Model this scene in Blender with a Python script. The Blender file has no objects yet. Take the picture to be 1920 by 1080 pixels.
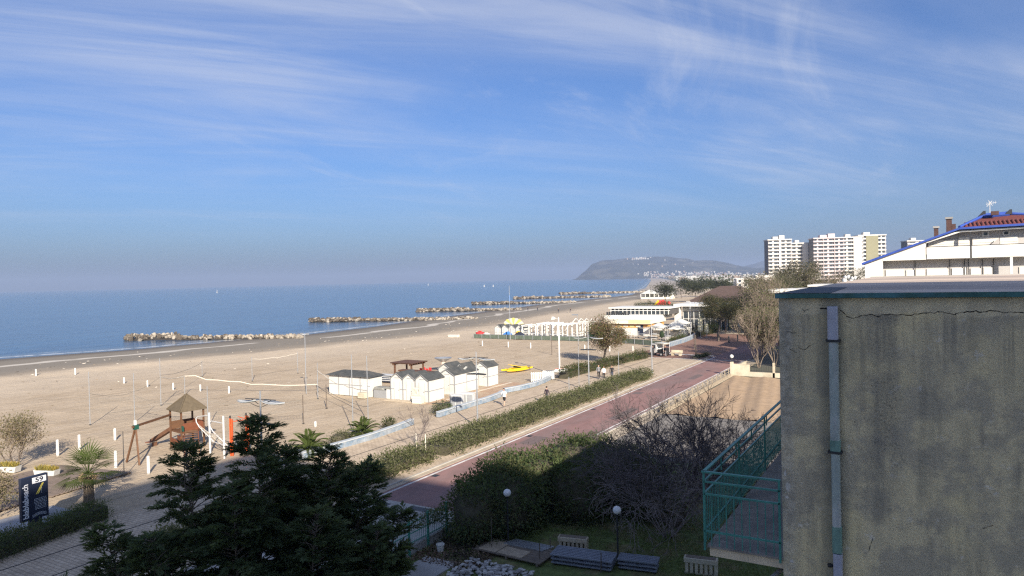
import bpy, math, random
import numpy as np
from mathutils import Vector, Matrix

S = bpy.context.scene
COL = S.collection
R = math.radians

# ------------------------------------------------------------------ camera
EYE = Vector((0.0, 0.0, 12.5))
YAW, PITCH, ROLL = R(30.4), math.atan(-16.3 / 1320), R(1.3)
fwd = Vector((-math.sin(YAW) * math.cos(PITCH), math.cos(YAW) * math.cos(PITCH), math.sin(PITCH)))
rgt = Vector((math.cos(YAW), math.sin(YAW), 0))
upv = rgt.cross(fwd)
r2 = rgt * math.cos(ROLL) - upv * math.sin(ROLL)
u2 = upv * math.cos(ROLL) + rgt * math.sin(ROLL)
cam_d = bpy.data.cameras.new('camera')
cam = bpy.data.objects.new('camera', cam_d)
COL.objects.link(cam)
m = Matrix(((r2.x, u2.x, -fwd.x, EYE.x), (r2.y, u2.y, -fwd.y, EYE.y), (r2.z, u2.z, -fwd.z, EYE.z), (0, 0, 0, 1)))
cam.matrix_world = m
cam_d.sensor_width = 36
cam_d.lens = 36 * 1320 / 1920
cam_d.clip_start = 0.1
cam_d.clip_end = 40000
S.camera = cam

# ------------------------------------------------------------------ light
SUN_EL = R(25.0)
SUN_AZ = R(132.2)              # clockwise from +Y
sun_dir = Vector((math.sin(SUN_AZ) * math.cos(SUN_EL), math.cos(SUN_AZ) * math.cos(SUN_EL), math.sin(SUN_EL)))
sd = bpy.data.lights.new('sun', 'SUN')
sd.energy = 3.9
sd.angle = R(0.53)
sd.color = (1.0, 0.90, 0.76)
sun = bpy.data.objects.new('sun', sd)
sun.rotation_euler = (-sun_dir).to_track_quat('-Z', 'Y').to_euler()
COL.objects.link(sun)

S.view_settings.view_transform = 'Standard'
S.view_settings.look = 'None'
S.view_settings.gamma = 1.0
S.view_settings.exposure = 1.35
try:
    S.view_settings.use_curve_mapping = False
except Exception:
    pass
S.render.engine = 'CYCLES'
S.cycles.use_denoising = False
S.cycles.pixel_filter_type = 'BLACKMAN_HARRIS'
S.cycles.filter_width = 1.3
S.cycles.use_adaptive_sampling = False
S.cycles.sample_clamp_indirect = 2
S.cycles.max_bounces = 6
S.cycles.transparent_max_bounces = 12
S.cycles.volume_bounces = 0

W = bpy.data.worlds.new('World')
S.world = W
W.use_nodes = True
wn, wl = W.node_tree.nodes, W.node_tree.links
wn.clear()
def N(nt, typ, **kw):
    n = nt.nodes.new(typ)
    for k, v in kw.items():
        setattr(n, k, v)
    return n
wt = W.node_tree
out = N(wt, 'ShaderNodeOutputWorld')
bg = N(wt, 'ShaderNodeBackground')
sky = N(wt, 'ShaderNodeTexSky', sky_type='NISHITA', sun_disc=False, sun_elevation=SUN_EL, sun_rotation=SUN_AZ,
        altitude=0, air_density=1.0, dust_density=1.9, ozone_density=5.0)
SKY_K = 0.063
bg.inputs['Strength'].default_value = SKY_K
tc = N(wt, 'ShaderNodeTexCoord')
sep = N(wt, 'ShaderNodeSeparateXYZ')
wl.new(tc.outputs['Generated'], sep.inputs[0])
def wmath(op, a, b=None, c=None, clamp=False):
    n = N(wt, 'ShaderNodeMath', operation=op, use_clamp=clamp)
    for i, x in enumerate((a, b, c)):
        if x is None: continue
        if isinstance(x, (int, float)): n.inputs[i].default_value = x
        else: wl.new(x, n.inputs[i])
    return n.outputs[0]
zc = wmath('ADD', wmath('MAXIMUM', sep.outputs[2], 0.0), 0.11)
px_ = wmath('DIVIDE', sep.outputs[0], zc)
py_ = wmath('DIVIDE', sep.outputs[1], zc)
cmb = N(wt, 'ShaderNodeCombineXYZ')
wl.new(px_, cmb.inputs[0]); wl.new(py_, cmb.inputs[1])
def cloud_noise(rot, scl, nscale, detail, rough, dist, off):
    """streaks drawn out along the direction rot (angle from +X) in the cloud plane"""
    mp = N(wt, 'ShaderNodeMapping', vector_type='TEXTURE')
    mp.inputs['Rotation'].default_value = (0, 0, rot)
    mp.inputs['Scale'].default_value = (scl[0], scl[1], 1)
    mp.inputs['Location'].default_value = off
    wl.new(cmb.outputs[0], mp.inputs['Vector'])
    nz = N(wt, 'ShaderNodeTexNoise')
    nz.inputs['Scale'].default_value = nscale
    nz.inputs['Detail'].default_value = detail
    nz.inputs['Roughness'].default_value = rough
    nz.inputs['Distortion'].default_value = dist
    wl.new(mp.outputs[0], nz.inputs['Vector'])
    return nz.outputs['Fac']
def wramp(x, a, b):
    n = N(wt, 'ShaderNodeMapRange', interpolation_type='SMOOTHSTEP')
    n.inputs[1].default_value = a; n.inputs[2].default_value = b
    wl.new(x, n.inputs[0])
    return n.outputs[0]
veil = wramp(cloud_noise(R(58), (2.4, 1.1), 0.85, 5, 0.55, 0.9, (5.2, 3.3, 0)), 0.33, 0.64)
fib = wramp(cloud_noise(R(52), (3.0, 0.55), 1.15, 9, 0.62, 1.1, (6.1, 9.2, 0)), 0.36, 0.70)
wisp = wramp(cloud_noise(R(95), (2.0, 0.8), 0.95, 10, 0.64, 1.3, (4.4, 8.0, 0)), 0.52, 0.78)
cl = wmath('ADD', wmath('MULTIPLY', veil, wmath('ADD', wmath('MULTIPLY', fib, 0.60), 0.16)), wmath('MULTIPLY', wisp, 0.52))
cl = wmath('MULTIPLY', cl, wramp(sep.outputs[2], 0.03, 0.20))
cl = wmath('MULTIPLY', cl, 0.72, clamp=True)
tint = N(wt, 'ShaderNodeMix', data_type='RGBA', blend_type='MULTIPLY')
tint.inputs[0].default_value = 1.0
wl.new(sky.outputs[0], tint.inputs[6])
tint.inputs[7].default_value = (0.55, 0.665, 0.875, 1)
mixc = N(wt, 'ShaderNodeMix', data_type='RGBA')
wl.new(cl, mixc.inputs[0])
wl.new(tint.outputs[2], mixc.inputs[6])
CLOUD = (0.265 / SKY_K, 0.282 / SKY_K, 0.330 / SKY_K, 1)
mixc.inputs[7].default_value = CLOUD
wl.new(mixc.outputs[2], bg.inputs['Color'])
wl.new(bg.outputs[0], out.inputs[0])

# ------------------------------------------------------------------ materials
MATS = {}
def mat(name, col, rough=0.8, var=0.0, vscale=3.0, bump=0.0, bscale=30.0, metal=0.0, spec=0.3, col2=None, c2scale=0.6, c2lo=0.45, c2hi=0.6, stretch=(1, 1, 1), transl=0.0):
    """plain Principled surface with world-space noise: brightness grain, a second colour in patches, fine relief"""
    if name in MATS: return MATS[name]
    mt = bpy.data.materials.new(name)
    mt.use_nodes = True
    nt = mt.node_tree
    b = nt.nodes['Principled BSDF']
    b.inputs['Roughness'].default_value = rough
    b.inputs['Metallic'].default_value = metal
    b.inputs['Specular IOR Level'].default_value = spec
    g = N(nt, 'ShaderNodeNewGeometry')
    mp = N(nt, 'ShaderNodeMapping'); mp.inputs['Scale'].default_value = stretch
    nt.links.new(g.outputs['Position'], mp.inputs[0])
    cur = None
    if col2 is not None:
        n2 = N(nt, 'ShaderNodeTexNoise'); n2.inputs['Scale'].default_value = c2scale; n2.inputs['Detail'].default_value = 6; n2.inputs['Roughness'].default_value = 0.6
        nt.links.new(mp.outputs[0], n2.inputs['Vector'])
        mr = N(nt, 'ShaderNodeMapRange', interpolation_type='SMOOTHSTEP'); mr.inputs[1].default_value = c2lo; mr.inputs[2].default_value = c2hi
        nt.links.new(n2.outputs['Fac'], mr.inputs[0])
        mx = N(nt, 'ShaderNodeMix', data_type='RGBA')
        mx.inputs[6].default_value = (*col, 1); mx.inputs[7].default_value = (*col2, 1)
        nt.links.new(mr.outputs[0], mx.inputs[0])
        cur = mx.outputs[2]
    if var > 0:
        n1 = N(nt, 'ShaderNodeTexNoise'); n1.inputs['Scale'].default_value = vscale; n1.inputs['Detail'].default_value = 5; n1.inputs['Roughness'].default_value = 0.65
        nt.links.new(mp.outputs[0], n1.inputs['Vector'])
        mr = N(nt, 'ShaderNodeMapRange'); mr.inputs[1].default_value = 0.3; mr.inputs[2].default_value = 0.7
        mr.inputs[3].default_value = 1 - var; mr.inputs[4].default_value = 1 + var
        nt.links.new(n1.outputs['Fac'], mr.inputs[0])
        mx = N(nt, 'ShaderNodeMix', data_type='RGBA', blend_type='MULTIPLY'); mx.inputs[0].default_value = 1
        if cur is None: mx.inputs[6].default_value = (*col, 1)
        else: nt.links.new(cur, mx.inputs[6])
        nt.links.new(mr.outputs[0], mx.inputs[7])
        cur = mx.outputs[2]
    if cur is None: b.inputs['Base Color'].default_value = (*col, 1)
    else: nt.links.new(cur, b.inputs['Base Color'])
    if bump > 0:
        nb = N(nt, 'ShaderNodeTexNoise'); nb.inputs['Scale'].default_value = bscale; nb.inputs['Detail'].default_value = 4
        nt.links.new(mp.outputs[0], nb.inputs['Vector'])
        bp = N(nt, 'ShaderNodeBump'); bp.inputs['Strength'].default_value = bump; bp.inputs['Distance'].default_value = 0.05
        nt.links.new(nb.outputs['Fac'], bp.inputs['Height'])
        nt.links.new(bp.outputs[0], b.inputs['Normal'])
    if transl > 0:
        tr = N(nt, 'ShaderNodeBsdfTranslucent')
        tr.inputs[0].default_value = (min(1, col[0] * 1.6), min(1, col[1] * 1.5), col[2] * 0.8, 1)
        ms = N(nt, 'ShaderNodeMixShader'); ms.inputs[0].default_value = transl
        nt.links.new(b.outputs[0], ms.inputs[1]); nt.links.new(tr.outputs[0], ms.inputs[2])
        nt.links.new(ms.outputs[0], nt.nodes['Material Output'].inputs[0])
    MATS[name] = mt
    return mt

M_white = mat('white_paint', (0.66, 0.65, 0.61), 0.6, 0.05, 2.0, 0.05, 40)
M_cabin = mat('cabin_white_paint', (0.58, 0.57, 0.53), 0.65, 0.07, 1.2, 0.10, 25, col2=(0.50, 0.485, 0.44), c2scale=0.8, c2lo=0.5, c2hi=0.75)
M_trimgrey = mat('cabin_grey_trim', (0.27, 0.275, 0.28), 0.6, 0.06)
M_slate = mat('dark_grey_felt', (0.062, 0.066, 0.066), 0.9, 0.25, 2.5, 0.2, 40, col2=(0.085, 0.085, 0.08), c2scale=0.9)
M_wood = mat('brown_wood', (0.12, 0.06, 0.035), 0.7, 0.25, 6, 0.2, 30)
M_playwood = mat('playground_timber', (0.125, 0.064, 0.034), 0.7, 0.2, 5, 0.2, 30)
M_playbrown = mat('playground_brown_panel', (0.155, 0.055, 0.028), 0.55, 0.15, 3)
M_playroof = mat('playground_roof_board', (0.115, 0.09, 0.058), 0.8, 0.2, 4, 0.2, 30)
M_greenp = mat('green_plastic', (0.015, 0.075, 0.055), 0.5)
M_metalw = mat('white_metal', (0.56, 0.56, 0.545), 0.4, 0.05)
M_steel = mat('galvanised_steel', (0.42, 0.44, 0.46), 0.42, 0.15, 8, 0.05, 40, metal=0.6)
M_dkmetal = mat('dark_metal', (0.035, 0.037, 0.04), 0.5, 0.1)
M_black = mat('black_plastic', (0.02, 0.02, 0.022), 0.5)
M_orange = mat('orange_paint', (0.56, 0.10, 0.03), 0.45, 0.08)
M_yellow = mat('yellow_paint', (0.80, 0.52, 0.02), 0.4, 0.06)
M_cream = mat('cream_plaster', (0.52, 0.47, 0.36), 0.85, 0.1, 1.2, 0.15, 20, col2=(0.42, 0.36, 0.26), c2scale=0.5)
M_conc = mat('concrete', (0.36, 0.35, 0.33), 0.85, 0.15, 2.0, 0.2, 20, col2=(0.27, 0.26, 0.24), c2scale=0.5)
M_glass = mat('window_glass', (0.035, 0.045, 0.055), 0.08, 0.0, spec=0.6)
M_dark = mat('dark_opening', (0.03, 0.03, 0.032), 0.9)
M_red = mat('red_paint', (0.55, 0.05, 0.05), 0.5)
M_blue = mat('blue_paint', (0.06, 0.22, 0.55), 0.5)
M_fabric = mat('white_canvas', (0.62, 0.62, 0.60), 0.9, 0.06, 3, transl=0.2)
M_creamfab = mat('cream_canvas', (0.74, 0.70, 0.52), 0.9, 0.06, 3, transl=0.2)
M_rope = mat('pale_rope', (0.62, 0.57, 0.48), 0.9)
M_netdark = mat('net_cord', (0.20, 0.185, 0.16), 0.9)
M_bark = mat('bark', (0.13, 0.105, 0.085), 0.9, 0.3, 8, 0.4, 30)
M_barkpale = mat('pale_twig', (0.23, 0.185, 0.145), 0.9, 0.25, 5, 0.3, 30)
M_twig = mat('purple_grey_twig', (0.115, 0.095, 0.095), 0.9, 0.25, 5)
M_palmtrunk = mat('palm_trunk', (0.15, 0.12, 0.09), 0.95, 0.35, 9, 0.6, 25)

# ------------------------------------------------------------------ helpers
def tag(o, label=None, cat=None, group=None, kind=None):
    if label: o['label'] = label
    if cat: o['category'] = cat
    if group: o['group'] = group
    if kind: o['kind'] = kind
    return o
def thing(name, label, cat, loc=(0, 0, 0), rz=0.0, group=None):
    o = bpy.data.objects.new(name, None)
    o.empty_display_size = 0.3
    COL.objects.link(o)
    o.location = loc; o.rotation_euler = (0, 0, rz)
    return tag(o, label, cat, group)
def link(name, me, parent=None, loc=(0, 0, 0), rot=(0, 0, 0), scl=None):
    o = bpy.data.objects.new(name, me)
    COL.objects.link(o)
    if parent is not None: o.parent = parent
    o.location = loc; o.rotation_euler = rot
    if scl is not None: o.scale = scl
    return o
def kids(o):
    return [c for c in bpy.data.objects if c.parent is o]
def copy_tree(root, loc, rz=None, label=None, group=None, scl=None):
    r = root.copy(); COL.objects.link(r)
    r.location = loc
    if rz is not None: r.rotation_euler = (0, 0, rz)
    if scl is not None: r.scale = scl
    if label: r['label'] = label
    if group: r['group'] = group
    for ch in list(root.children):
        c = ch.copy(); COL.objects.link(c); c.parent = r
        for g in list(ch.children):
            d = g.copy(); COL.objects.link(d); d.parent = c
    return r

class MB:
    """mesh collector; off is subtracted so world coordinates can be given for a part of a thing placed at off"""
    def __init__(s, off=(0, 0, 0)):
        s.v = []; s.f = []; s.m = []; s.off = off
    def add(s, vs, fs, mi=0):
        b = len(s.v); ox, oy, oz = s.off
        s.v.extend([(x - ox, y - oy, z - oz) for x, y, z in vs])
        s.f.extend([tuple(i + b for i in f) for f in fs])
        s.m.extend([mi] * len(fs))
        return s
    def box(s, x0, x1, y0, y1, z0, z1, mi=0):
        vs = [(x0, y0, z0), (x1, y0, z0), (x1, y1, z0), (x0, y1, z0), (x0, y0, z1), (x1, y0, z1), (x1, y1, z1), (x0, y1, z1)]
        return s.add(vs, [(0, 3, 2, 1), (4, 5, 6, 7), (0, 1, 5, 4), (1, 2, 6, 5), (2, 3, 7, 6), (3, 0, 4, 7)], mi)
    def beam(s, p0, p1, w, h, mi=0, up=(0, 0, 1)):
        p0 = Vector(p0); p1 = Vector(p1); d = (p1 - p0).normalized(); u = Vector(up)
        if abs(d.dot(u)) > 0.98: u = Vector((0, 1, 0))
        a = d.cross(u).normalized(); b = a.cross(d).normalized()
        vs = []
        for p in (p0, p1):
            for sx, sy in ((-1, -1), (1, -1), (1, 1), (-1, 1)):
                q = p + a * (sx * w / 2) + b * (sy * h / 2); vs.append(tuple(q))
        return s.add(vs, [(3, 2, 1, 0), (4, 5, 6, 7), (0, 1, 5, 4), (1, 2, 6, 5), (2, 3, 7, 6), (3, 0, 4, 7)], mi)
    def tube(s, p0, p1, r0, r1=None, n=6, mi=0, cap=True):
        r1 = r0 if r1 is None else r1
        p0 = Vector(p0); p1 = Vector(p1); d = p1 - p0
        if d.length < 1e-6: return s
        d.normalize(); u = Vector((0, 0, 1)) if abs(d.z) < 0.95 else Vector((1, 0, 0))
        a = d.cross(u).normalized(); b = a.cross(d)
        vs = []
        for p, r in ((p0, r0), (p1, r1)):
            for k in range(n):
                t = 2 * math.pi * k / n
                vs.append(tuple(p + a * (r * math.cos(t)) + b * (r * math.sin(t))))
        fs = [(k, (k + 1) % n, n + (k + 1) % n, n + k) for k in range(n)]
        if cap: fs += [tuple(range(n - 1, -1, -1)), tuple(range(n, 2 * n))]
        return s.add(vs, fs, mi)
    def path(s, pts, r, n=6, mi=0):
        for a, b in zip(pts[:-1], pts[1:]): s.tube(a, b, r, r, n, mi, cap=True)
        return s
    def prism(s, prof, axis, a, b, mi=0):
        """extrude a 2-D outline along x, y or z from a to b"""
        n = len(prof)
        def P3(u, v, w):
            return {'x': (w, u, v), 'y': (u, w, v), 'z': (u, v, w)}[axis]
        vs = [P3(u, v, a) for u, v in prof] + [P3(u, v, b) for u, v in prof]
        fs = [tuple(range(n - 1, -1, -1)), tuple(range(n, 2 * n))] + [(k, (k + 1) % n, n + (k + 1) % n, n + k) for k in range(n)]
        return s.add(vs, fs, mi)
    def lathe(s, prof, c=(0, 0, 0), n=12, mi=0):
        vs = []
        for r, z in prof:
            for k in range(n):
                t = 2 * math.pi * k / n
                vs.append((c[0] + r * math.cos(t), c[1] + r * math.sin(t), c[2] + z))
        fs = []
        for j in range(len(prof) - 1):
            for k in range(n):
                fs.append((j * n + k, j * n + (k + 1) % n, (j + 1) * n + (k + 1) % n, (j + 1) * n + k))
        fs += [tuple(range(n - 1, -1, -1)), tuple((len(prof) - 1) * n + k for k in range(n))]
        return s.add(vs, fs, mi)
    def mesh(s, name, mats, smooth=False):
        me = bpy.data.meshes.new(name)
        me.from_pydata(s.v, [], s.f)
        for mt in (mats if isinstance(mats, (list, tuple)) else [mats]): me.materials.append(mt)
        if any(s.m): me.polygons.foreach_set('material_index', s.m)
        if smooth: me.polygons.foreach_set('use_smooth', [True] * len(s.f))
        me.update()
        return me
    def build(s, name, mats, parent=None, smooth=False, bevel=0.0, fix=True):
        me = s.mesh(name, mats, smooth)
        if fix:
            import bmesh
            bm = bmesh.new(); bm.from_mesh(me)
            bmesh.ops.recalc_face_normals(bm, faces=bm.faces)
            bm.to_mesh(me); bm.free()
        o = link(name, me, parent)
        if bevel > 0:
            md = o.modifiers.new('edge', 'BEVEL'); md.width = bevel; md.segments = 2; md.limit_method = 'ANGLE'
        return o

def fast_mesh(name, V, F, mats, mi=None, smooth=False):
    """numpy arrays to a mesh; F is (n, k) with the same k for all faces"""
    me = bpy.data.meshes.new(name)
    V = np.ascontiguousarray(V, dtype=np.float32); F = np.ascontiguousarray(F, dtype=np.int32)
    n, k = F.shape
    me.vertices.add(len(V)); me.vertices.foreach_set('co', V.ravel())
    me.loops.add(n * k); me.loops.foreach_set('vertex_index', F.ravel())
    me.polygons.add(n)
    me.polygons.foreach_set('loop_start', np.arange(0, n * k, k, dtype=np.int32))
    me.polygons.foreach_set('loop_total', np.full(n, k, dtype=np.int32))
    for mt in (mats if isinstance(mats, (list, tuple)) else [mats]): me.materials.append(mt)
    if mi is not None: me.polygons.foreach_set('material_index', np.ascontiguousarray(mi, dtype=np.int32))
    if smooth: me.polygons.foreach_set('use_smooth', np.ones(n, dtype=bool))
    me.update(calc_edges=True)
    return me

def hash_noise(x, y, seed):
    """smooth value noise on arrays"""
    rs = np.random.RandomState(seed); T = rs.rand(256, 256)
    xi = np.floor(x).astype(int); yi = np.floor(y).astype(int)
    fx = x - xi; fy = y - yi
    fx = fx * fx * (3 - 2 * fx); fy = fy * fy * (3 - 2 * fy)
    g = lambda i, j: T[i % 256, j % 256]
    return (g(xi, yi) * (1 - fx) + g(xi + 1, yi) * fx) * (1 - fy) + (g(xi, yi + 1) * (1 - fx) + g(xi + 1, yi + 1) * fx) * fy
def fbm(x, y, seed, o=4):
    s = 0; a = 0.5
    for k in range(o):
        s = s + a * hash_noise(x * 2 ** k, y * 2 ** k, seed + k); a *= 0.5
    return s
def unit(a):
    return a / np.maximum(np.linalg.norm(a, axis=-1, keepdims=True), 1e-9)
def leaf_mesh(name, pos, axis, length, width, mats, rng, nrm=None):
    """diamond leaves, slightly folded; pos (n,3), axis (n,3) growth direction"""
    n = len(pos)
    axis = unit(axis)
    side = rng.normal(size=(n, 3)) if nrm is None else np.cross(nrm, axis)
    side = unit(side - axis * np.sum(side * axis, 1, keepdims=True))
    up = np.cross(axis, side)
    L = np.asarray(length).reshape(-1, 1) * np.ones((n, 1)); Wd = np.asarray(width).reshape(-1, 1) * np.ones((n, 1))
    V = np.empty((n, 4, 3))
    V[:, 0] = pos
    V[:, 1] = pos + axis * L * 0.5 + side * Wd * 0.5 + up * Wd * 0.15
    V[:, 2] = pos + axis * L
    V[:, 3] = pos + axis * L * 0.5 - side * Wd * 0.5 + up * Wd * 0.15
    F = np.arange(n * 4).reshape(n, 4)
    # neighbouring leaves share a tone: patches of younger, older, drier growth
    tone = fbm(pos[:, 0] / 0.9 + 3.1 * pos[:, 2], pos[:, 1] / 0.9 + 1.7 * pos[:, 2], 91, 3) / 0.875
    mi = np.clip(((tone - 0.5) * 2.2 + 0.5 + rng.normal(0, 0.28, n)) * len(mats), 0, len(mats) - 1).astype(int)
    return fast_mesh(name, V.reshape(-1, 3), F, mats, mi)
def clump_leaves(rng, centers, spread, per, outward=None, flat=1.0):
    c = np.repeat(centers, per, axis=0)
    d = rng.normal(size=c.shape); d[:, 2] *= flat
    sp = np.repeat(np.asarray(spread).reshape(-1, 1) * np.ones((len(centers), 1)), per, axis=0)
    p = c + d * sp
    ax = unit(d) + rng.normal(size=c.shape) * 0.7
    return p, ax
def shell_points(rng, n, c, r, inner=0.55, zmin=-1.0):
    """points filling the outer part of an ellipsoid"""
    d = unit(rng.normal(size=(n * 3, 3)))
    d = d[d[:, 2] > zmin][:n]
    k = inner + (1 - inner) * rng.random((len(d), 1)) ** 0.6
    return np.asarray(c) + d * k * np.asarray(r)

def twigs_mesh(name, segs, mats, n=4):
    """segs: list of (p0, p1, r0, r1); one mesh of tapered tubes"""
    A = np.array([s[0] for s in segs], dtype=float); B = np.array([s[1] for s in segs], dtype=float)
    r0 = np.array([s[2] for s in segs])[:, None]; r1 = np.array([s[3] for s in segs])[:, None]
    d = unit(B - A)
    ref = np.where(np.abs(d[:, 2:3]) < 0.9, np.array([[0, 0, 1.0]]), np.array([[1.0, 0, 0]]))
    a = unit(np.cross(d, ref)); b = np.cross(a, d)
    m_ = len(segs)
    V = np.empty((m_, 2 * n, 3))
    for k in range(n):
        t = 2 * math.pi * k / n
        o = a * math.cos(t) + b * math.sin(t)
        V[:, k] = A + o * r0; V[:, n + k] = B + o * r1
    f = np.array([(k, (k + 1) % n, n + (k + 1) % n, n + k) for k in range(n)])
    F = (f[None] + (np.arange(m_) * 2 * n)[:, None, None]).reshape(-1, 4)
    return fast_mesh(name, V.reshape(-1, 3), F, mats, smooth=True)
def grow(rnd, p, d, length, r, depth, spread, segs, up=0.15, nseg=3, kids_=(2, 3), shrink=0.72, wob=0.18, tips=None, rmin=0.004, stem=None):
    """recursive branching"""
    p = Vector(p); d = Vector(d).normalized()
    bucket = stem if (stem is not None) else segs
    for k in range(nseg):
        q = p + d * (length / nseg)
        ra = r * (1 - 0.35 * k / nseg); rb = r * (1 - 0.35 * (k + 1) / nseg)
        bucket.append((tuple(p), tuple(q), max(ra, rmin), max(rb, rmin)))
        p = q
        d = (d + Vector((rnd.gauss(0, wob), rnd.gauss(0, wob), rnd.gauss(0, wob * 0.6) + up * 0.5))).normalized()
        if depth > 0 and k < nseg - 1 and rnd.random() < 0.7:
            ax = Vector((rnd.gauss(0, 1), rnd.gauss(0, 1), rnd.gauss(0, 0.5))).normalized()
            e = (d + ax * spread).normalized()
            grow(rnd, p, e, length * shrink * rnd.uniform(0.6, 0.95), r * 0.5, depth - 1, spread, segs, up, nseg, kids_, shrink, wob, tips, rmin)
    if depth > 0:
        for _ in range(rnd.randint(*kids_)):
            ax = Vector((rnd.gauss(0, 1), rnd.gauss(0, 1), rnd.gauss(0, 0.6))).normalized()
            e = (d + ax * spread).normalized()
            grow(rnd, p, e, length * shrink * rnd.uniform(0.75, 1.1), r * 0.62, depth - 1, spread, segs, up, nseg, kids_, shrink, wob, tips, rmin)
    elif tips is not None:
        tips.append((tuple(p), tuple(d)))
# ================================================================== setting: sand, sea, promenade, road, land
# coastline: sea-side edge of the sand as x(y)
SHORE_Y = [-400, 0, 67, 88, 108, 129, 160, 196, 308, 477, 800, 2000, 3600, 5600]
SHORE_X = [-175, -160, -155, -147, -145, -140, -143, -150, -169, -183, -288, -700, -1265, -1990]
def shore(y):
    return np.interp(y, SHORE_Y, SHORE_X)
SEA_Z = -0.55

def sheet(name, xs, ys, zfun, mats, smooth=True):
    X, Y = np.meshgrid(xs, ys)
    Z = zfun(X, Y)
    V = np.stack([X, Y, Z], -1).reshape(-1, 3)
    nx, ny = len(xs), len(ys)
    i = np.arange(nx * ny).reshape(ny, nx)
    F = np.stack([i[:-1, :-1], i[:-1, 1:], i[1:, 1:], i[1:, :-1]], -1).reshape(-1, 4)
    return fast_mesh(name, V, F, mats, smooth=smooth)

# ---- sand
def sand_z(X, Y):
    d = X - shore(Y)                       # metres inland of the water line
    slope = np.interp(d, [-60, -12, 0, 10, 24, 40, 60], [-3.5, -1.1, -0.56, -0.38, -0.18, -0.03, 0.0])
    dune = fbm(X / 7.0, Y / 7.0, 3) - 0.45
    ridge = np.exp(-((d - 44 - 6 * (fbm(X / 15, Y / 15, 9) - 0.5)) / 5.0) ** 2) * (0.30 + 0.5 * (fbm(X / 4, Y / 4, 21) - 0.45))
    lump = (fbm(X / 1.6, Y / 1.6, 14, 3) - 0.45)
    dry = np.clip((d - 32) / 12, 0, 1) * np.clip((-37.5 - X) / 4, 0, 1)
    return slope + dry * (dune * 0.22 + ridge + lump * 0.10) - 0.03
mt = bpy.data.materials.new('beach_sand'); mt.use_nodes = True
nt = mt.node_tree; b = nt.nodes['Principled BSDF']; b.inputs['Roughness'].default_value = 0.95; b.inputs['Specular IOR Level'].default_value = 0.1
g = N(nt, 'ShaderNodeNewGeometry')
at = N(nt, 'ShaderNodeAttribute', attribute_name='inland')      # metres from the water line
def tn(scale, detail=5, rough=0.6, stretch=(1, 1, 1), rot=0.0):
    mp = N(nt, 'ShaderNodeMapping'); mp.inputs['Scale'].default_value = stretch; mp.inputs['Rotation'].default_value = (0, 0, rot)
    nt.links.new(g.outputs['Position'], mp.inputs[0])
    n = N(nt, 'ShaderNodeTexNoise'); n.inputs['Scale'].default_value = scale; n.inputs['Detail'].default_value = detail; n.inputs['Roughness'].default_value = rough
    nt.links.new(mp.outputs[0], n.inputs['Vector'])
    return n.outputs['Fac']
def tmath(op, a, b2=None, clamp=False):
    n = N(nt, 'ShaderNodeMath', operation=op, use_clamp=clamp)
    for i, x in enumerate((a, b2)):
        if x is None: continue
        if isinstance(x, (int, float)): n.inputs[i].default_value = x
        else: nt.links.new(x, n.inputs[i])
    return n.outputs[0]
def tramp(x, lo, hi, a=0.0, b2=1.0):
    n = N(nt, 'ShaderNodeMapRange', interpolation_type='SMOOTHSTEP')
    n.inputs[1].default_value = lo; n.inputs[2].default_value = hi; n.inputs[3].default_value = a; n.inputs[4].default_value = b2
    nt.links.new(x, n.inputs[0]); return n.outputs[0]
def tmix(f, a, b2, blend='MIX'):
    n = N(nt, 'ShaderNodeMix', data_type='RGBA', blend_type=blend)
    for s, x in ((0, f), (6, a), (7, b2)):
        if isinstance(x, (int, float)): n.inputs[s].default_value = x
        elif isinstance(x, tuple): n.inputs[s].default_value = (*x, 1)
        else: nt.links.new(x, n.inputs[s])
    return n.outputs[2]
edge = tmath('ADD', at.outputs['Fac'], tmath('MULTIPLY', tmath('SUBTRACT', tn(0.10, 4), 0.5), 16.0))
dryness = tramp(edge, 30, 46)
mid = tramp(tmath('ADD', at.outputs['Fac'], tmath('MULTIPLY', tmath('SUBTRACT', tn(0.06, 4, stretch=(1, 0.3, 1)), 0.5), 9.0)), 2.0, 14)
wet = tmix(mid, (0.125, 0.11, 0.095), (0.225, 0.20, 0.165))
dry = tmix(tramp(tn(0.22, 6), 0.38, 0.64), (0.485, 0.390, 0.280), (0.41, 0.325, 0.228))
dry = tmix(tramp(tn(0.9, 6, 0.7, (1, 0.5, 1), 0.6), 0.42, 0.7), dry, (0.47, 0.385, 0.285))
dry = tmix(1.0, dry, tramp(tn(4.0, 5, 0.75), 0.3, 0.75, 0.90, 1.09), 'MULTIPLY')
trk = tramp(tn(1.0, 5, 0.7, (1.1, 0.07, 1), 0.12), 0.50, 0.66)
dry = tmix(tmath('MULTIPLY', trk, 0.6), dry, (0.33, 0.26, 0.18))           # wheel and rake tracks along the beach
dry = tmix(tmath('MULTIPLY', tramp(tn(7.0, 4, 0.6), 0.62, 0.72), 0.3), dry, (0.27, 0.21, 0.15))   # footprints
dry = tmix(tmath('MULTIPLY', tmath('MULTIPLY', tramp(edge, 36, 44), tramp(edge, 52, 70, 1.0, 0.0)), 0.55), dry, (0.52, 0.44, 0.34))   # clean blown sand on the ridge
col = tmix(dryness, wet, dry)
foam_e = tmath('ADD', at.outputs['Fac'], tmath('MULTIPLY', tmath('SUBTRACT', tn(0.035, 3), 0.5), 20.0))
line = tmath('MULTIPLY', tramp(foam_e, 17.0, 17.8), tramp(foam_e, 20.0, 21.4, 1.0, 0.0))
line = tmath('MULTIPLY', line, tramp(tn(0.05, 3), 0.42, 0.52))
col = tmix(line, col, (0.50, 0.46, 0.40))           # band of bleached shells on the wet sand
nt.links.new(col, b.inputs['Base Color'])
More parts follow.
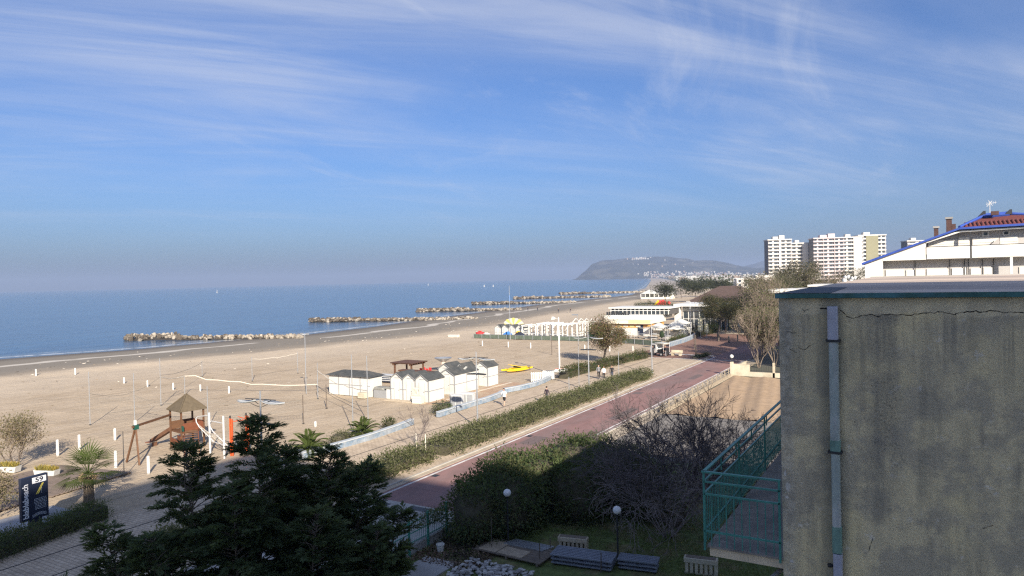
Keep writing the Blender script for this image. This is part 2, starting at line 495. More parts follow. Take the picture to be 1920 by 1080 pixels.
nt.links.new(tramp(at.outputs['Fac'], 0.5, 7, 0.25, 0.95), b.inputs['Roughness'])
bp = N(nt, 'ShaderNodeBump'); bp.inputs['Strength'].default_value = 0.65; bp.inputs['Distance'].default_value = 0.12
hgt = tmath('MULTIPLY', tmath('ADD', tmath('ADD', tmath('MULTIPLY', tn(1.5, 4, 0.6), 1.0), tmath('MULTIPLY', tn(5.5, 4, 0.65), 0.7)), tmath('MULTIPLY', tn(1.0, 5, 0.7, (1.1, 0.07, 1), 0.12), -1.2)), dryness)
nt.links.new(hgt, bp.inputs['Height']); nt.links.new(bp.outputs[0], b.inputs['Normal'])
M_sand = mt
xs = np.concatenate([np.arange(-420, -190, 8), np.arange(-190, -110, 1.6), np.arange(-110, -37.4, 0.6)])
ys = np.concatenate([np.arange(-120, 8, 4.0), np.arange(8, 80, 0.7), np.arange(80, 200, 1.8), np.arange(200, 640, 8)])
me = sheet('beach_sand', xs, ys, sand_z, M_sand)
co = np.empty(len(me.vertices) * 3, dtype=np.float32); me.vertices.foreach_get('co', co); co = co.reshape(-1, 3)
a_ = me.attributes.new('inland', 'FLOAT', 'POINT'); a_.data.foreach_set('value', (co[:, 0] - shore(co[:, 1])).astype(np.float32))
tag(link('beach_sand', me), kind='structure')

# ---- sea
mt = bpy.data.materials.new('sea_water'); mt.use_nodes = True
nt = mt.node_tree; b = nt.nodes['Principled BSDF']
g = N(nt, 'ShaderNodeNewGeometry')
b.inputs['Roughness'].default_value = 0.16; b.inputs['IOR'].default_value = 1.33
deep = tmix(tramp(tn(0.012, 4, 0.6, (1, 0.25, 1), R(20)), 0.35, 0.65), (0.030, 0.085, 0.165), (0.042, 0.105, 0.185))
shal = N(nt, 'ShaderNodeAttribute', attribute_name='offshore')
wat = tmix(tramp(shal.outputs['Fac'], 0.0, 16.0), (0.105, 0.125, 0.135), deep)
rip = tramp(tn(0.3, 6, 0.7, (1.0, 0.24, 1), R(22)), 0.42, 0.66)
wat = tmix(tmath('MULTIPLY', rip, 0.8), wat, (0.016, 0.045, 0.095))
sf = tmath('ADD', shal.outputs['Fac'], tmath('MULTIPLY', tmath('SUBTRACT', tn(0.06, 4, 0.6), 0.5), 8.0))
surf = tmath('MULTIPLY', tramp(sf, -0.5, 0.2), tramp(sf, 1.0, 2.2, 1.0, 0.0))
surf2 = tmath('MULTIPLY', tmath('MULTIPLY', tramp(sf, 5.0, 5.5), tramp(sf, 6.0, 7.2, 1.0, 0.0)), tramp(tn(0.12, 4, 0.6), 0.50, 0.60))
foam = tmath('MULTIPLY', tmath('ADD', surf, surf2, True), tramp(tn(0.9, 5, 0.7), 0.38, 0.58))
nt.links.new(tmix(foam, wat, (0.62, 0.62, 0.60)), b.inputs['Base Color'])
bp = N(nt, 'ShaderNodeBump'); bp.inputs['Strength'].default_value = 0.7; bp.inputs['Distance'].default_value = 0.6
h1 = tn(0.16, 5, 0.6, (1.0, 0.35, 1), R(20)); h2 = tn(0.9, 4, 0.6, (1, 0.45, 1), R(25))
nt.links.new(tmath('ADD', tmath('MULTIPLY', h1, 1.0), tmath('MULTIPLY', h2, 0.22)), bp.inputs['Height'])
nt.links.new(bp.outputs[0], b.inputs['Normal'])
M_sea = mt
xs = np.concatenate([[-11800, -9000, -6500, -4500, -3200, -2300, -1600, -1100, -800], np.arange(-600, -100, 6.0)])
ys = np.concatenate([[-900, -600, -300], np.arange(-100, 640, 8.0), [800, 1100, 1500, 2000, 2600, 3400, 4400, 5600, 7500, 9500, 11800]])
def sea_z(X, Y):
    d = shore(Y) - X
    w = np.clip((60 - np.abs(d)) / 60, 0, 1) * (Y < 640) * (X > -600)
    return SEA_Z + w * 0.10 * np.sin(d / 2.6 + 3 * fbm(X / 30, Y / 30, 5)) * np.clip(d / 6, 0, 1)
me = sheet('sea_water', xs, ys, sea_z, M_sea)
co = np.empty(len(me.vertices) * 3, dtype=np.float32); me.vertices.foreach_get('co', co); co = co.reshape(-1, 3)
a_ = me.attributes.new('offshore', 'FLOAT', 'POINT'); a_.data.foreach_set('value', (shore(co[:, 1]) - co[:, 0]).astype(np.float32))
tag(link('sea_water', me), kind='structure')

# ---- the low coastal land, one sheet out to the hills
M_land = mat('coastal_land', (0.10, 0.10, 0.075), 0.95, 0.3, 0.02, 0, col2=(0.20, 0.18, 0.15), c2scale=0.012, c2lo=0.42, c2hi=0.58)
M_farbeach = mat('far_beach_sand', (0.36, 0.31, 0.25), 0.95, 0.1, 0.05)
yy = [-120, 0, 100, 300, 480, 620, 800, 1400, 2000, 3000, 3600, 4600, 5600, 7500, 9500]
mb = MB()
for a, c in zip(yy[:-1], yy[1:]):
    def lx(y): return -38.0 if y <= 300 else (np.interp(y, [300, 480, 620], [-38.0, -110, -170]) if y < 620 else shore(y) + (60 if y < 2500 else 90))
    mb.add([(lx(a), a, -0.06), (3800, a, -0.06), (3800, c, -0.06), (lx(c), c, -0.06)], [(0, 1, 2, 3)])
tag(mb.build('coastal_land', M_land), kind='structure')
mb = MB()
for a, c in zip(yy[5:-2], yy[6:-1]):
    mb.add([(shore(a) - 3, a, -0.6), (shore(a) + 62, a, -0.055), (shore(c) + 62, c, -0.055), (shore(c) - 3, c, -0.6)], [(0, 1, 2, 3)])
tag(mb.build('far_beach', M_farbeach), kind='structure')

# ---- promenade paving and road
def slab(name, x0, x1, y0, y1, z, m_):
    return tag(MB().box(x0, x1, y0, y1, z - 0.25, z).build(name, m_), kind='structure')
def brick_mat(name, c1, c2, mortar, sx, sy, ms, var=0.2, patch=None, rot=0.0):
    mt = bpy.data.materials.new(name); mt.use_nodes = True
    nt = mt.node_tree; b = nt.nodes['Principled BSDF']; b.inputs['Roughness'].default_value = 0.9; b.inputs['Specular IOR Level'].default_value = 0.15
    g = N(nt, 'ShaderNodeNewGeometry'); mp = N(nt, 'ShaderNodeMapping'); mp.inputs['Rotation'].default_value = (0, 0, rot)
    nt.links.new(g.outputs['Position'], mp.inputs[0])
    br = N(nt, 'ShaderNodeTexBrick')
    br.inputs['Color1'].default_value = (*c1, 1); br.inputs['Color2'].default_value = (*c2, 1); br.inputs['Mortar'].default_value = (*mortar, 1)
    br.inputs['Scale'].default_value = 1.0; br.inputs['Brick Width'].default_value = sx; br.inputs['Row Height'].default_value = sy; br.inputs['Mortar Size'].default_value = ms
    nt.links.new(mp.outputs[0], br.inputs['Vector'])
    n = N(nt, 'ShaderNodeTexNoise'); n.inputs['Scale'].default_value = 0.8; n.inputs['Detail'].default_value = 6; n.inputs['Roughness'].default_value = 0.7
    nt.links.new(g.outputs['Position'], n.inputs['Vector'])
    mr = N(nt, 'ShaderNodeMapRange'); mr.inputs[1].default_value = 0.3; mr.inputs[2].default_value = 0.7; mr.inputs[3].default_value = 1 - var; mr.inputs[4].default_value = 1 + var
    nt.links.new(n.outputs['Fac'], mr.inputs[0])
    mx = N(nt, 'ShaderNodeMix', data_type='RGBA', blend_type='MULTIPLY'); mx.inputs[0].default_value = 1
    nt.links.new(br.outputs['Color'], mx.inputs[6]); nt.links.new(mr.outputs[0], mx.inputs[7])
    nt.links.new(mx.outputs[2], b.inputs['Base Color'])
    return mt
M_pave = brick_mat('promenade_paving', (0.57, 0.465, 0.345), (0.47, 0.375, 0.275), (0.34, 0.27, 0.195), 0.42, 0.21, 0.025, 0.22)
M_pavefar = brick_mat('plaza_red_paving', (0.29, 0.17, 0.13), (0.24, 0.14, 0.11), (0.16, 0.11, 0.09), 0.4, 0.2, 0.02, 0.2)
M_path = mat('red_asphalt', (0.27, 0.155, 0.14), 0.9, 0.18, 0.9, 0.12, 25, col2=(0.21, 0.145, 0.135), c2scale=0.25, c2lo=0.4, c2hi=0.7, stretch=(1, 0.35, 1))
M_asph = mat('grey_asphalt', (0.42, 0.395, 0.36), 0.9, 0.2, 0.8, 0.15, 25, col2=(0.33, 0.31, 0.285), c2scale=0.4)
M_verge = mat('paved_verge', (0.42, 0.35, 0.26), 0.9, 0.2, 1.0, 0.1, 30)
M_line = mat('white_road_paint', (0.68, 0.67, 0.64), 0.8, 0.18, 2.5, col2=(0.50, 0.48, 0.45), c2scale=0.7)
M_kerb = mat('kerb_stone', (0.40, 0.38, 0.34), 0.85, 0.12, 2)
M_drain = mat('drain_slot', (0.06, 0.055, 0.05), 0.9)
slab('promenade', -38.4, -28.45, -60, 104, 0.02, M_pave)
for k, x in enumerate((-35.75, -33.0)):
    tag(MB().box(x - 0.05, x + 0.05, -60, 103.9, 0.018, 0.026).build('drain_channel', M_drain), kind='structure')
slab('verge', -28.35, -27.95, 31, 106, 0.03, M_verge)
for a in range(31, 106, 1):
    pass
tag(MB().box(-28.45, -28.35, 31, 106, -0.1, 0.10).build('kerb', M_kerb), kind='structure')
slab('cycle_road', -27.95, -22.2, 31.0, 260, 0.0, M_path)
slab('road_apron', -28.45, -21.2, -60, 31.0, 0.0, M_asph)
tag(MB().box(-27.75, -27.58, 31.1, 108, 0.0, 0.006).build('road_marking', M_line), kind='structure')
tag(MB().box(-22.75, -22.6, 33.0, 104, 0.0, 0.006).build('road_marking', M_line), kind='structure')
for x0, x1, y0, y1 in ((-25.1, -23.2, 26.9, 27.5), (-25.1, -23.2, 25.7, 26.3), (-25.1, -23.2, 24.5, 25.1), (-25.1, -23.2, 23.3, 23.9), (-23.1, -22.9, 29.9, 30.6)):
    tag(MB().box(x0, x1, y0, y1, 0.0, 0.006).build('road_marking', M_line), kind='structure')
for x, y in ((-26.85, 30.25), (-24.1, 30.5)):
    tag(MB().box(x - 0.75, x + 0.75, y - 0.28, y + 0.28, 0.0, 0.008).build('drain_cover', M_dkmetal), kind='structure')
slab('garden_verge', -22.2, -20.6, 44, 106, 0.04, M_verge)
tag(MB().box(-22.2, -22.05, 33, 106, -0.1, 0.12).build('kerb', M_kerb), kind='structure')
# plaza beyond the hedges, and the lane that goes on between the trees
slab('plaza', -40.5, -28.05, 104, 150, 0.012, M_pavefar)
slab('lane', -46, -28.0, 150, 330, 0.008, M_verge)
tag(MB().box(-38.0, -22.2, 103.6, 103.9, 0.0, 0.022).build('crossing_line', M_line), kind='structure')
tag(MB().add([(-38.2, 110, 0.016), (-28.1, 108.2, 0.016), (-28.1, 109.0, 0.016), (-38.2, 110.7, 0.016)], [(0, 1, 2, 3)]).build('crossing_line', M_line), kind='structure')

# ---- garden, yard, ploughed plot on the inland side of the road
M_lawn = mat('lawn', (0.11, 0.145, 0.045), 0.95, 0.4, 3.0, 0.5, 20, col2=(0.165, 0.15, 0.07), c2scale=0.7)
M_soil = mat('bare_sandy_soil', (0.38, 0.272, 0.175), 0.95, 0.15, 1.5, 0.3, 10, col2=(0.36, 0.255, 0.16), c2scale=0.5)
M_yard = mat('yard_concrete', (0.23, 0.21, 0.185), 0.9, 0.2, 0.8, 0.1, 20, col2=(0.17, 0.155, 0.14), c2scale=0.35)
xs = np.linspace(-20.5, 14, 70); ys = np.linspace(2, 46, 90)
me = sheet('lawn', xs, ys, lambda X, Y: 0.03 + 0.10 * (fbm(X / 2, Y / 2, 33) - 0.4), M_lawn)
tag(link('lawn', me), kind='structure')
slab('yard_paving', -20.6, 14, 46, 61.5, 0.03, M_yard)
xs = np.arange(-20.3, -4.8, 0.2); ys = np.arange(61.5, 88.0, 0.35)
me = sheet('ploughed_plot', xs, ys, lambda X, Y: 0.06 + 0.09 * np.sin((X * 0.62 + Y * 0.10) * 3.0) ** 3 + 0.06 * (fbm(X * 1.3, Y * 1.3, 8) - 0.45), M_soil)
tag(link('ploughed_plot', me), kind='structure')
slab('garden_path', -19.6, -17.9, 6, 25.2, 0.10, M_conc)
# grass ground cover on the lawn
rng = np.random.default_rng(5)
n = 26000
p = np.column_stack([rng.uniform(-17, -5, n), rng.uniform(25.5, 40, n), np.full(n, 0.04)])
keep = (fbm(p[:, 0] / 1.5, p[:, 1] / 1.5, 71) > 0.36) & (p[:, 1] > 28.6 - 0.10 * (p[:, 0] + 17))
p = p[keep]
ax = np.column_stack([rng.normal(0, 0.5, len(p)), rng.normal(0, 0.5, len(p)), np.ones(len(p))])
Mg1 = mat('grass_blade', (0.12, 0.165, 0.045), 0.8, transl=0.2); Mg2 = mat('dry_grass_blade', (0.19, 0.175, 0.085), 0.8, transl=0.2)
tag(link('grass', leaf_mesh('grass', p, ax, rng.uniform(0.08, 0.2, len(p)), 0.025, [Mg1, Mg1, Mg2], rng)), kind='stuff')

# ---- hills: a headland some five kilometres up the coast and a farther ridge
M_hill = mat('wooded_hill', (0.030, 0.034, 0.028), 0.95, 0.35, 0.012, 0, col2=(0.075, 0.070, 0.052), c2scale=0.006, c2lo=0.5, c2hi=0.62)
def hill(name, center, ang, prof_s, prof_h, depth, seed, amp):
    c, s_ = math.cos(ang), math.sin(ang)
    ss = np.linspace(prof_s[0], prof_s[-1], 190); tt = np.linspace(-1, 1, 44)
    Sg, Tg = np.meshgrid(ss, tt)
    Hh = np.interp(Sg, prof_s, prof_h) * np.clip(1 - np.abs(Tg) ** 1.7, 0, 1)
    Hh = Hh * (0.86 + 0.30 * (fbm(Sg / 260, Tg * 3 + 4, seed) - 0.3)) + amp * (fbm(Sg / 70, Tg * 9, seed + 7) - 0.45) * np.clip(Hh / 40, 0, 1)
    X = center[0] + Sg * c - Tg * depth * s_; Y = center[1] + Sg * s_ + Tg * depth * c
    V = np.stack([X, Y, Hh - 2.0], -1).reshape(-1, 3)
    i = np.arange(V.shape[0]).reshape(44, 190)
    F = np.stack([i[:-1, :-1], i[:-1, 1:], i[1:, 1:], i[1:, :-1]], -1).reshape(-1, 4)
    tag(link(name, fast_mesh(name, V, F, M_hill, smooth=True)), kind='structure')
    return lambda s, t: (center[0] + s * c - t * depth * s_, center[1] + s * s_ + t * depth * c, float(np.interp(s, prof_s, prof_h)) * max(0, 1 - abs(t) ** 1.7) * 0.9 - 2)
HA = YAW - math.atan(290 / 1320)          # bearing of the headland, left of +Y
HC = (-math.sin(HA) * 5100, math.cos(HA) * 5100)
hs = [-620, -590, -560, -525, -452, -350, -255, -66, 46, 193, 328, 452, 580, 900, 2200]
hh = [0, 20, 70, 112, 144, 152, 162, 162, 154, 126, 118, 86, 60, 40, 26]
hillpt = hill('headland_hill', HC, HA, hs, hh, 620, 17, 14)
HC2 = (-math.sin(HA - 0.12) * 7600, math.cos(HA - 0.12) * 7600)
hill('far_ridge', HC2, HA - 0.12, [-600, -250, -100, 60, 400, 800, 1500, 3000], [10, 50, 105, 160, 190, 235, 250, 180], 900, 29, 20)
# the pale houses of the town on the slope: too small to tell apart
rnd = random.Random(4)
M_town = [mat('town_plaster', (0.42, 0.39, 0.35), 0.9), mat('town_plaster_warm', (0.36, 0.27, 0.21), 0.9), mat('town_white', (0.56, 0.55, 0.52), 0.9)]
mb = MB()
for k in range(330):
    if k < 150: s, t = rnd.uniform(-180, 260) + abs(rnd.gauss(0, 60)), rnd.uniform(-0.99, -0.82)
    elif k < 290: s, t = rnd.uniform(150, 950), rnd.uniform(-0.99, -0.86)
    elif k < 318: s, t = rnd.gauss(-190, 40), rnd.uniform(-0.25, -0.05)
    else: s, t = rnd.uniform(-300, 500), rnd.uniform(-0.7, -0.2)
    x, y, z = hillpt(s, t)
    w, d, h = rnd.uniform(4, 11), rnd.uniform(5, 10), rnd.uniform(4, 9)
    mb.box(x - w / 2, x + w / 2, y - d / 2, y + d / 2, z - 8, z + h, rnd.randrange(3))
tag(mb.build('hillside_town', M_town), kind='stuff')
mb = MB()
for k in range(260):
    y = rnd.uniform(900, 4300); x = shore(y) + 90 + rnd.random() ** 1.5 * 800
    w, d, h = rnd.uniform(8, 24), rnd.uniform(8, 20), rnd.uniform(4, 12)
    mb.box(x - w / 2, x + w / 2, y - d / 2, y + d / 2, -0.5, h, rnd.randrange(3))
tag(mb.build('far_shore_town', M_town), kind='stuff')
# scrub and trees of the plain in the distance
rng = np.random.default_rng(9)
yv = rng.uniform(620, 4200, 900); xv = np.interp(yv, SHORE_Y, SHORE_X) + 70 + rng.random(900) ** 1.3 * 800
cen = np.column_stack([xv, yv, rng.uniform(1, 7, 900)])
pp, ax = clump_leaves(rng, cen, 3.0, 14)
Mf1 = mat('far_foliage', (0.055, 0.070, 0.035), 0.9); Mf2 = mat('far_foliage_brown', (0.10, 0.085, 0.055), 0.9)
tag(link('far_woods', leaf_mesh('far_woods', pp, ax, 3.0, 2.4, [Mf1, Mf2], rng)), kind='stuff')

# ---- haze
hz = MB().box(-12200, 4200, -1200, 12200, -6.0, 190.0).build('haze', mat('haze_dummy', (1, 1, 1)))
hm = bpy.data.materials.new('haze_air'); hm.use_nodes = True
hn = hm.node_tree; hn.nodes.clear()
ho = N(hn, 'ShaderNodeOutputMaterial'); pv = N(hn, 'ShaderNodeVolumePrincipled')
pv.inputs['Color'].default_value = (0.485, 0.605, 0.84, 1); pv.inputs['Density'].default_value = 1.85e-4; pv.inputs['Anisotropy'].default_value = 0.1
hn.links.new(pv.outputs[0], ho.inputs['Volume'])
hz.data.materials.clear(); hz.data.materials.append(hm)
tag(hz, kind='stuff')

# ---- repairs and covers on the road, driftwood and weed on the sand
M_patch = mat('asphalt_repair', (0.16, 0.12, 0.115), 0.95, 0.2, 3)
for x0, x1, y0, y1 in ((-26.9, -25.6, 46.2, 49.0), (-24.3, -23.4, 57.5, 63.2), (-27.2, -26.2, 71.0, 72.4), (-24.9, -24.0, 83.5, 88.0)):
    tag(MB().box(x0, x1, y0, y1, 0.0, 0.005).build('road_repair', M_patch), kind='structure')
for k in range(6):
    tag(MB().box(-27.52, -27.08, 36 + k * 12.5, 36.5 + k * 12.5, 0.0, 0.008).build('drain_cover', M_dkmetal), kind='structure')
for k in range(14):
    tag(MB().box(-27.94, -22.76, 33.5 + k * 5.3, 33.53 + k * 5.3, 0.0, 0.0035).build('paving_joint', M_patch), kind='structure')
rng = np.random.default_rng(44)
n = 900
yv = rng.uniform(30, 230, n); xv = shore(yv) + np.where(rng.random(n) < 0.6, rng.normal(30, 6, n), rng.uniform(30, 100, n)); k_ = xv < -44
p = np.column_stack([xv, yv, sand_z(xv, yv) + 0.03])[k_]
ax = np.column_stack([rng.normal(0, 1, len(p)), rng.normal(0, 1, len(p)), rng.normal(0, 0.12, len(p))])
tag(link('beach_debris', leaf_mesh('beach_debris', p, ax, rng.uniform(0.2, 0.7, len(p)), 0.09, [mat('driftwood', (0.24, 0.19, 0.14), 0.9), mat('dry_weed', (0.10, 0.08, 0.055), 0.9), mat('shell_scrap', (0.55, 0.5, 0.43), 0.9)], rng)), kind='stuff')
# ================================================================== buildings
# ---- the tower hotel that stands behind the view point and throws the big shade over the garden
M_hotel = mat('hotel_plaster', (0.55, 0.52, 0.46), 0.9, 0.08)
t = thing('hotel_building', 'tall pale tower hotel whose shadow covers the garden and the near road', 'hotel', (30, -37, 0))
MB((30, -37, 0)).box(17.2, 49, -54, -20, 0, 37.6).build('wall', M_hotel, t)
MB((30, -37, 0)).box(16.9, 49.3, -54.3, -19.7, 37.603, 38.0).build('roof', M_conc, t)
wme = MB().box(-0.7, 0.7, -0.03, 0.06, 0, 1.5).mesh('window', M_glass)
for fl in range(11):
    for k in range(7):
        link('window', wme, t, (-13.2 + k * 4.4, 17.0, 1.2 + fl * 3.3))

# ---- near house with the stained blank wall, roof edge, down pipe and balcony
mt = bpy.data.materials.new('stained_plaster'); mt.use_nodes = True
nt = mt.node_tree; b = nt.nodes['Principled BSDF']; b.inputs['Roughness'].default_value = 0.95; b.inputs['Specular IOR Level'].default_value = 0.1
g = N(nt, 'ShaderNodeNewGeometry')
sp = N(nt, 'ShaderNodeSeparateXYZ'); nt.links.new(g.outputs['Position'], sp.inputs[0])
zz = sp.outputs[2]; xx = sp.outputs[0]
c = tmix(tramp(tn(1.5, 7, 0.66), 0.44, 0.56), (0.72, 0.605, 0.375), (0.49, 0.425, 0.30))
c = tmix(tramp(tn(0.8, 6, 0.6, (1, 1, 0.8)), 0.50, 0.62), c, (0.78, 0.65, 0.375))
dz = tmath('MULTIPLY', tramp(tmath('ADD', zz, tn(0.8, 5)), 10.9, 12.0), tramp(tn(1.1, 6, 0.65), 0.36, 0.60))
c = tmix(tmath('MULTIPLY', dz, 0.45), c, (0.44, 0.39, 0.29))                 # greyer high up, yellower low down
streak = tmath('MULTIPLY', tramp(tn(3.4, 6, 0.66, (1.0, 1.0, 0.10)), 0.44, 0.64), tramp(tn(0.9, 4), 0.36, 0.60))
c = tmix(tmath('MULTIPLY', streak, 0.6), c, (0.24, 0.22, 0.175))
grain = tramp(tn(9, 8, 0.78), 0.40, 0.72)
c = tmix(tmath('MULTIPLY', grain, 0.2), c, (0.25, 0.235, 0.19))
c = tmix(tmath('MULTIPLY', tramp(tn(4.2, 8, 0.72), 0.58, 0.66), 0.65), c, (0.72, 0.67, 0.57))     # pale trowelled repairs
drip = tmath('MULTIPLY', tramp(tn(9.0, 4, 0.6, (1.0, 1.0, 0.035)), 0.50, 0.66), tramp(tmath('ADD', zz, tn(2.0, 3, 0.5, (1, 1, 0.1))), 11.1, 12.3))
c = tmix(tmath('MULTIPLY', drip, 0.6), c, (0.235, 0.215, 0.175))              # runs below the eave
# speckled black mould in a broken column below the crack
col_x = tmath('ABSOLUTE', tmath('ADD', tmath('ADD', xx, 0.46), tmath('MULTIPLY', tmath('SUBTRACT', tn(1.6, 4), 0.5), 0.35)))
colm = tmath('MULTIPLY', tramp(col_x, 0.08, 0.24, 1.0, 0.0), tmath('MULTIPLY', tramp(zz, 9.3, 10.2), tramp(tn(1.3, 4), 0.34, 0.52)))
c = tmix(tmath('MULTIPLY', colm, 0.55), c, (0.26, 0.24, 0.205))
mould = tmath('MULTIPLY', tramp(tn(38, 6, 0.75), 0.50, 0.62), colm)
c = tmix(tmath('MULTIPLY', mould, 0.6), c, (0.10, 0.095, 0.08))
spots = tramp(tn(22, 3, 0.5), 0.67, 0.72)
c = tmix(tmath('MULTIPLY', spots, 0.6), c, (0.16, 0.145, 0.12))
# a band of newer render under the eaves, with a ragged lower edge
top = tramp(tmath('ADD', zz, tmath('MULTIPLY', tmath('SUBTRACT', tn(1.8, 5), 0.5), 0.26)), 11.93, 11.965)
c = tmix(tmath('MULTIPLY', top, 0.8), c, tmix(tramp(tn(3.5, 7, 0.7), 0.42, 0.6), (0.74, 0.63, 0.41), (0.56, 0.49, 0.34)))
# corner strip stained grey
cs = tramp(tmath('ADD', xx, tmath('MULTIPLY', tmath('SUBTRACT', tn(2.6, 6), 0.5), 0.30)), -1.60, -1.50, 1.0, 0.0)
c = tmix(tmath('MULTIPLY', cs, 0.55), c, tmix(tramp(tn(7, 7, 0.7), 0.44, 0.56), (0.30, 0.28, 0.24), (0.52, 0.48, 0.40)))
# darker band each side of the pipe
pipe_d = tmath('ABSOLUTE', tmath('ADD', xx, 1.06))
dp = tmath('MULTIPLY', tramp(tmath('ADD', pipe_d, tmath('MULTIPLY', tmath('SUBTRACT', tn(3.0, 6, 0.66, (1, 1, 0.3)), 0.5), 0.26)), 0.05, 0.20, 1.0, 0.0), 0.68)
c = tmix(dp, c, (0.22, 0.21, 0.165))
nt.links.new(c, b.inputs['Base Color'])
bp = N(nt, 'ShaderNodeBump'); bp.inputs['Strength'].default_value = 0.9; bp.inputs['Distance'].default_value = 0.03
nt.links.new(tmath('ADD', tmath('MULTIPLY', tn(5, 8, 0.72), 1.0), tmath('MULTIPLY', tn(45, 4, 0.7), 0.3)), bp.inputs['Height']); nt.links.new(bp.outputs[0], b.inputs['Normal'])
M_plaster = mt
M_eave = mat('green_eave_metal', (0.045, 0.13, 0.12), 0.5, 0.3, 4, 0.05, 20, col2=(0.06, 0.17, 0.19), c2scale=2.5)
M_roofing = mat('weathered_roofing', (0.62, 0.50, 0.40), 0.9, 0.25, 2.0, 0.2, 20, col2=(0.42, 0.345, 0.285), c2scale=0.35, stretch=(0.3, 1, 1), c2lo=0.4, c2hi=0.65)
M_roofstrip = mat('black_roof_strip', (0.035, 0.035, 0.045), 0.6, 0.3, 4)
M_pipegrey = mat('grey_pipe_paint', (0.40, 0.41, 0.47), 0.55, 0.12, 5, 0.05, 40)
M_pipegreen = mat('faded_green_pipe', (0.32, 0.37, 0.34), 0.6, 0.2, 9, 0.05, 40, stretch=(1, 1, 0.3), col2=(0.40, 0.42, 0.40), c2scale=4)
M_pipegreen2 = mat('green_pipe_paint', (0.16, 0.27, 0.225), 0.6, 0.25, 9, stretch=(1, 1, 0.3))
M_rail = mat('green_railing_paint', (0.055, 0.22, 0.185), 0.45, 0.2, 5)
M_crack = mat('crack', (0.022, 0.02, 0.018), 1.0)
HX = -1.705
t = thing('plaster_house', 'near house with a stained blank plaster wall, green eave and grey down pipe', 'house', (4, 20, 0))
O = (4, 20, 0)
MB(O).box(HX, 13, 10.0, 29.3, 0, 12.16).build('wall', M_plaster, t)
MB(O).box(HX - 0.035, 13.1, 9.93, 29.4, 12.165, 12.225).build('eave_fascia', M_eave, t)
mb = MB(O)
mb.add([(HX - 0.03, 9.96, 12.228), (13.1, 9.96, 12.228), (13.1, 29.4, 12.27), (HX - 0.03, 29.4, 12.27), (HX - 0.03, 9.96, 12.20), (13.1, 9.96, 12.20), (13.1, 29.4, 12.20), (HX - 0.03, 29.4, 12.20)],
       [(0, 1, 2, 3), (0, 4, 5, 1), (1, 5, 6, 2), (2, 6, 7, 3), (3, 7, 4, 0)])
roof = mb.build('roof', M_roofing, t)
MB(O).box(HX - 0.03, 13.1, 29.1, 29.38, 12.27, 12.30).build('roof_kerb', M_conc, t)
# dark strip laid over the corner of the roof
mb = MB(O); mb.add([(HX - 0.02, 9.94, 12.231), (-1.05, 9.95, 12.232), (-1.12, 12.9, 12.242), (HX - 0.02, 13.4, 12.243), (HX - 0.02, 9.94, 12.229), (-1.05, 9.95, 12.229), (-1.12, 12.9, 12.236), (HX - 0.02, 13.4, 12.236)],
                   [(0, 1, 2, 3), (0, 4, 5, 1), (1, 5, 6, 2), (2, 6, 7, 3), (3, 7, 4, 0)])
mb.build('dark_roof_strip', M_roofstrip, t)
# down pipe in painted lengths
def pipe_len(z0, z1, x, r, m_, nm='down_pipe'):
    return MB(O).prism([(x - r, 9.985), (x - r, 9.90), (x - r * 0.75, 9.882), (x + r * 0.75, 9.882), (x + r, 9.90), (x + r, 9.985)], 'z', z0, z1).build(nm, m_, t, bevel=0.006)
pipe_len(11.625, 12.055, -1.035, 0.062, M_pipegrey)
pipe_len(10.32, 11.60, -1.030, 0.056, M_pipegreen)
pipe_len(10.18, 10.33, -1.029, 0.062, M_pipegreen2, 'pipe_joint')
pipe_len(9.20, 10.17, -1.028, 0.052, M_pipegreen)
pipe_len(8.86, 9.21, -1.026, 0.058, M_pipegreen2, 'pipe_joint')
pipe_len(0.2, 8.85, -1.022, 0.055, M_pipegrey)
for z in (11.612, 10.17):
    MB(O).box(-1.115, -0.945, 9.872, 9.99, z - 0.014, z + 0.014).build('pipe_bracket', M_dkmetal, t)
MB(O).lathe([(0.03, -0.02), (0.036, 0), (0.03, 0.02)], (-1.12, 9.985, 8.66), 8).build('pipe_hook', M_dkmetal, t)
# cracks in the render
rnd = random.Random(3)
def crack(pts, w, name='crack'):
    mb = MB(O)
    P = []
    for (x0, z0), (x1, z1) in zip(pts[:-1], pts[1:]):
        n_ = max(2, int(math.hypot(x1 - x0, z1 - z0) / 0.03))
        for k in range(n_):
            f = k / n_; P.append((x0 + (x1 - x0) * f + rnd.gauss(0, 0.004), z0 + (z1 - z0) * f + rnd.gauss(0, 0.007)))
    P.append(pts[-1])
    for (x0, z0), (x1, z1) in zip(P[:-1], P[1:]):
        ww = w * rnd.uniform(0.3, 1.2)
        dx, dz = x1 - x0, z1 - z0; L = math.hypot(dx, dz) or 1; nx, nz = -dz / L * ww / 2, dx / L * ww / 2
        mb.add([(x0 - nx, 9.9975, z0 - nz), (x1 - nx, 9.9975, z1 - nz), (x1 + nx, 9.9975, z1 + nz), (x0 + nx, 9.9975, z0 + nz)], [(0, 1, 2, 3)])
    mb.build(name, M_crack, t)
crack([(-0.955, 12.00), (-0.90, 11.965), (-0.88, 11.92), (-0.80, 11.905), (-0.70, 11.94), (-0.58, 11.955), (-0.50, 11.935), (-0.38, 11.955), (-0.28, 11.945), (-0.05, 11.975), (0.12, 11.985), (0.30, 11.965), (0.46, 11.99), (0.58, 11.985), (0.66, 12.01), (0.78, 11.98), (0.98, 11.99), (1.3, 11.97)], 0.011)
crack([(-1.10, 12.02), (-1.16, 12.03), (-1.19, 12.02)], 0.02)
crack([(-1.47, 11.50), (-1.40, 11.49), (-1.36, 11.505), (-1.32, 11.54)], 0.008)
crack([(-1.58, 11.49), (-1.54, 11.45), (-1.48, 11.44)], 0.007)
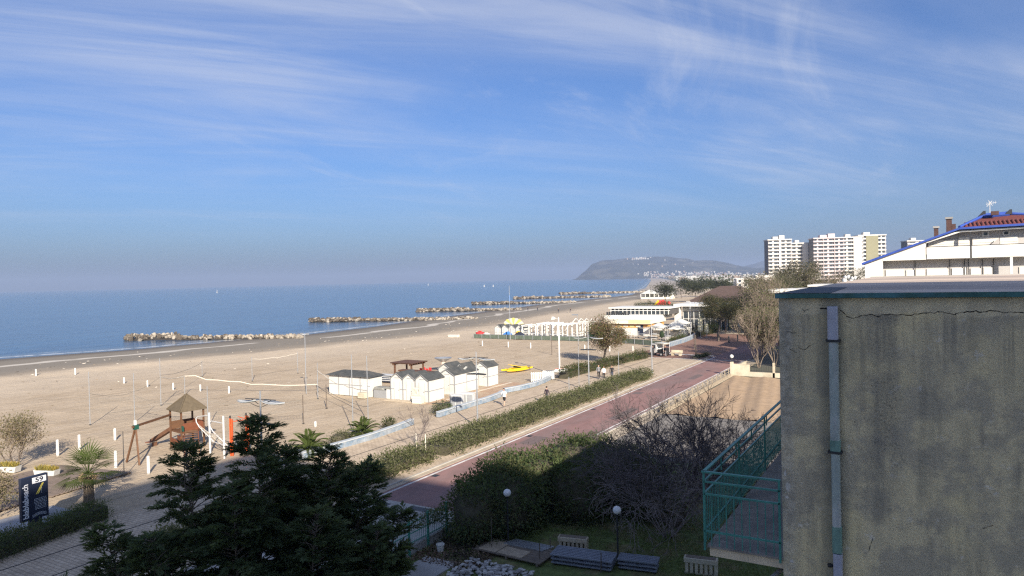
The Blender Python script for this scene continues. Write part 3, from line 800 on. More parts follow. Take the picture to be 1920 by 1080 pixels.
crack([(-1.62, 11.72), (-1.53, 11.70), (-1.48, 11.70)], 0.006)
crack([(-0.665, 8.93), (-0.63, 9.02), (-0.615, 9.10)], 0.008)
crack([(-1.42, 12.03), (-1.38, 11.99), (-1.36, 12.02), (-1.33, 12.01)], 0.007)
crack([(0.55, 9.40), (0.62, 9.44), (0.66, 9.46)], 0.007)
# patches where render has come away at the corner
for x, z, w, h in ((-1.63, 9.62, 0.07, 0.14), (-1.66, 9.80, 0.04, 0.10), (-1.64, 9.48, 0.05, 0.05), (-1.60, 8.62, 0.05, 0.05)):
    pts = []
    for k in range(11):
        a = 2 * math.pi * k / 11; pts.append((x + w / 2 * math.cos(a) * rnd.uniform(0.5, 1.1), z + h / 2 * math.sin(a) * rnd.uniform(0.6, 1.1)))
    mb = MB(O); mb.add([(px, 9.998, pz) for px, pz in pts], [tuple(range(11))]); mb.build('render_patch', mat('bare_render', (0.55, 0.52, 0.46), 0.95, 0.3, 20), t)
# balcony on the seaward side
bx0, bx1 = -2.70, HX - 0.002
by0, by1 = 10.02, 16.6
MB(O).box(bx0, bx1, by0, by1, 8.49, 8.615).build('balcony_slab', mat('balcony_fascia', (0.62, 0.52, 0.37), 0.9, 0.12, 3, 0.1, 30), t)
MB(O).box(bx0 - 0.03, bx1, by0 - 0.03, by1 + 0.03, 8.617, 8.645).build('balcony_floor', mat('balcony_tile', (0.26, 0.24, 0.215), 0.85, 0.2, 5, col2=(0.20, 0.185, 0.17), c2scale=2), t)
rx, ry0, ry1 = bx0 - 0.055, by0 - 0.05, by1 + 0.02
rl = MB(O)
rl.beam((rx, ry0, 9.70), (rx, ry1, 9.70), 0.05, 0.022)
rl.beam((rx - 0.03, ry0, 9.70), (bx1 - 0.01, ry0, 9.70), 0.05, 0.022)
railing = rl.build('railing', M_rail, t)
def bar(p0, p1, w, h, nm='rail_bar'):
    return MB(O).beam(p0, p1, w, h).build(nm, M_rail, railing)
for z in (9.56, 9.385, 8.855):
    bar((rx, ry0, z), (rx, ry1, z), 0.028, 0.024)
    bar((rx, ry0, z), (bx1 - 0.01, ry0, z), 0.028, 0.024)
bal = MB().box(-0.006, 0.006, -0.006, 0.006, 0.11, 0.825).mesh('baluster', M_rail)
post = MB().box(-0.014, 0.014, -0.014, 0.014, 0, 1.12).mesh('railing_post', M_rail)
k = 0
y = ry0 + 0.10
while y < ry1 - 0.05:
    link('baluster', bal, railing, (rx - O[0] - 0.004, y - O[1], 8.55)); y += 0.092
x = rx + 0.10
while x < bx1 - 0.05:
    link('baluster', bal, railing, (x - O[0], ry0 - O[1] - 0.004, 8.55)); x += 0.105
for px_, py_ in ((rx, ry0), (rx, ry0 + 2.2), (rx, ry0 + 4.4), (rx, ry1), (bx1 - 0.03, ry0)):
    link('railing_post', post, railing, (px_ - O[0], py_ - O[1], 8.58))
for y in (ry0 + 1.0, ry0 + 2.0, ry0 + 3.2, ry0 + 4.6):
    link('railing_post', MB().box(-0.01, 0.01, -0.01, 0.01, 0.9, 1.12).mesh('railing_post', M_rail), railing, (rx - O[0], y - O[1], 8.58))
# lower awning frame that peeps out under the balcony
MB(O).beam((-1.92, 9.9, 8.28), (-1.72, 10.3, 8.44), 0.05, 0.05).build('awning_arm', M_steel, t)
MB(O).beam((-1.80, 9.86, 8.26), (-1.60, 9.96, 8.42), 0.03, 0.05).build('awning_arm', M_steel, t)

# ---- yellow house end beyond the roof, with pale vent cowls
t = thing('yellow_house', 'low yellow house end with a flat white roof edge behind the near roof', 'house', (-12.0, 114, 0))
MB((-12, 114, 0)).box(-14.4, -10.2, 110, 118, 0, 10.45).build('wall', mat('yellow_plaster', (0.55, 0.49, 0.27), 0.9, 0.06), t)
MB((-12, 114, 0)).box(-14.7, -7.6, 109.7, 118.3, 10.453, 10.72).build('roof', M_white, t)
for k, x in enumerate((-10.1, -9.3)):
    o = thing('vent_cowl', ('pale bent vent cowl on the white roof edge, the taller one' if k == 0 else 'pale bent vent cowl on the white roof edge, the lower one'), 'vent', (x, 113 + k, 10.72), group='vent cowls on the white roof')
    MB().path([(0, 0, 0), (0, 0, 0.55 - 0.12 * k), (0.22, 0, 0.72 - 0.12 * k), (0.45, 0, 0.62 - 0.12 * k)], 0.2, 8).build('pipe', M_metalw, o, smooth=True)
    o.scale = (1.5, 1.5, 1.5)

# ---- white hotel with blue-edged roof
t = thing('blue_roof_hotel', 'white hotel with sloping blue roof edge, red tiles and timber-white balconies', 'hotel', (2.54, 95.25, -3.4))
t.scale = (1.27, 1.27, 1.27)
O = (2, 75, 0); D = 70.0
M_hwall = mat('hotel_white_siding', (0.70, 0.665, 0.60), 0.8, 0.05, 1, 0.0)
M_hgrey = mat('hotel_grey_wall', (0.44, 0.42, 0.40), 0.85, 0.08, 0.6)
M_hroof = mat('blue_roof_metal', (0.035, 0.075, 0.32), 0.5, 0.15, 3)
M_rtile = mat('red_roof_tile', (0.16, 0.048, 0.04), 0.8, 0.3, 5)
XL, XE = -4.6, 12.0
zl, zk, zt = 13.36, 16.0, 16.15
front = [(XL, 0), (XE, 0), (XE, zt - 0.22), (2.55, zk - 0.22), (XL, zl - 0.15)]
# recessed back wall of the two balcony storeys
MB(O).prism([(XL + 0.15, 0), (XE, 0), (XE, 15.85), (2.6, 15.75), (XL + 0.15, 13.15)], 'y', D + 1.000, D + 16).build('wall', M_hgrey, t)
# front frame: left cheek, gable above the upper balcony, slab bands
MB(O).prism([(XL, 0), (XL + 1.42, 0), (XL + 1.42, 13.40), (0.12, 13.40), (0.12, 14.95), (XL, 13.20)], 'y', D, D + 0.28).build('gable_wall', M_hwall, t)
MB(O).box(XL, XL + 0.16, D + 0.29, D + 1.000, 0, 13.1).build('side_wall', M_hwall, t)
MB(O).prism([(0.12, 14.92), (2.55, 15.74), (XE, 15.90), (XE, 15.80), (2.62, 15.62), (0.12, 14.80)], 'y', D - 0.05, D + 0.16).build('gable_trim', M_white, t)
MB(O).box(XL + 1.42, XE, D - 0.02, D + 1.000, 13.40, 13.52).build('balcony_slab', M_hwall, t)
MB(O).box(XL + 1.42, XE, D - 0.02, D + 1.000, 10.35, 10.50).build('balcony_slab', M_hwall, t)
for x0, x1 in ((0.17, 3.27), (3.40, 6.95), (7.02, XE)):
    MB(O).box(x0, x1, D - 0.08, D + 0.06, 13.44, 14.44).build('parapet', M_hwall, t)
    MB(O).box(x0, x1, D - 0.10, D + 0.08, 14.45, 14.50).build('handrail', M_dkmetal, t)
for x0, x1 in ((XL + 1.5, 0.9), (1.0, 5.8), (5.9, XE)):
    MB(O).box(x0, x1, D - 0.08, D + 0.06, 10.42, 11.42).build('parapet', M_hwall, t)
for x in (3.33,):
    MB(O).box(x - 0.05, x + 0.05, D - 0.09, D + 0.10, 13.45, 15.6).build('post', M_dkmetal, t)
MB(O).box(6.0, 6.18, D - 0.03, D + 0.2, 10.5, 13.4).build('post', M_white, t)
# roller shutters and doors on the recessed wall, upper then lower storey
for x0, x1, z1 in ((0.25, 2.45, 15.05), (2.5, 3.25, 15.2), (3.5, 5.35, 15.12), (5.42, 6.6, 15.12)):
    o = MB(O).box(x0, x1, D + 0.920, D + 0.997, 13.6, z1).build('shutter', M_hwall, t)
    for q in range(1, 4): MB(O).box(x0 + 0.02, x1 - 0.02, D + 0.912, D + 0.922, 13.6 + q * 0.36, 13.63 + q * 0.36).build('slat_joint', M_trimgrey, o)
for x0, x1, z1 in ((XL + 1.6, -1.6, 12.6), (-1.4, 0.0, 12.55), (0.15, 1.8, 12.6), (2.0, 3.0, 12.6), (3.35, 4.1, 12.55), (4.25, 4.9, 12.6), (5.0, 5.6, 12.0), (6.7, 9, 12.6)):
    MB(O).box(x0, x1, D + 0.920, D + 0.997, 10.5, z1).build('shutter', M_hwall, t)
for x in (-0.72, 1.85, 2.9, 3.2, 4.17, 4.95):
    MB(O).tube((x, D + 0.880, 10.5), (x, D + 0.880, 13.35), 0.035, n=6).build('drain_pipe', M_dkmetal, t)
MB(O).add([(4.75, D + 0.6, 14.5), (5.35, D + 0.6, 15.05), (5.36, D + 0.6, 14.5)], [(0, 1, 2)]).build('sun_blind', M_hgrey, t)
for x in (4.43, 5.85):
    o = MB(O).box(x - 0.24, x + 0.24, D + 0.940, D + 0.995, 15.22, 15.62).build('window', M_white, t)
    MB(O).box(x - 0.14, x + 0.14, D + 0.925, D + 0.942, 15.30, 15.54).build('pane', M_glass, o)
# roof: left slope slab, blue verge, upper hipped cap of red tiles with blue ridges
rf = MB(O)
rf.prism([(XL - 0.25, zl - 0.10), (2.55, zk), (2.55, zk - 0.16), (XL - 0.20, zl - 0.27)], 'y', D - 0.35, D + 16)
rf.prism([(2.551, zk), (XE + 0.2, zt + 0.06), (XE + 0.2, zt - 0.14), (2.551, zk - 0.16)], 'y', D - 0.35, D + 16)
roof = rf.build('roof', M_hroof, t)
cap = MB(O)
cap.add([(2.7, D + 0.2, 16.02), (XE + 0.2, D + 0.2, 16.25), (XE + 0.2, D + 3.6, 16.45), (6.35, D + 4.2, 17.1), (4.35, D + 4.2, 17.02), (2.7, D + 12, 16.1)],
        [(0, 1, 2, 3, 4), (0, 4, 5)])
cap.build('roof_cap', M_rtile, roof)
tile = MB().prism([(-0.10, 0), (-0.07, 0.06), (0, 0.085), (0.07, 0.06), (0.10, 0)], 'y', 0, 1.55).mesh('tile', M_rtile)
for k in range(27):
    x = 3.05 + k * 0.30
    link('tile', tile, roof, (x - O[0], D + 0.30 - O[1] , 16.04 + (x - 2.7) * 0.0247), (math.atan(0.27), 0, 0))
rid = MB(O)
rid.tube((2.55, D + 0.1, 16.05), (4.45, D + 4.0, 17.12), 0.12, n=6)
rid.tube((4.45, D + 4.0, 17.06), (6.35, D + 4.1, 17.14), 0.30, n=6)
rid.tube((6.35, D + 4.2, 17.22), (XE, D + 3.6, 16.4), 0.14, n=6)
rid.build('ridge', M_hroof, roof)
for x in (4.42, 6.3):
    MB(O).add([(x - 0.35, D + 3.8, 17.1), (x + 0.22, D + 3.8, 17.15), (x + 0.22, D + 3.8, 17.55), (x + 0.05, D + 3.8, 17.55), (x - 0.35, D + 4.2, 17.1), (x + 0.22, D + 4.2, 17.15), (x + 0.22, D + 4.2, 17.55), (x + 0.05, D + 4.2, 17.55)],
              [(0, 1, 2, 3), (7, 6, 5, 4), (0, 3, 7, 4), (1, 5, 6, 2), (3, 2, 6, 7)]).build('ridge_finial', M_dkmetal, roof)
M_brickred = mat('red_chimney_brick', (0.085, 0.048, 0.042), 0.9, 0.25, 6)
for x, w, z0, z1 in ((0.92, 0.34, 15.0, 16.2), (1.90, 0.42, 15.4, 16.95), (2.25, 0.30, 15.5, 16.5), (5.25, 0.55, 17.1, 17.42)):
    o = MB(O).box(x - w / 2, x + w / 2, D + 3.0, D + 3.4, z0, z1).build('chimney', M_brickred, roof)
for x, w, z1 in ((0.92, 0.5, 16.2), (1.90, 0.58, 16.95)):
    MB(O).box(x - w / 2, x + w / 2, D + 2.9, D + 3.5, z1 + 0.003, z1 + 0.17).build('chimney_cap', M_conc, roof)
an = MB(O); ax_ = 4.95
an.tube((ax_, D + 4, 17.1), (ax_, D + 4, 18.35), 0.03)
an.beam((ax_ - 0.25, D + 4, 18.12), (ax_ + 0.5, D + 4, 18.25), 0.03, 0.03)
for k in range(5): an.beam((ax_ - 0.2 + k * 0.15, D + 4, 18.0 + k * 0.026), (ax_ - 0.2 + k * 0.15, D + 4, 18.28 + k * 0.026), 0.02, 0.02)
an.beam((ax_ - 0.22, D + 4, 17.9), (ax_ + 0.18, D + 4, 18.4), 0.035, 0.035)
an.beam((ax_ - 0.1, D + 4, 18.45), (ax_ + 0.2, D + 4, 17.95), 0.03, 0.03)
an.build('antenna', M_metalw, roof)

# ---- tower blocks in the distance
M_tw = mat('tower_white', (0.60, 0.57, 0.52), 0.9, 0.06, 0.1)
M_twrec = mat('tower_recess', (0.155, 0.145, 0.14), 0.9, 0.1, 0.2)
M_twol = mat('tower_olive', (0.24, 0.225, 0.14), 0.9, 0.06, 0.1)
M_twpink = mat('tower_pale_pink', (0.55, 0.475, 0.46), 0.9, 0.06, 0.1)
def tower(px_, dist, width, depth, top, floors, label, rz=R(24), shaft=None, body=M_tw, panel=None, roofs=1):
    b_ = YAW - math.atan((px_ - 960) / 1320)
    x, y = -math.sin(b_) * dist, math.cos(b_) * dist
    t = thing('tower_block', label, 'apartment tower', (x, y, 0), rz, 'white apartment towers on the skyline')
    w2 = width / 2
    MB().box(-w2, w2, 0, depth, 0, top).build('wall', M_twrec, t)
    MB().box(-w2 - 0.5, w2 + 0.5, -1.2, depth + 0.5, top + 0.003, top + 0.9).build('roof', body, t)
    for q in range(roofs):
        MB().box(-w2 * 0.5 + q * w2 * 0.55, -w2 * 0.5 + q * w2 * 0.55 + w2 * 0.45, depth * 0.2, depth * 0.6, top + 0.91, top + 3.2 + q).build('roof_hut', body, t)
    fh = top / floors
    segs = [(-w2, w2)] if shaft is None else shaft
    for (a, c) in segs:
        band = MB().box(a, c, -1.3, -0.02, 0, 1.25).mesh('balcony', body)
        win = MB().box(a + (c - a) * 0.14, a + (c - a) * 0.40, -0.05, -0.001, 0, 1.3).mesh('window', M_glass)
        win2 = MB().box(a + (c - a) * 0.56, a + (c - a) * 0.86, -0.05, -0.001, 0, 1.3).mesh('window', M_glass)
        wallb = MB().box(a + (c - a) * 0.40, a + (c - a) * 0.56, -0.12, -0.001, 0, fh).mesh('wall_panel', body)
        for f in range(floors):
            link('balcony', band, t, (0, 0, f * fh + fh * 0.08))
            link('window', win, t, (0, 0, f * fh + fh * 0.5)); link('window', win2, t, (0, 0, f * fh + fh * 0.5))
            link('wall_panel', wallb, t, (0, 0, f * fh))
    if shaft is not None:
        for (a, c), (a2, c2) in zip(shaft[:-1], shaft[1:]):
            MB().box(c + 0.05, a2 - 0.05, -1.6, -0.01, 0, top - 0.02).build('stair_shaft', panel or body, t)
    MB().box(w2 + 0.003, w2 + 0.3, 0, depth, 0, top - 0.01).build('end_wall', body, t)
    return t
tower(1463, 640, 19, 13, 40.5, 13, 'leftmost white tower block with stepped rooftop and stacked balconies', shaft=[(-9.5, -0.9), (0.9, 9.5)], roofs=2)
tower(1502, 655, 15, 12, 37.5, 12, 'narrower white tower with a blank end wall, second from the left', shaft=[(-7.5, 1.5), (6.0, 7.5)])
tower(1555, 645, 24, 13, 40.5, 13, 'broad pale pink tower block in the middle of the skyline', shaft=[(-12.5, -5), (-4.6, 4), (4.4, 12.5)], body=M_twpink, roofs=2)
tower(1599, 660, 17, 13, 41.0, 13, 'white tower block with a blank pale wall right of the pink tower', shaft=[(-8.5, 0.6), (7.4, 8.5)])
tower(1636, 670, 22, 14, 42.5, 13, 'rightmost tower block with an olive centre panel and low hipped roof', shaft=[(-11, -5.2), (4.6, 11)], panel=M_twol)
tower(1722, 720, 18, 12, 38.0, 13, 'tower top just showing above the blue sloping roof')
for k, (px_, dist, w, h, lab) in enumerate(((1452, 560, 26, 11, 'low white block at the foot of the leftmost tower'), (1500, 430, 22, 12, 'low white house among trees below the middle tower'), (1415, 520, 24, 9, 'small white hotel left of the tower blocks'))):
    b_ = YAW - math.atan((px_ - 960) / 1320); x, y = -math.sin(b_) * dist, math.cos(b_) * dist
    t = thing('low_block', lab, 'building', (x, y, 0), R(20))
    MB().box(-w / 2, w / 2, 0, 12, 0, h).build('wall', M_tw, t)
    for f in range(3):
        for q in range(6): MB().box(-w / 2 + 1.2 + q * w / 6.3, -w / 2 + 3.0 + q * w / 6.3, -0.08, -0.001, 1 + f * 3, 2.5 + f * 3).build('window', M_glass, t)
    MB().box(-w / 2 - 0.4, w / 2 + 0.4, -0.4, 12.4, h + 0.003, h + 0.4).build('roof', M_white, t)
# long white single-storey building beyond the bare poplars
t = thing('long_white_building', 'long low white building with flat roof edges behind the bare poplars', 'building', (-20, 150, 0))
O = (-20, 150, 0)
MB(O).box(-27, -6, 148, 160, 0, 8.6).build('wall', M_conc, t)
MB(O).box(-29, -5, 147, 161, 8.603, 9.3).build('roof', M_white, t)
MB(O).box(-27.5, -5.5, 146.8, 147.9, 4.6, 5.3).build('balcony', M_white, t)
for q in range(6):
    MB(O).box(-26 + q * 3.3, -24 + q * 3.3, 147.9, 147.997, 5.6, 7.8).build('window', M_glass, t); MB(O).box(-26 + q * 3.3, -24 + q * 3.3, 147.9, 147.997, 1.2, 3.4).build('window', M_glass, t)

# ---- walls round the ploughed plot
t = thing('plot_wall', 'cream corner wall with dark railings behind the ploughed plot', 'wall', (-18, 88.6, 0))
O = (-18, 88.6, 0)
MB(O).box(-20.6, -18.6, 88.4, 88.7, 0, 1.45).build('wall', M_cream, t)
MB(O).box(-18.6, -6, 88.4, 88.7, 0, 0.55).build('low_wall', M_cream, t)
MB(O).box(-20.85, -20.55, 88.2, 88.75, 0, 1.7).build('pillar', M_cream, t)
MB(O).box(-15.9, -15.65, 88.4, 88.72, 0, 1.75).build('pillar', M_cream, t)
MB(O).box(-20.9, -20.65, 88.8, 96.5, 0, 0.9).build('side_wall', M_cream, t)
bme = MB().box(-0.015, 0.015, -0.015, 0.015, 0, 0.95).mesh('bar', M_dkmetal)
rl = MB(O).beam((-18.5, 88.55, 1.5), (-6, 88.55, 1.5), 0.05, 0.05).beam((-18.5, 88.55, 0.72), (-6, 88.55, 0.72), 0.05, 0.05).build('railing', M_dkmetal, t)
for q in range(60): link('bar', bme, rl, (-18.4 + q * 0.2 - O[0], 88.55 - O[1], 0.6))
t = thing('plot_fence', 'low pale kerb fence with short posts along the ploughed plot', 'fence', (-20.9, 75, 0))
O = (-20.9, 75, 0)
MB(O).box(-21.05, -20.75, 62, 88.1, 0, 0.28).build('kerb', mat('beige_fence_concrete', (0.30, 0.25, 0.185), 0.9, 0.15, 2), t)
M_fpost = mat('beige_fence_concrete', (0.30, 0.25, 0.185), 0.9, 0.15, 2)
pme = MB().box(-0.05, 0.05, -0.05, 0.05, 0.28, 0.9).mesh('post', M_fpost)
for q in range(14): link('post', pme, t, (0, 62.3 + q * 1.95 - O[1], 0))
MB(O).beam((-20.9, 62, 0.85), (-20.9, 88.1, 0.85), 0.02, 0.05).build('rail', M_fpost, t)
MB(O).beam((-20.9, 62, 0.55), (-20.9, 88.1, 0.55), 0.02, 0.05).build('rail', M_fpost, t)
# ================================================================== promenade furniture
M_wallblue = mat('blue_white_wall', (0.28, 0.31, 0.34), 0.8, 0.2, 3, 0.1, 20, col2=(0.16, 0.225, 0.30), c2scale=1.3, c2lo=0.40, c2hi=0.66)
M_walltop = mat('wall_coping', (0.42, 0.45, 0.47), 0.75, 0.1, 2)
M_redbrick = mat('brick_platform', (0.38, 0.23, 0.15), 0.9, 0.15, 2)
def low_wall(pts, label, h=0.5, w=0.32):
    c = pts[len(pts) // 2]
    t = thing('sea_wall', label, 'wall', (c[0], c[1], 0), group='low painted walls along the promenade')
    a = MB((c[0], c[1], 0)); b_ = MB((c[0], c[1], 0))
    for p, q in zip(pts[:-1], pts[1:]):
        d = Vector((q[0] - p[0], q[1] - p[1], 0)).normalized() * 0.02
        P_ = Vector((p[0], p[1], h / 2)); Q_ = Vector((q[0], q[1], h / 2)) + d
        a.beam(P_, Q_, w, h)
        b_.beam((p[0], p[1], h + 0.05), (q[0] + d.x, q[1] + d.y, h + 0.05), w + 0.10, 0.09)
    a.build('wall', M_wallblue, t); b_.build('coping', M_walltop, t, bevel=0.03)
low_wall([(-38.6, 33.2), (-38.5, 36), (-38.2, 42), (-38.5, 46), (-38.9, 48.5)], 'near blue and white low wall curving beside two palms', 0.42, 0.35)
low_wall([(-38.7, 52.0), (-38.8, 54.5), (-38.9, 58), (-38.9, 61), (-39.2, 63.6), (-39.7, 65.2)], 'short blue and white low wall beside the grey cabinets', 0.42, 0.35)
low_wall([(-40.2, 66.3), (-39.6, 68.6), (-39.3, 71.5), (-39.6, 74.5), (-40.1, 77.0), (-40.9, 79.2)], 'curved white low wall beside the white pallets', 0.42, 0.32)
low_wall([(-38.9, 121), (-38.9, 128), (-39.3, 135), (-40.2, 141)], 'long white low wall at the edge of the red plaza', 0.7, 0.35)
low_wall([(-38.6, 160), (-38.6, 168), (-39.2, 176)], 'far white low wall where the lane bends', 0.9, 0.4)

# lamp posts with two curved reflector sails and a pair of dark lower arms
M_sail = mat('pale_reflector', (0.52, 0.54, 0.56), 0.35, 0.05, transl=0.25)
def lamp_post(loc, label, first=[]):
    if first: return copy_tree(first[0], loc, None, label)
    t = thing('lamp_post', label, 'street lamp', loc, R(8), 'promenade lamp posts')
    MB().tube((0, 0, 0), (0, 0, 4.2), 0.075, 0.06, 10).tube((0, 0, 4.2), (0, 0, 6.45), 0.06, 0.04, 8).build('pole', M_steel, t, smooth=False)
    MB().lathe([(0.16, 0), (0.16, 0.06), (0.10, 0.12), (0.10, 0.35)], n=10).build('base', M_steel, t)
    for s in (-1, 1):
        n = 9; m_ = 5; vs = []; fs = []
        for i in range(n):
            f = i / (n - 1); x = s * (0.18 + 1.50 * f); wd = 0.42 * math.sin(math.pi * (0.12 + 0.86 * f)) ** 0.8
            for j in range(m_):
                u = -1 + 2 * j / (m_ - 1)
                vs.append((x, wd * u, 5.90 - 0.16 * math.sin(math.pi * f * 0.8) + 0.08 * u * u))
        for i in range(n - 1):
            for j in range(m_ - 1):
                fs.append((i * m_ + j, (i + 1) * m_ + j, (i + 1) * m_ + j + 1, i * m_ + j + 1))
        o = MB().add(vs, fs).build('reflector', M_sail, t, smooth=True)
        sm = o.modifiers.new('thick', 'SOLIDIFY'); sm.thickness = 0.025
        MB().tube((0, 0, 5.98), (s * 1.1, 0, 5.97), 0.025, n=6).tube((s * 0.15, 0.0, 5.7), (s * 0.75, 0.1, 5.95), 0.02, n=5).tube((0, 0, 5.5), (s * 0.6, -0.1, 5.72), 0.018, n=5).build('bracket', M_dkmetal, t)
        MB().prism([(s * 0.05, 4.52), (s * 0.85, 4.50), (s * 0.85, 4.60), (s * 0.05, 4.66)], 'y', -0.13, 0.13).build('floodlight', M_dkmetal, t, bevel=0.02)
    first.append(t); return t
lamp_post((-32.75, 27.2, 0.02), 'lamp post with pale sails rising above the dark conifer')
lamp_post((-32.7, 49.5, 0.02), 'lamp post with pale sails standing in the long hedge before the white cabins')
lamp_post((-32.0, 70.8, 0.02), 'lamp post by the three walkers near the round bare tree')
lamp_post((-30.5, 87.2, 0.02), 'lamp post at the far end of the long hedge near the white cart')
# tall white floodlight mast
t = thing('floodlight_mast', 'tall thick white mast with one floodlight behind the sand court', 'lamp', (-40.4, 80.4, 0))
MB().tube((0, 0, 0), (0, 0, 7.5), 0.11, 0.085, 10).build('pole', M_white, t, smooth=False)
MB().tube((0, 0, 7.3), (-0.6, 0, 7.35), 0.03).build('arm', M_white, t)
MB().prism([(-0.95, 7.2), (-0.55, 7.25), (-0.55, 7.5), (-0.85, 7.6)], 'y', -0.2, 0.2).build('lamp_head', M_white, t)
t = thing('floodlight_mast', 'thin tall mast with crossed floodlights among the net poles', 'lamp', (-61.0, 57.1, 0))
MB().tube((0, 0, 0), (0, 0, 6.8), 0.05, 0.04, 8).build('pole', M_steel, t)
MB().beam((-0.55, 0, 6.75), (0.55, 0, 6.75), 0.06, 0.06).build('crossbar', M_metalw, t)
for s in (-1, 1): MB().box(s * 0.45 - 0.14, s * 0.45 + 0.14, -0.15, 0.1, 6.72, 6.92).build('lamp_head', M_steel, t)
t = thing('flagpole', 'very tall thin flagpole with a furled pennant by the beach club', 'flagpole', (-74.2, 125.3, 0))
MB().tube((0, 0, 0), (0, 0, 11.2), 0.09, 0.045, 8).build('pole', M_steel, t)
MB().prism([(-0.02, 9.2), (0.10, 9.3), (0.16, 8.4), (0.10, 7.9), (-0.02, 7.8)], 'y', -0.03, 0.03).build('pennant', M_blue, t)
for x, y, h, r, m_, lab, cat in ((-32.4, 66.6, 2.1, 0.05, M_steel, 'short grey post at the hedge edge before the lone dark walker', 'post'), (-31.3, 77.8, 3.7, 0.04, M_steel, 'thin grey pole beside the three walkers', 'pole'),
                            (-52.9, 102.6, 3.2, 0.07, M_bark, 'dark wooden pole standing in the sand behind the floodlight mast', 'pole'), (-30.6, 107.7, 3.3, 0.09, M_bark, 'brown post with a flat top by the stone bench on the plaza', 'post'),
                            (-33.9, 118.5, 2.9, 0.07, M_bark, 'brown post on the far side of the plaza', 'post'), (-40.0, 137.3, 7.4, 0.09, M_metalw, 'white lamp mast in front of the glass pavilion', 'lamp'),
                            (-34.0, 72.5, 8.4, 0.035, M_steel, 'very thin tall pole beside the second lamp post', 'pole')):
    t = thing('street_post', lab, cat, (x, y, 0))
    MB().tube((0, 0, 0), (0, 0, h), r, r * 0.7, 8).build('pole', m_, t)
    MB().lathe([(r * 1.6, 0), (r * 1.6, 0.05), (r, 0.09)], n=8).build('base', m_, t)
    if h > 7: MB().box(-0.7, 0.02, -0.1, 0.1, h - 0.15, h - 0.02).build('lamp_head', m_, t)
for x, y, lab in ((-31.1, 131, 'dark bollard on the plaza crossing, the nearer one'), (-30.2, 134, 'dark bollard on the plaza crossing, the farther one')):
    t = thing('bollard', lab, 'bollard', (x, y, 0), group='dark bollards on the plaza')
    MB().lathe([(0.13, 0), (0.13, 1.1), (0.10, 1.2), (0.04, 1.24)], n=10).build('post', M_dkmetal, t)
    MB().lathe([(0.17, 0), (0.17, 0.06)], n=10).build('base', M_dkmetal, t)
t = thing('stone_bench', 'pale stone block bench on the red plaza beside a brown post', 'bench', (-33.6, 107.6, 0))
MB().box(-0.9, 0.9, -0.35, 0.35, 0.38, 0.55).build('seat', M_cream, t, bevel=0.03)
for s in (-1, 1): MB().box(s * 0.6 - 0.18, s * 0.6 + 0.18, -0.3, 0.3, 0, 0.377).build('leg', M_cream, t)
MB().box(-0.9, 0.9, 0.25, 0.35, 0.553, 0.85).build('backrest', M_cream, t)
t = thing('globe_lamp', 'small white globe lamp on the cream corner pillar of the plot wall', 'lamp', (-20.7, 88.45, 1.7))
MB().tube((0, 0, 0), (0, 0, 0.45), 0.05).build('stem', M_dkmetal, t)
MB().lathe([(0.05, 0.45), (0.19, 0.53), (0.24, 0.68), (0.19, 0.83), (0.05, 0.91)], n=12).build('globe', M_white, t, smooth=True)

# ---- info sign
t = thing('beach_sign', 'dark blue upright sign with white lettering and number 59 behind the clipped hedge', 'sign', (-39.75, 18.6, 0), R(98))
M_navy = mat('navy_sign_panel', (0.018, 0.024, 0.045), 0.45, 0.05)
M_navy2 = mat('navy_sign_side', (0.03, 0.034, 0.05), 0.5)
M_print = mat('white_print', (0.72, 0.72, 0.74), 0.6)
M_printg = mat('grey_print', (0.42, 0.44, 0.47), 0.6)
sgn = MB().box(-0.70, 0.68, -0.10, 0.10, 0.72, 2.95).build('panel', M_navy, t, bevel=0.015)
MB().box(-0.30, 0.34, -0.07, 0.07, 0.0, 0.718).build('foot', M_navy2, t)
def text(body, size, x, z, m_, parent, rot=0.0, xs=1.0, name='lettering', align='LEFT', y=-0.104, bold=0.0):
    cu = bpy.data.curves.new(name, 'FONT'); cu.body = body; cu.size = size; cu.align_x = align; cu.extrude = 0.002; cu.offset = bold
    cu.materials.append(m_)
    tmp = bpy.data.objects.new(name, cu); COL.objects.link(tmp)
    bpy.context.view_layer.update()
    me = bpy.data.meshes.new_from_object(tmp.evaluated_get(bpy.context.evaluated_depsgraph_get()))
    bpy.data.objects.remove(tmp); bpy.data.curves.remove(cu)
    o = bpy.data.objects.new(name, me); COL.objects.link(o); o.parent = parent
    o.rotation_euler = (R(90), rot, 0); o.location = (x, y, z); o.scale = (xs, 1, 1)
    return o
text('blablabeach', 0.40, -0.36, 0.86, M_print, sgn, R(-90), 0.95, bold=0.008)
MB().box(-0.14, 0.58, -0.104, -0.1005, 2.56, 2.86).build('number_plate', M_print, sgn)
text('59', 0.32, 0.22, 2.61, M_navy, sgn, 0, 1.35, align='CENTER', y=-0.107, bold=0.008)
M_goldp = mat('gold_print', (0.62, 0.52, 0.10), 0.6)
for dx, m_ in ((0, M_goldp), (0.09, M_print)):
    MB().add([(0.02 + dx, -0.103, 1.98), (0.09 + dx, -0.103, 1.98), (0.40 + dx * 0.6, -0.103, 2.50), (0.36 + dx * 0.6, -0.103, 2.50)], [(0, 1, 2, 3)]).build('printed_mark', m_ if dx == 0 else M_goldp, sgn)
MB().add([(0.30, -0.103, 1.98), (0.315, -0.103, 1.98), (0.36, -0.103, 2.40), (0.345, -0.103, 2.40)], [(0, 1, 2, 3)]).build('printed_mark', M_printg, sgn)
rnd = random.Random(8)
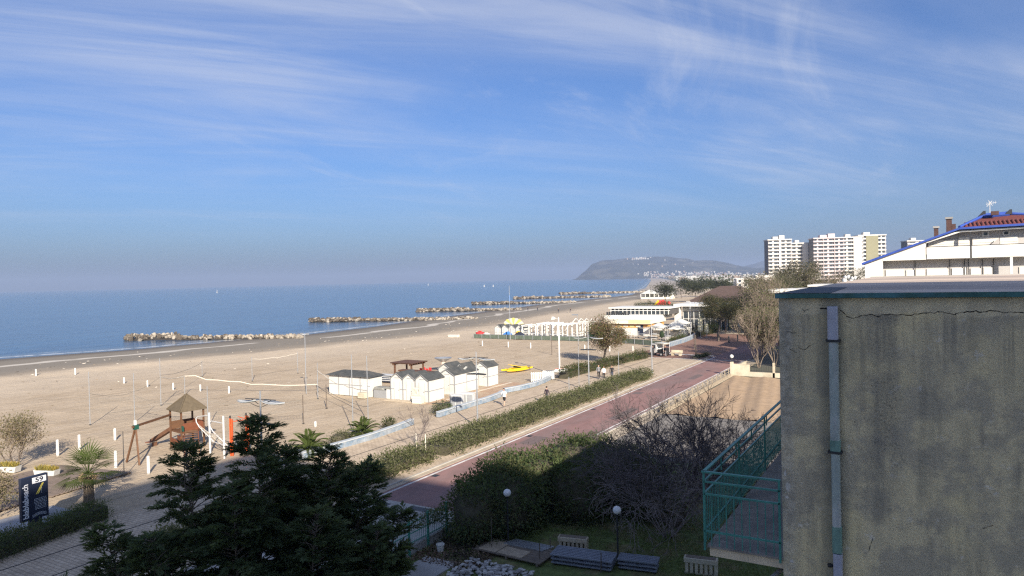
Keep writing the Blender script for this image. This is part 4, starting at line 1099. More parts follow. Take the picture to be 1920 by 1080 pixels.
for k in range(8):
    x0 = -0.02 + 0.02 * k * (k % 2)
    mb = MB(); x = -0.06 + (0.04 if k > 3 else 0)
    while x < 0.56:
        w = rnd.uniform(0.05, 0.13); mb.box(x, min(x + w, 0.58), -0.103, -0.1005, 1.73 - k * 0.075, 1.757 - k * 0.075); x += w + 0.025
    mb.build('printed_line', M_printg, sgn)
for k in range(3):
    mb = MB(); pts = []
    for q in range(13):
        f = q / 12; pts.append((-0.18 + 0.72 * f, 0.92 - 0.055 * k + 0.09 * math.sin(f * 3.0)))
    for (a, c), (a2, c2) in zip(pts[:-1], pts[1:]):
        mb.add([(a, -0.103, c), (a2, -0.103, c2), (a2, -0.103, c2 + 0.025), (a, -0.103, c + 0.025)], [(0, 1, 2, 3)])
    mb.build('printed_wave', M_printg, sgn)

# ---- planter troughs with yellow grass, boardwalk, pale blue ramp
M_trough = mat('white_trough', (0.50, 0.49, 0.46), 0.6, 0.08)
M_ygrass = mat('yellow_grass', (0.40, 0.31, 0.07), 0.9, transl=0.3); M_ygrass2 = mat('green_yellow_grass', (0.22, 0.20, 0.06), 0.9, transl=0.3)
rng = np.random.default_rng(12)
for x, y, lab in ((-51.0, 24.7, 'white trough of yellow grass behind the dark blue sign'), (-54.6, 24.0, 'white trough of yellow grass under the bare tree at the left edge')):
    t = thing('planter', lab, 'planter', (x, y, 0.05), R(20), 'white planter troughs')
    t.scale = (0.85, 0.85, 0.85)
    MB().prism([(-0.85, 0), (0.85, 0), (0.98, 0.48), (0.90, 0.48), (0.88, 0.44), (-0.88, 0.44), (-0.90, 0.48), (-0.98, 0.48)], 'y', -0.3, 0.3).build('trough', M_trough, t)
    p = np.column_stack([rng.uniform(-0.85, 0.85, 500), rng.uniform(-0.26, 0.26, 500), np.full(500, 0.42)])
    ax = np.column_stack([rng.normal(0, 0.4, 500), rng.normal(0, 0.4, 500), np.ones(500)])
    link('foliage', leaf_mesh('foliage', p, ax, rng.uniform(0.2, 0.5, 500), 0.05, [M_ygrass, M_ygrass2], rng), t)
t = thing('boardwalk', 'grey brown wooden boardwalk laid on the sand by the palm', 'boardwalk', (-49.5, 24.6, 0), R(10))
M_board = mat('weathered_board', (0.20, 0.155, 0.125), 0.9, 0.25, 3, 0.15, 20, stretch=(0.3, 2, 1))
bme = MB().box(-3.6, 3.6, -0.07, 0.07, 0, 0.05).mesh('plank', M_board)
for q in range(36): link('plank', bme, t, (rnd.uniform(-0.05, 0.05), -3.0 + q * 0.155, 0.05))
MB().box(-3.5, -3.35, -3.0, 2.6, -0.06, 0.048).build('joist', M_bark, t); MB().box(3.35, 3.5, -3.0, 2.6, -0.06, 0.048).build('joist', M_bark, t)
t = thing('boardwalk', 'second brown boardwalk behind the dark blue sign at the left edge', 'boardwalk', (-47.2, 18.5, 0), R(10))
for q in range(34): link('plank', bme, t, (rnd.uniform(-0.05, 0.05), -3.0 + q * 0.155, 0.03), scl=(0.55, 1, 1))
tag(MB().box(-43.6, -39.4, 15.0, 21.4, -0.12, 0.05).build('ramp_paving', mat('pale_blue_concrete', (0.36, 0.37, 0.40), 0.85, 0.12, 0.8, col2=(0.30, 0.30, 0.32), c2scale=0.7)), kind='structure')

# ---- white cart on the plaza
t = thing('utility_cart', 'white three-wheeled canopy cart parked on the plaza at the end of the hedges', 'cart', (-36.0, 106.6, 0.02), R(-25))
MB().prism([(-1.5, 0.45), (-1.45, 1.15), (-1.15, 1.85), (-0.15, 1.95), (-0.05, 0.45)], 'y', -0.65, 0.65).build('cab', M_white, t, bevel=0.05)
MB().prism([(-1.44, 1.20), (-1.20, 1.76), (-1.22, 1.80), (-1.47, 1.20)], 'y', -0.55, 0.55).build('windscreen', M_glass, t)
for s in (-1, 1): MB().box(-0.95, -0.25, s * 0.652 - 0.004, s * 0.652 + 0.004, 1.15, 1.72).build('side_window', M_glass, t)
MB().box(-0.04, 1.5, -0.7, 0.7, 0.45, 0.6).build('cargo_bed', M_dkmetal, t)
MB().box(-0.3, 1.55, -0.72, 0.72, 1.97, 2.06).build('canopy', M_fabric, t)
for sx in (0.05, 1.45):
    for sy in (-0.65, 0.65): MB().tube((sx, sy, 0.6), (sx, sy, 1.97), 0.03).build('canopy_post', M_metalw, t)
MB().box(0.1, 0.7, -0.6, 0.6, 0.603, 1.05).build('seat', M_black, t, bevel=0.04)
MB().box(0.9, 1.45, -0.6, 0.6, 0.603, 1.25).build('cargo', M_black, t, bevel=0.05)
for x, y in ((-1.05, 0), (1.0, -0.66), (1.0, 0.66)):
    o = MB().tube((x, y - 0.09, 0.32), (x, y + 0.09, 0.32), 0.32, n=14).build('wheel', M_black, t)
    MB().tube((x, y - 0.1, 0.32), (x, y + 0.1, 0.32), 0.15, n=10).build('hub', M_metalw, o)
t = thing('spinning_board', 'round dark signboard on a thin post behind the white cart', 'sign', (-38.9, 116.5, 0))
MB().tube((0, 0, 0), (0, 0, 2.5), 0.04).build('post', M_dkmetal, t)
MB().lathe([(0.03, 1.9), (0.35, 2.1), (0.42, 2.5), (0.30, 2.95), (0.03, 3.15)], n=10).build('topiary', mat('dark_topiary', (0.02, 0.035, 0.015), 0.9, 0.4, 9, 0.8, 12), t)
tag(t, 'small dark clipped ball tree on a thin stem behind the white cart', 'topiary tree'); t.name = 'topiary_tree'
# ================================================================== beach furniture
# ---- white wooden bollards
def bollard(x, y, h, label, first=[]):
    if first:
        r = copy_tree(first[0], (x, y, 0), None, label); r.scale = (1, 1, h); return
    t = thing('beach_bollard', label, 'bollard', (x, y, 0), group='white bollards on the sand')
    MB().lathe([(0.095, -0.1), (0.095, 0.94), (0.085, 0.985), (0.04, 1.0)], n=10).build('post', M_white, t, smooth=False)
    MB().lathe([(0.102, 0.0), (0.102, 0.05)], n=10).build('collar', M_trimgrey, t)
    t.scale = (1, 1, h); first.append(t)
for x, y, h, lab in ((-56.6, 28.2, 1.2, 'tall white bollard farthest left in front of the fan palm'), (-57.2, 30.1, 1.13, 'white bollard just right of the leftmost tall one'),
    (-57.7, 33.2, 0.97, 'white bollard behind the swing frame on the left'), (-49.1, 28.25, 1.13, 'white bollard beside the foot of the swing frame'), (-45.2, 28.2, 1.19, 'white bollard nearest the conifer, right of the thin dark post'),
    (-111.0, 52.7, 1.1, 'far white bollard near the wet sand, the leftmost'), (-107.1, 56.1, 1.0, 'far white bollard near the wet sand, the right one'), (-90.7, 53.6, 0.8, 'small white bollard between the first two net poles'),
    (-84.8, 53.1, 0.8, 'small white bollard left of the tall second net pole'), (-79.4, 53.0, 0.8, 'small white bollard behind the pyramid roof of the play tower'), (-74.9, 53.5, 0.8, 'small white bollard just right of the pyramid roof'),
    (-70.1, 53.8, 0.8, 'small white bollard under the end of the pale rope'), (-46.2, 44.2, 0.45, 'tiny white marker standing alone on the sand behind the palms'),
    (-72.5, 112, 1.0, 'white bollard at the left end of the row before the beach club'), (-66.5, 111.5, 1.0, 'white bollard before the red tubs of the beach club'), (-61.5, 111, 1.0, 'white bollard before the blue playhouse'),
    (-55.6, 110.8, 1.0, 'white bollard before the white pergola frames'), (-50.6, 110.5, 1.0, 'white bollard left of the white floodlight mast'), (-45.8, 110, 1.0, 'white bollard between the mast and the round tree'), (-42.3, 111.6, 0.9, 'white bollard right of the round tree')):
    bollard(x, y, h, lab)

# ---- thin poles of the sand courts, with sagging ropes and nets
poles = {}
def pole(key, x, y, h, label, r=0.042, m_=None):
    t = thing('net_pole', label, 'pole', (x, y, 0), group='thin poles of the sand courts')
    MB().tube((0, 0, -0.2), (0, 0, h), r, r * 0.8, 6).build('pole', m_ or M_steel, t)
    MB().lathe([(r * 2, 0), (r * 2, 0.08)], n=8).build('foot', M_dkmetal, t)
    poles[key] = Vector((x, y, h))
pole('a', -66.3, 35.9, 4.9, 'thin net pole standing farthest left on the sand')
pole('b', -63.3, 38.3, 4.6, 'thin net pole second from the left')
pole('c', -69.9, 45.2, 5.0, 'thin net pole where the thick pale rope begins')
pole('d', -74.1, 50.9, 2.2, 'short net pole behind the tip of the pyramid roof')
pole('e', -86.6, 62.2, 2.2, 'short far net pole on the sand ridge')
pole('f', -75.6, 61.6, 3.2, 'thin net pole halfway between the play tower and the crossed floodlights')
pole('g', -76.0, 69.7, 3.0, 'thin net pole behind the crossed floodlight mast')
pole('h', -57.0, 55.0, 2.6, 'short net pole left of the flat-roofed white hut')
pole('i', -51.8, 51.1, 2.4, 'leaning dark net post before the flat-roofed white hut', 0.05, M_bark)
pole('j', -41.5, 43.9, 6.5, 'tall thin net pole just behind the palms')
pole('k', -42.8, 47.2, 6.0, 'tall thin net pole left of the three gabled cabins')
pole('l', -55.2, 40.1, 3.6, 'thin pole behind the white climbing frame')
pole('m', -48.0, 44.5, 2.6, 'dark net post right of the pale lamp sails', 0.05, M_bark)
pole('n', -60.6, 58.5, 3.4, 'thin pole by the left end of the flat-roofed hut')
pole('o', -46.0, 27.0, 3.0, 'thin dark post standing by the swing frame', 0.03, M_dkmetal)
def sag(a, b, drop, n=12):
    return [a.lerp(b, k / n) - Vector((0, 0, drop * 4 * (k / n) * (1 - k / n))) for k in range(n + 1)]
def rope(a, b, drop, r, m_, label, wob=0.0, seed=0):
    rr = random.Random(seed); pts = sag(a, b, drop)
    pts = [pts[0]] + [p + Vector((0, 0, rr.gauss(0, wob))) for p in pts[1:-1]] + [pts[-1]]
    c = a.lerp(b, 0.5); c.z = 0
    o = MB(tuple(c)).path([tuple(p) for p in pts], r, 5).build('rope', m_, None); o.location = c
    tag(o, label, 'rope', 'ropes between the net poles')
def net(a, b, ha, hb, drop, label, cell=0.28):
    c = a.lerp(b, 0.5); c.z = 0
    t = thing('court_net', label, 'net', tuple(c), group='nets of the sand courts')
    L = (b - a).length; n = max(4, int(L / cell)); top = sag(a, b, drop, n); m_ = 6
    mb = MB(tuple(c))
    def pt(k, j):
        lo = ha + (hb - ha) * k / n
        p = top[k]; return (p.x, p.y, p.z - (lo) * j / m_)
    for k in range(n + 1): mb.path([pt(k, j) for j in (0, m_)], 0.006, 3)
    for j in range(1, m_): mb.path([pt(k, j) for k in range(0, n + 1, 2)], 0.006, 3)
    mb.build('mesh', M_netdark, t)
    MB(tuple(c)).path([pt(k, 0) for k in range(n + 1)], 0.018, 5).build('top_cord', M_netdark, t)
    MB(tuple(c)).path([pt(k, m_) for k in range(n + 1)], 0.014, 5).build('bottom_cord', M_netdark, t)
P_ = poles
def z(key, zz): v = P_[key].copy(); v.z = zz; return v
rope(z('c', 2.95), z('d', 2.15), 0.15, 0.045, M_rope, 'thick pale rope from its first pole to the pole behind the pyramid roof', 0.03, 1)
rope(z('d', 2.15), z('n', 0.9), 0.35, 0.045, M_rope, 'long wavy pale rope running right from behind the pyramid roof', 0.10, 2)
rope(z('a', 2.9), z('c', 3.0), 0.9, 0.02, M_netdark, 'thin slack rope between the two leftmost net poles', 0.03, 3)
rope(z('c', 3.2), z('e', 2.0), 0.4, 0.02, M_netdark, 'thin slack rope rising towards the far ridge pole', 0.03, 4)
rope(z('e', 2.1), z('f', 2.6), 0.3, 0.02, M_netdark, 'thin rope along the sand ridge', 0.03, 5)
rope(z('f', 2.9), z('g', 2.8), 0.2, 0.03, M_rope, 'pale rope end before the crossed floodlight mast', 0.03, 6)
rope(z('n', 2.5), z('k', 2.9), 0.5, 0.04, M_rope, 'pale wavy rope drooping before the flat-roofed hut', 0.10, 7)
rope(z('h', 1.4), z('k', 1.5), 0.3, 0.025, M_netdark, 'dark rope across the face of the flat-roofed hut', 0.06, 8)
rope(z('b', 2.6), z('l', 2.6), 0.7, 0.02, M_netdark, 'slack rope between the second pole and the pole behind the climbing frame', 0.03, 9)
net(z('a', 2.6), z('b', 2.5), 1.3, 1.3, 0.25, 'grey sagging court net at the far left')
net(z('b', 2.5), z('l', 2.3), 0.9, 0.9, 0.45, 'grey sagging court net behind the play tower')
net(z('l', 2.3), z('m', 2.2), 1.1, 0.7, 0.45, 'grey court net stretched right of the orange posts')

# ---- playground
t = thing('play_tower', 'brown timber play tower with pyramid roof, slide and arched climbing wall', 'playground tower', (-50.0, 34.2, 0))
O = (-50.0, 34.2, 0)
cs = [(-50.75, 33.55), (-48.95, 33.25), (-48.65, 34.95), (-50.45, 35.25)]
for x, y in cs: MB(O).beam((x, y, 0), (x, y, 3.05), 0.11, 0.11, up=(0, 1, 0)).build('post', M_playwood, t)
cx, cy = -49.7, 34.25
ex = [(cx + (x - cx) * 1.22, cy + (y - cy) * 1.22) for x, y in cs]
rv = [(x, y, 3.02) for x, y in ex] + [(cx, cy, 4.15)] + [(x, y, 2.97) for x, y in ex]
roof = MB(O).add(rv, [(0, 1, 4), (1, 2, 4), (2, 3, 4), (3, 0, 4), (0, 5, 6, 1), (1, 6, 7, 2), (2, 7, 8, 3), (3, 8, 5, 0), (8, 7, 6, 5)]).build('roof', M_playroof, t)
for q in range(4): MB(O).beam((*ex[q], 3.05), (cx, cy, 4.19), 0.06, 0.05).build('hip_batten', M_playroof, roof)
deck = [(x, y, 1.42) for x, y in cs] + [(x, y, 1.30) for x, y in cs]
MB(O).add(deck, [(0, 1, 2, 3), (7, 6, 5, 4), (0, 4, 5, 1), (1, 5, 6, 2), (2, 6, 7, 3), (3, 7, 4, 0)]).build('deck', M_playwood, t)
for a, c in ((1, 2), (2, 3), (3, 0)):
    p, q = Vector((*cs[a], 1.75)), Vector((*cs[c], 1.75)); MB(O).beam(p, q, 0.04, 0.62).build('guard_panel', M_playbrown if a != 3 else M_playwood, t)
MB(O).beam((-48.95, 33.25, 1.72), (-48.6, 33.2, 1.72), 0.05, 0.4).build('guard_panel', M_greenp, t)
MB(O).beam((*cs[0], 0.62), (*cs[1], 0.50), 0.05, 0.42).build('lower_panel', M_playbrown, t)
MB(O).beam(((cs[0][0] + cs[1][0]) / 2 + 0.1, (cs[0][1] + cs[1][1]) / 2 + 0.05, 0.55), (cs[1][0], cs[1][1] - 0.07, 0.55), 0.05, 1.1).build('lower_panel', M_playbrown, t)
# slide
s0, s1 = Vector((-50.7, 33.8, 1.46)), Vector((-52.75, 33.35, 0.32))
sl = MB(O); sd_ = (s1 - s0).normalized(); sn = Vector((sd_.y, -sd_.x, 0)).normalized()
sl.beam(s0, s1, 0.50, 0.04); sl.beam(s1, s1 + Vector((-0.55, -0.12, -0.04)), 0.50, 0.05)
sl.build('slide', M_playbrown, t)
for s in (-1, 1): MB(O).beam(s0 + sn * 0.27 * s + Vector((0, 0, 0.10)), s1 + sn * 0.27 * s + Vector((0, 0, 0.10)), 0.04, 0.26).build('slide_side', M_wood, t)
MB(O).beam(s1 + Vector((0.2, 0, 0)), (s1.x + 0.2, s1.y, 0), 0.07, 0.4, up=(0, 1, 0)).build('slide_foot', M_wood, t)
# arched climbing wall with slats
A0 = Vector((-48.75, 33.9, 1.45)); A1 = Vector((-47.25, 32.9, 0.0)); arch = []
for q in range(11):
    f = q / 10; p = A0.lerp(A1, f); p.z = 1.45 * math.cos(f * math.pi / 2) ** 0.75 ; arch.append(p)
adir = (A1 - A0); adir.z = 0; adir.normalize(); an_ = Vector((-adir.y, adir.x, 0))
for s in (-1, 1):
    mb = MB(O)
    for p, q in zip(arch[:-1], arch[1:]): mb.beam(p + an_ * 0.5 * s, q + an_ * 0.5 * s, 0.05, 0.34)
    mb.build('arch_side', M_playbrown, t)
for p in arch[1:-1]:
    MB(O).beam(p - an_ * 0.48 + Vector((0, 0, 0.05)), p + an_ * 0.48 + Vector((0, 0, 0.05)), 0.16, 0.05).build('step', M_playwood, t)
MB(O).beam((-50.75, 33.55, 0.15), (-48.9, 33.25, 0.12), 0.08, 0.10).build('ground_beam', M_playwood, t)
MB(O).beam((-49.9, 33.3, 0.1), (-49.2, 33.9, 1.4), 0.06, 0.08).build('brace', M_playwood, t)
t = thing('swing_frame', 'timber swing frame with green corner joint joined to the play tower', 'swing', (-49.2, 29.9, 0))
O = (-49.2, 29.9, 0)
ap = Vector((-48.75, 29.55, 2.60))
MB(O).beam((-49.65, 29.35, 0), ap, 0.11, 0.11).build('leg', M_playwood, t); MB(O).beam((-47.95, 29.25, 0), ap, 0.11, 0.11).build('leg', M_playwood, t)
MB(O).beam(ap + Vector((0.1, -0.3, 0.02)), (-50.5, 33.4, 2.62), 0.13, 0.15).build('beam', M_playwood, t)
MB(O).box(ap.x - 0.14, ap.x + 0.14, ap.y - 0.14, ap.y + 0.16, ap.z - 0.2, ap.z + 0.12).build('joint', M_greenp, t)
MB(O).box(ap.x - 0.06, ap.x + 0.06, ap.y - 0.1, ap.y + 0.04, ap.z + 0.121, ap.z + 0.45).build('end_cap', M_white, t)
t = thing('climbing_frame', 'white tubular climbing frame with a rope web beside the play tower', 'climbing frame', (-45.2, 33.5, 0))
O = (-45.2, 33.5, 0)
MB(O).tube((-46.3, 33.75, 0), (-46.3, 33.75, 3.05), 0.075, n=8).build('post', M_metalw, t); MB(O).tube((-43.9, 33.15, 0), (-43.9, 33.15, 3.1), 0.075, n=8).build('post', M_metalw, t)
for z0 in (2.85, 2.55):
    dx = 0 if z0 > 2.7 else 0.25
    pts = [(-46.3 + (2.4 if dx else 0), 33.75 - (0.6 if dx else 0), z0)]
    base = Vector((-48.3, 34.2, 2.35)) if not dx else Vector((-46.0, 33.7, 2.3))
    pts += [(base.x, base.y, base.z + 0.15), (base.x - 0.22, base.y, base.z), (base.x - 0.18, base.y, base.z - 0.28), (base.x + 0.3, base.y - 0.1, base.z - 0.6), (base.x + 2.6, base.y - 0.6, base.z - 1.35)]
    MB(O).path(pts, 0.04, 7).build('hoop', M_metalw, t)
mb = MB(O)
for q in range(6): mb.tube((-48.1 + q * 0.36, 34.1 - q * 0.1, 1.95 - q * 0.1), (-44.4, 33.3, 0.95 + q * 0.15), 0.014, n=4)
for q in range(5): mb.tube((-47.6 + q * 0.55, 34.0 - q * 0.12, 1.75 - q * 0.14), (-47.2 + q * 0.6, 33.8 - q * 0.13, 1.15 + 0.06 * q), 0.014, n=4)
mb.build('rope_web', M_rope, t)
MB(O).tube((-46.3, 33.75, 0.95), (-43.9, 33.15, 0.98), 0.03, n=6).build('crossbar', M_metalw, t)
for x, y, lab, tilt in ((-44.1, 33.95, 'orange steel exercise post left of the dark lamp post', 0), (-43.9, 35.2, 'orange steel exercise post with a slanted foot, close behind the lamp post', 1)):
    t = thing('exercise_post', lab, 'exercise post', (x, y, 0), R(20), 'orange exercise posts')
    MB().box(-0.12, -0.03, -0.06, 0.06, 0, 2.75).build('upright', M_orange, t); MB().box(0.05, 0.12, -0.06, 0.06, 0, 2.70).build('upright', M_orange, t)
    MB().box(-0.13, 0.13, -0.07, 0.07, 2.2, 2.32).build('crosspiece', M_orange, t)
    MB().box(-0.11, -0.04, -0.05, 0.05, 2.751, 2.95).build('end_cap', M_dkmetal, t)
    if tilt:
        MB().beam((-0.5, -0.1, 0.5), (0.05, 0, 1.2), 0.06, 0.1).build('strut', M_orange, t); MB().beam((-0.7, -0.1, 0.35), (0.3, 0, 0.15), 0.08, 0.14).build('pedal_rail', M_orange, t)
    else: MB().beam((-0.03, 0, 1.3), (0.05, 0, 1.3), 0.06, 0.1).build('strut', M_orange, t)
    MB().tube((0, 0, 2.5), (0.9 if not tilt else -0.9, 0.25, 2.62), 0.03).build('bar', M_orange, t)

# ---- white beach cabins
def gable_cabin(x0, x1, y0, y1, h, pk, label, door='front', trim=True, win=None):
    c = ((x0 + x1) / 2, (y0 + y1) / 2, 0)
    t = thing('beach_cabin', label, 'beach cabin', c, group='white gabled beach cabins')
    xm = (x0 + x1) / 2
    MB(c).prism([(x0, 0), (x1, 0), (x1, h), (xm, pk), (x0, h)], 'y', y0, y1).build('wall', M_cabin, t)
    sl = (pk - h) / (xm - x0); ov = 0.10; th = 0.05
    rf = MB(c).prism([(x0 - ov, h - ov * sl + 0.012), (xm, pk + 0.012), (x1 + ov, h - ov * sl + 0.012), (x1 + ov, h - ov * sl + 0.012 + th), (xm, pk + 0.012 + th * 1.2), (x0 - ov, h - ov * sl + 0.012 + th)], 'y', y0 - 0.14, y1 + 0.12).build('roof', M_slate, t)
    # verge boards, corner posts, belt and door
    for s, xe in ((-1, x0), (1, x1)):
        MB(c).beam((xe + s * 0.06, y0 - 0.155, h - 0.06), (xm, y0 - 0.155, pk - 0.02), 0.03, 0.06).build('verge_board', M_trimgrey, t)
        MB(c).box(xe - 0.05, xe + 0.05, y0 - 0.045, y0 - 0.003, 0, h - 0.08).build('corner_post', M_trimgrey, t)
    MB(c).box(x0 + 0.06, x1 - 0.06, y0 - 0.03, y0 - 0.003, 1.10, 1.17).build('belt', M_trimgrey, t)
    L = y1 - y0; n = max(1, round(L / 1.9))
    for s, xe in ((1, x1),):
        MB(c).box(xe + 0.003, xe + 0.03, y0 + 0.05, y1 - 0.05, 1.10, 1.17).build('belt', M_trimgrey, t)
        for q in range(1, n): MB(c).box(xe + 0.003, xe + 0.035, y0 + L * q / n - 0.04, y0 + L * q / n + 0.04, 0, h - 0.05).build('batten', M_trimgrey, t)
        MB(c).box(xe + 0.003, xe + 0.04, y0 - 0.04, y0 + 0.06, 0, h - 0.06).build('batten', M_trimgrey, t)
    d = MB(c).box(xm - 0.36, xm + 0.36, y0 - 0.035, y0 - 0.004, 0.05, min(1.95, h - 0.1)).build('door', M_cabin, t)
    for s in (-1, 1): MB(c).box(xm + s * 0.37 - 0.012, xm + s * 0.37 + 0.012, y0 - 0.042, y0 - 0.036, 0.05, min(1.95, h - 0.1)).build('door_joint', M_trimgrey, d)
    MB(c).box(xm + 0.22, xm + 0.30, y0 - 0.06, y0 - 0.036, 1.0, 1.06).build('handle', M_dkmetal, d)
    MB(c).box(xm - 0.32, xm + 0.32, y0 - 0.03, y0 - 0.004, h + 0.02, h + 0.07).build('vent', M_trimgrey, t)
    return t, c, rf
gable_cabin(-49.35, -47.68, 58.1, 60.7, 2.28, 2.85, 'left of three joined white gabled cabins beside the brown pergola')
gable_cabin(-47.66, -45.98, 58.05, 60.7, 2.28, 2.85, 'middle of three joined white gabled cabins')
gable_cabin(-45.96, -44.28, 58.0, 60.7, 2.28, 2.85, 'right of three joined white gabled cabins, with a pallet leaning on it')
t, c, rf = gable_cabin(-46.45, -44.45, 62.9, 67.6, 2.2, 2.78, 'long white cabin with a pale skylight patch on its dark roof')
for q in range(3):
    MB(c).beam((-45.05 - 0.10 * q + 0.25, 65.4 + q * 0.32, 2.565 - 0.06 + 0.055 * q), (-44.75 - 0.10 * q + 0.25 - 0.3, 65.4 + q * 0.32, 2.565 + 0.06 + 0.055 * q), 0.26, 0.02).build('roof_sheet', M_fabric, rf)
gable_cabin(-46.1, -44.35, 69.5, 71.8, 2.28, 2.85, 'rightmost white gabled cabin nearest the yellow boat')
gable_cabin(-49.5, -47.7, 66.9, 69.3, 2.25, 2.82, 'white cabin half hidden behind the long cabin, the left one')
gable_cabin(-47.65, -46.6, 67.9, 70.2, 2.2, 2.72, 'narrow white cabin half hidden behind the long cabin, the right one')
# flat-roofed hut
t = thing('beach_hut', 'wide white hut with a low dark hipped roof, left of the cabins', 'beach hut', (-55.2, 59.6, 0))
O = (-55.2, 59.6, 0)
MB(O).box(-58.4, -52.25, 58.1, 60.0, 0, 2.2).build('wall', M_cabin, t)
MB(O).add([(-58.7, 57.75, 2.205), (-51.95, 57.75, 2.205), (-51.95, 60.35, 2.205), (-58.7, 60.35, 2.205), (-57.2, 58.9, 2.68), (-53.5, 58.9, 2.68), (-53.5, 59.3, 2.68), (-57.2, 59.3, 2.68)],
          [(3, 2, 1, 0), (0, 1, 5, 4), (1, 2, 6, 5), (2, 3, 7, 6), (3, 0, 4, 7), (4, 5, 6, 7)]).build('roof', M_slate, t)
for x in (-56.9, -55.3, -53.7): MB(O).box(x - 0.05, x + 0.05, 58.06, 58.097, 0, 2.15).build('batten', M_trimgrey, t)
MB(O).box(-58.4, -52.3, 58.07, 58.097, 1.15, 1.22).build('belt', M_trimgrey, t)
MB(O).box(-53.4, -52.6, 58.05, 58.095, 0.05, 1.95).build('door', M_cabin, t)
t = thing('stacked_seats', 'pale stacked beach furniture on the sand behind the hut roof', 'stacked furniture', (-58.0, 67.5, 0))
for q in range(4): MB().box(-1.3 + 0.1 * q, 1.3 - 0.05 * q, -0.5, 0.5, 0.3 + q * 0.22, 0.36 + q * 0.22).build('lounger', M_metalw, t)
for s in (-1, 1): MB().box(s * 1.1 - 0.05, s * 1.1 + 0.05, -0.5, 0.5, 0, 0.298).build('leg', M_metalw, t)
# clutter between hut and cabins
M_tarp = mat('grey_tarpaulin', (0.22, 0.22, 0.20), 0.85, 0.25, 3, 0.4, 8)
t = thing('lounger_stack', 'pile of sun loungers with dark rails between hut and cabins', 'lounger stack', (-51.0, 61.3, 0))
for q in range(5): MB().box(-0.95, 0.9, -0.4 + 0.05 * q, 0.7, 0.25 + q * 0.24, 0.31 + q * 0.24).build('lounger', M_tarp if q % 2 else M_metalw, t)
for s in (-1, 1): MB().box(s * 0.8 - 0.05, s * 0.8 + 0.05, -0.35, 0.5, 0, 0.249).build('leg', M_dkmetal, t)
t = thing('covered_counter', 'grey counter box under a grey tarpaulin beside the hut', 'counter', (-50.7, 58.6, 0))
MB().box(-1.15, 0.6, -0.45, 0.45, 0, 0.85).build('box', M_trimgrey, t); MB().prism([(-1.25, 0.853), (0.3, 0.853), (0.1, 1.12), (-1.0, 1.18)], 'y', -0.5, 0.5).build('tarpaulin', M_tarp, t, bevel=0.05)
MB().box(0.61, 1.15, -0.4, 0.4, 0, 1.0).build('cabinet', M_metalw, t); MB().prism([(0.3, 1.003), (1.2, 1.003), (1.1, 1.25), (0.5, 1.2)], 'y', -0.42, 0.42).build('cover', M_tarp, t, bevel=0.04)
t = thing('rescue_board', 'upright yellow rescue board leaning at the left cabin', 'rescue board', (-49.75, 59.6, 0))
MB().prism([(-0.16, 0), (0.16, 0), (0.22, 1.0), (0.10, 2.1), (-0.10, 2.1), (-0.22, 1.0)], 'y', -0.05, 0.05).build('board', M_yellow, t, bevel=0.02)
MB().box(-0.12, 0.12, -0.07, -0.051, 0.9, 1.0).build('strap', M_dkmetal, t)
t = thing('crate', 'pale wooden crate on the sand at the hut corner', 'crate', (-52.5, 57.2, 0))
MB().box(-0.45, 0.45, -0.35, 0.35, 0.05, 0.65).build('box', M_cream, t)
for q in range(3): MB().box(-0.47, 0.47, -0.37, -0.351, 0.08 + q * 0.2, 0.22 + q * 0.2).build('slat', M_cream, t)
t = thing('pallet', 'pale wooden pallet leaning against the right gabled cabin', 'pallet', (-45.9, 57.75, 0), 0)
for q in range(5): MB().beam((-0.32 + q * 0.16, -0.28, 0.02), (-0.32 + q * 0.16, 0.17, 1.45), 0.10, 0.025, up=(0, 1, 0)).build('slat', M_rope, t)
for zz in (0.15, 0.75, 1.35): MB().beam((-0.4, -0.21 + zz * 0.31, zz), (0.4, -0.21 + zz * 0.31, zz), 0.04, 0.09).build('batten', M_rope, t)
t = thing('crate', 'pale low box in front of the right gabled cabin', 'crate', (-45.0, 57.2, 0), R(8))
MB().box(-0.55, 0.5, -0.3, 0.3, 0.0, 0.75).build('box', M_rope, t)
for q in range(3): MB().box(-0.57, 0.52, -0.32, -0.301, 0.06 + q * 0.24, 0.22 + q * 0.24).build('slat', M_rope, t)
# brick footpath round the cabins
tag(MB().box(-44.2, -40.2, 57.2, 73.5, -0.2, 0.012).build('cabin_paving', mat('warm_sand_paving', (0.40, 0.27, 0.18), 0.9, 0.15, 2, col2=(0.45, 0.35, 0.24), c2scale=0.7)), kind='structure')
tag(MB().box(-43.6, -43.3, 60.0, 73.4, -0.1, 0.02).build('paving_edge', mat('pale_edge_stone', (0.60, 0.53, 0.42), 0.9)), kind='structure')
tag(MB().box(-49.5, -44.2, 57.05, 57.75, -0.15, 0.03).build('cabin_step', mat('pale_plank', (0.52, 0.43, 0.31), 0.9, 0.15)), kind='structure')
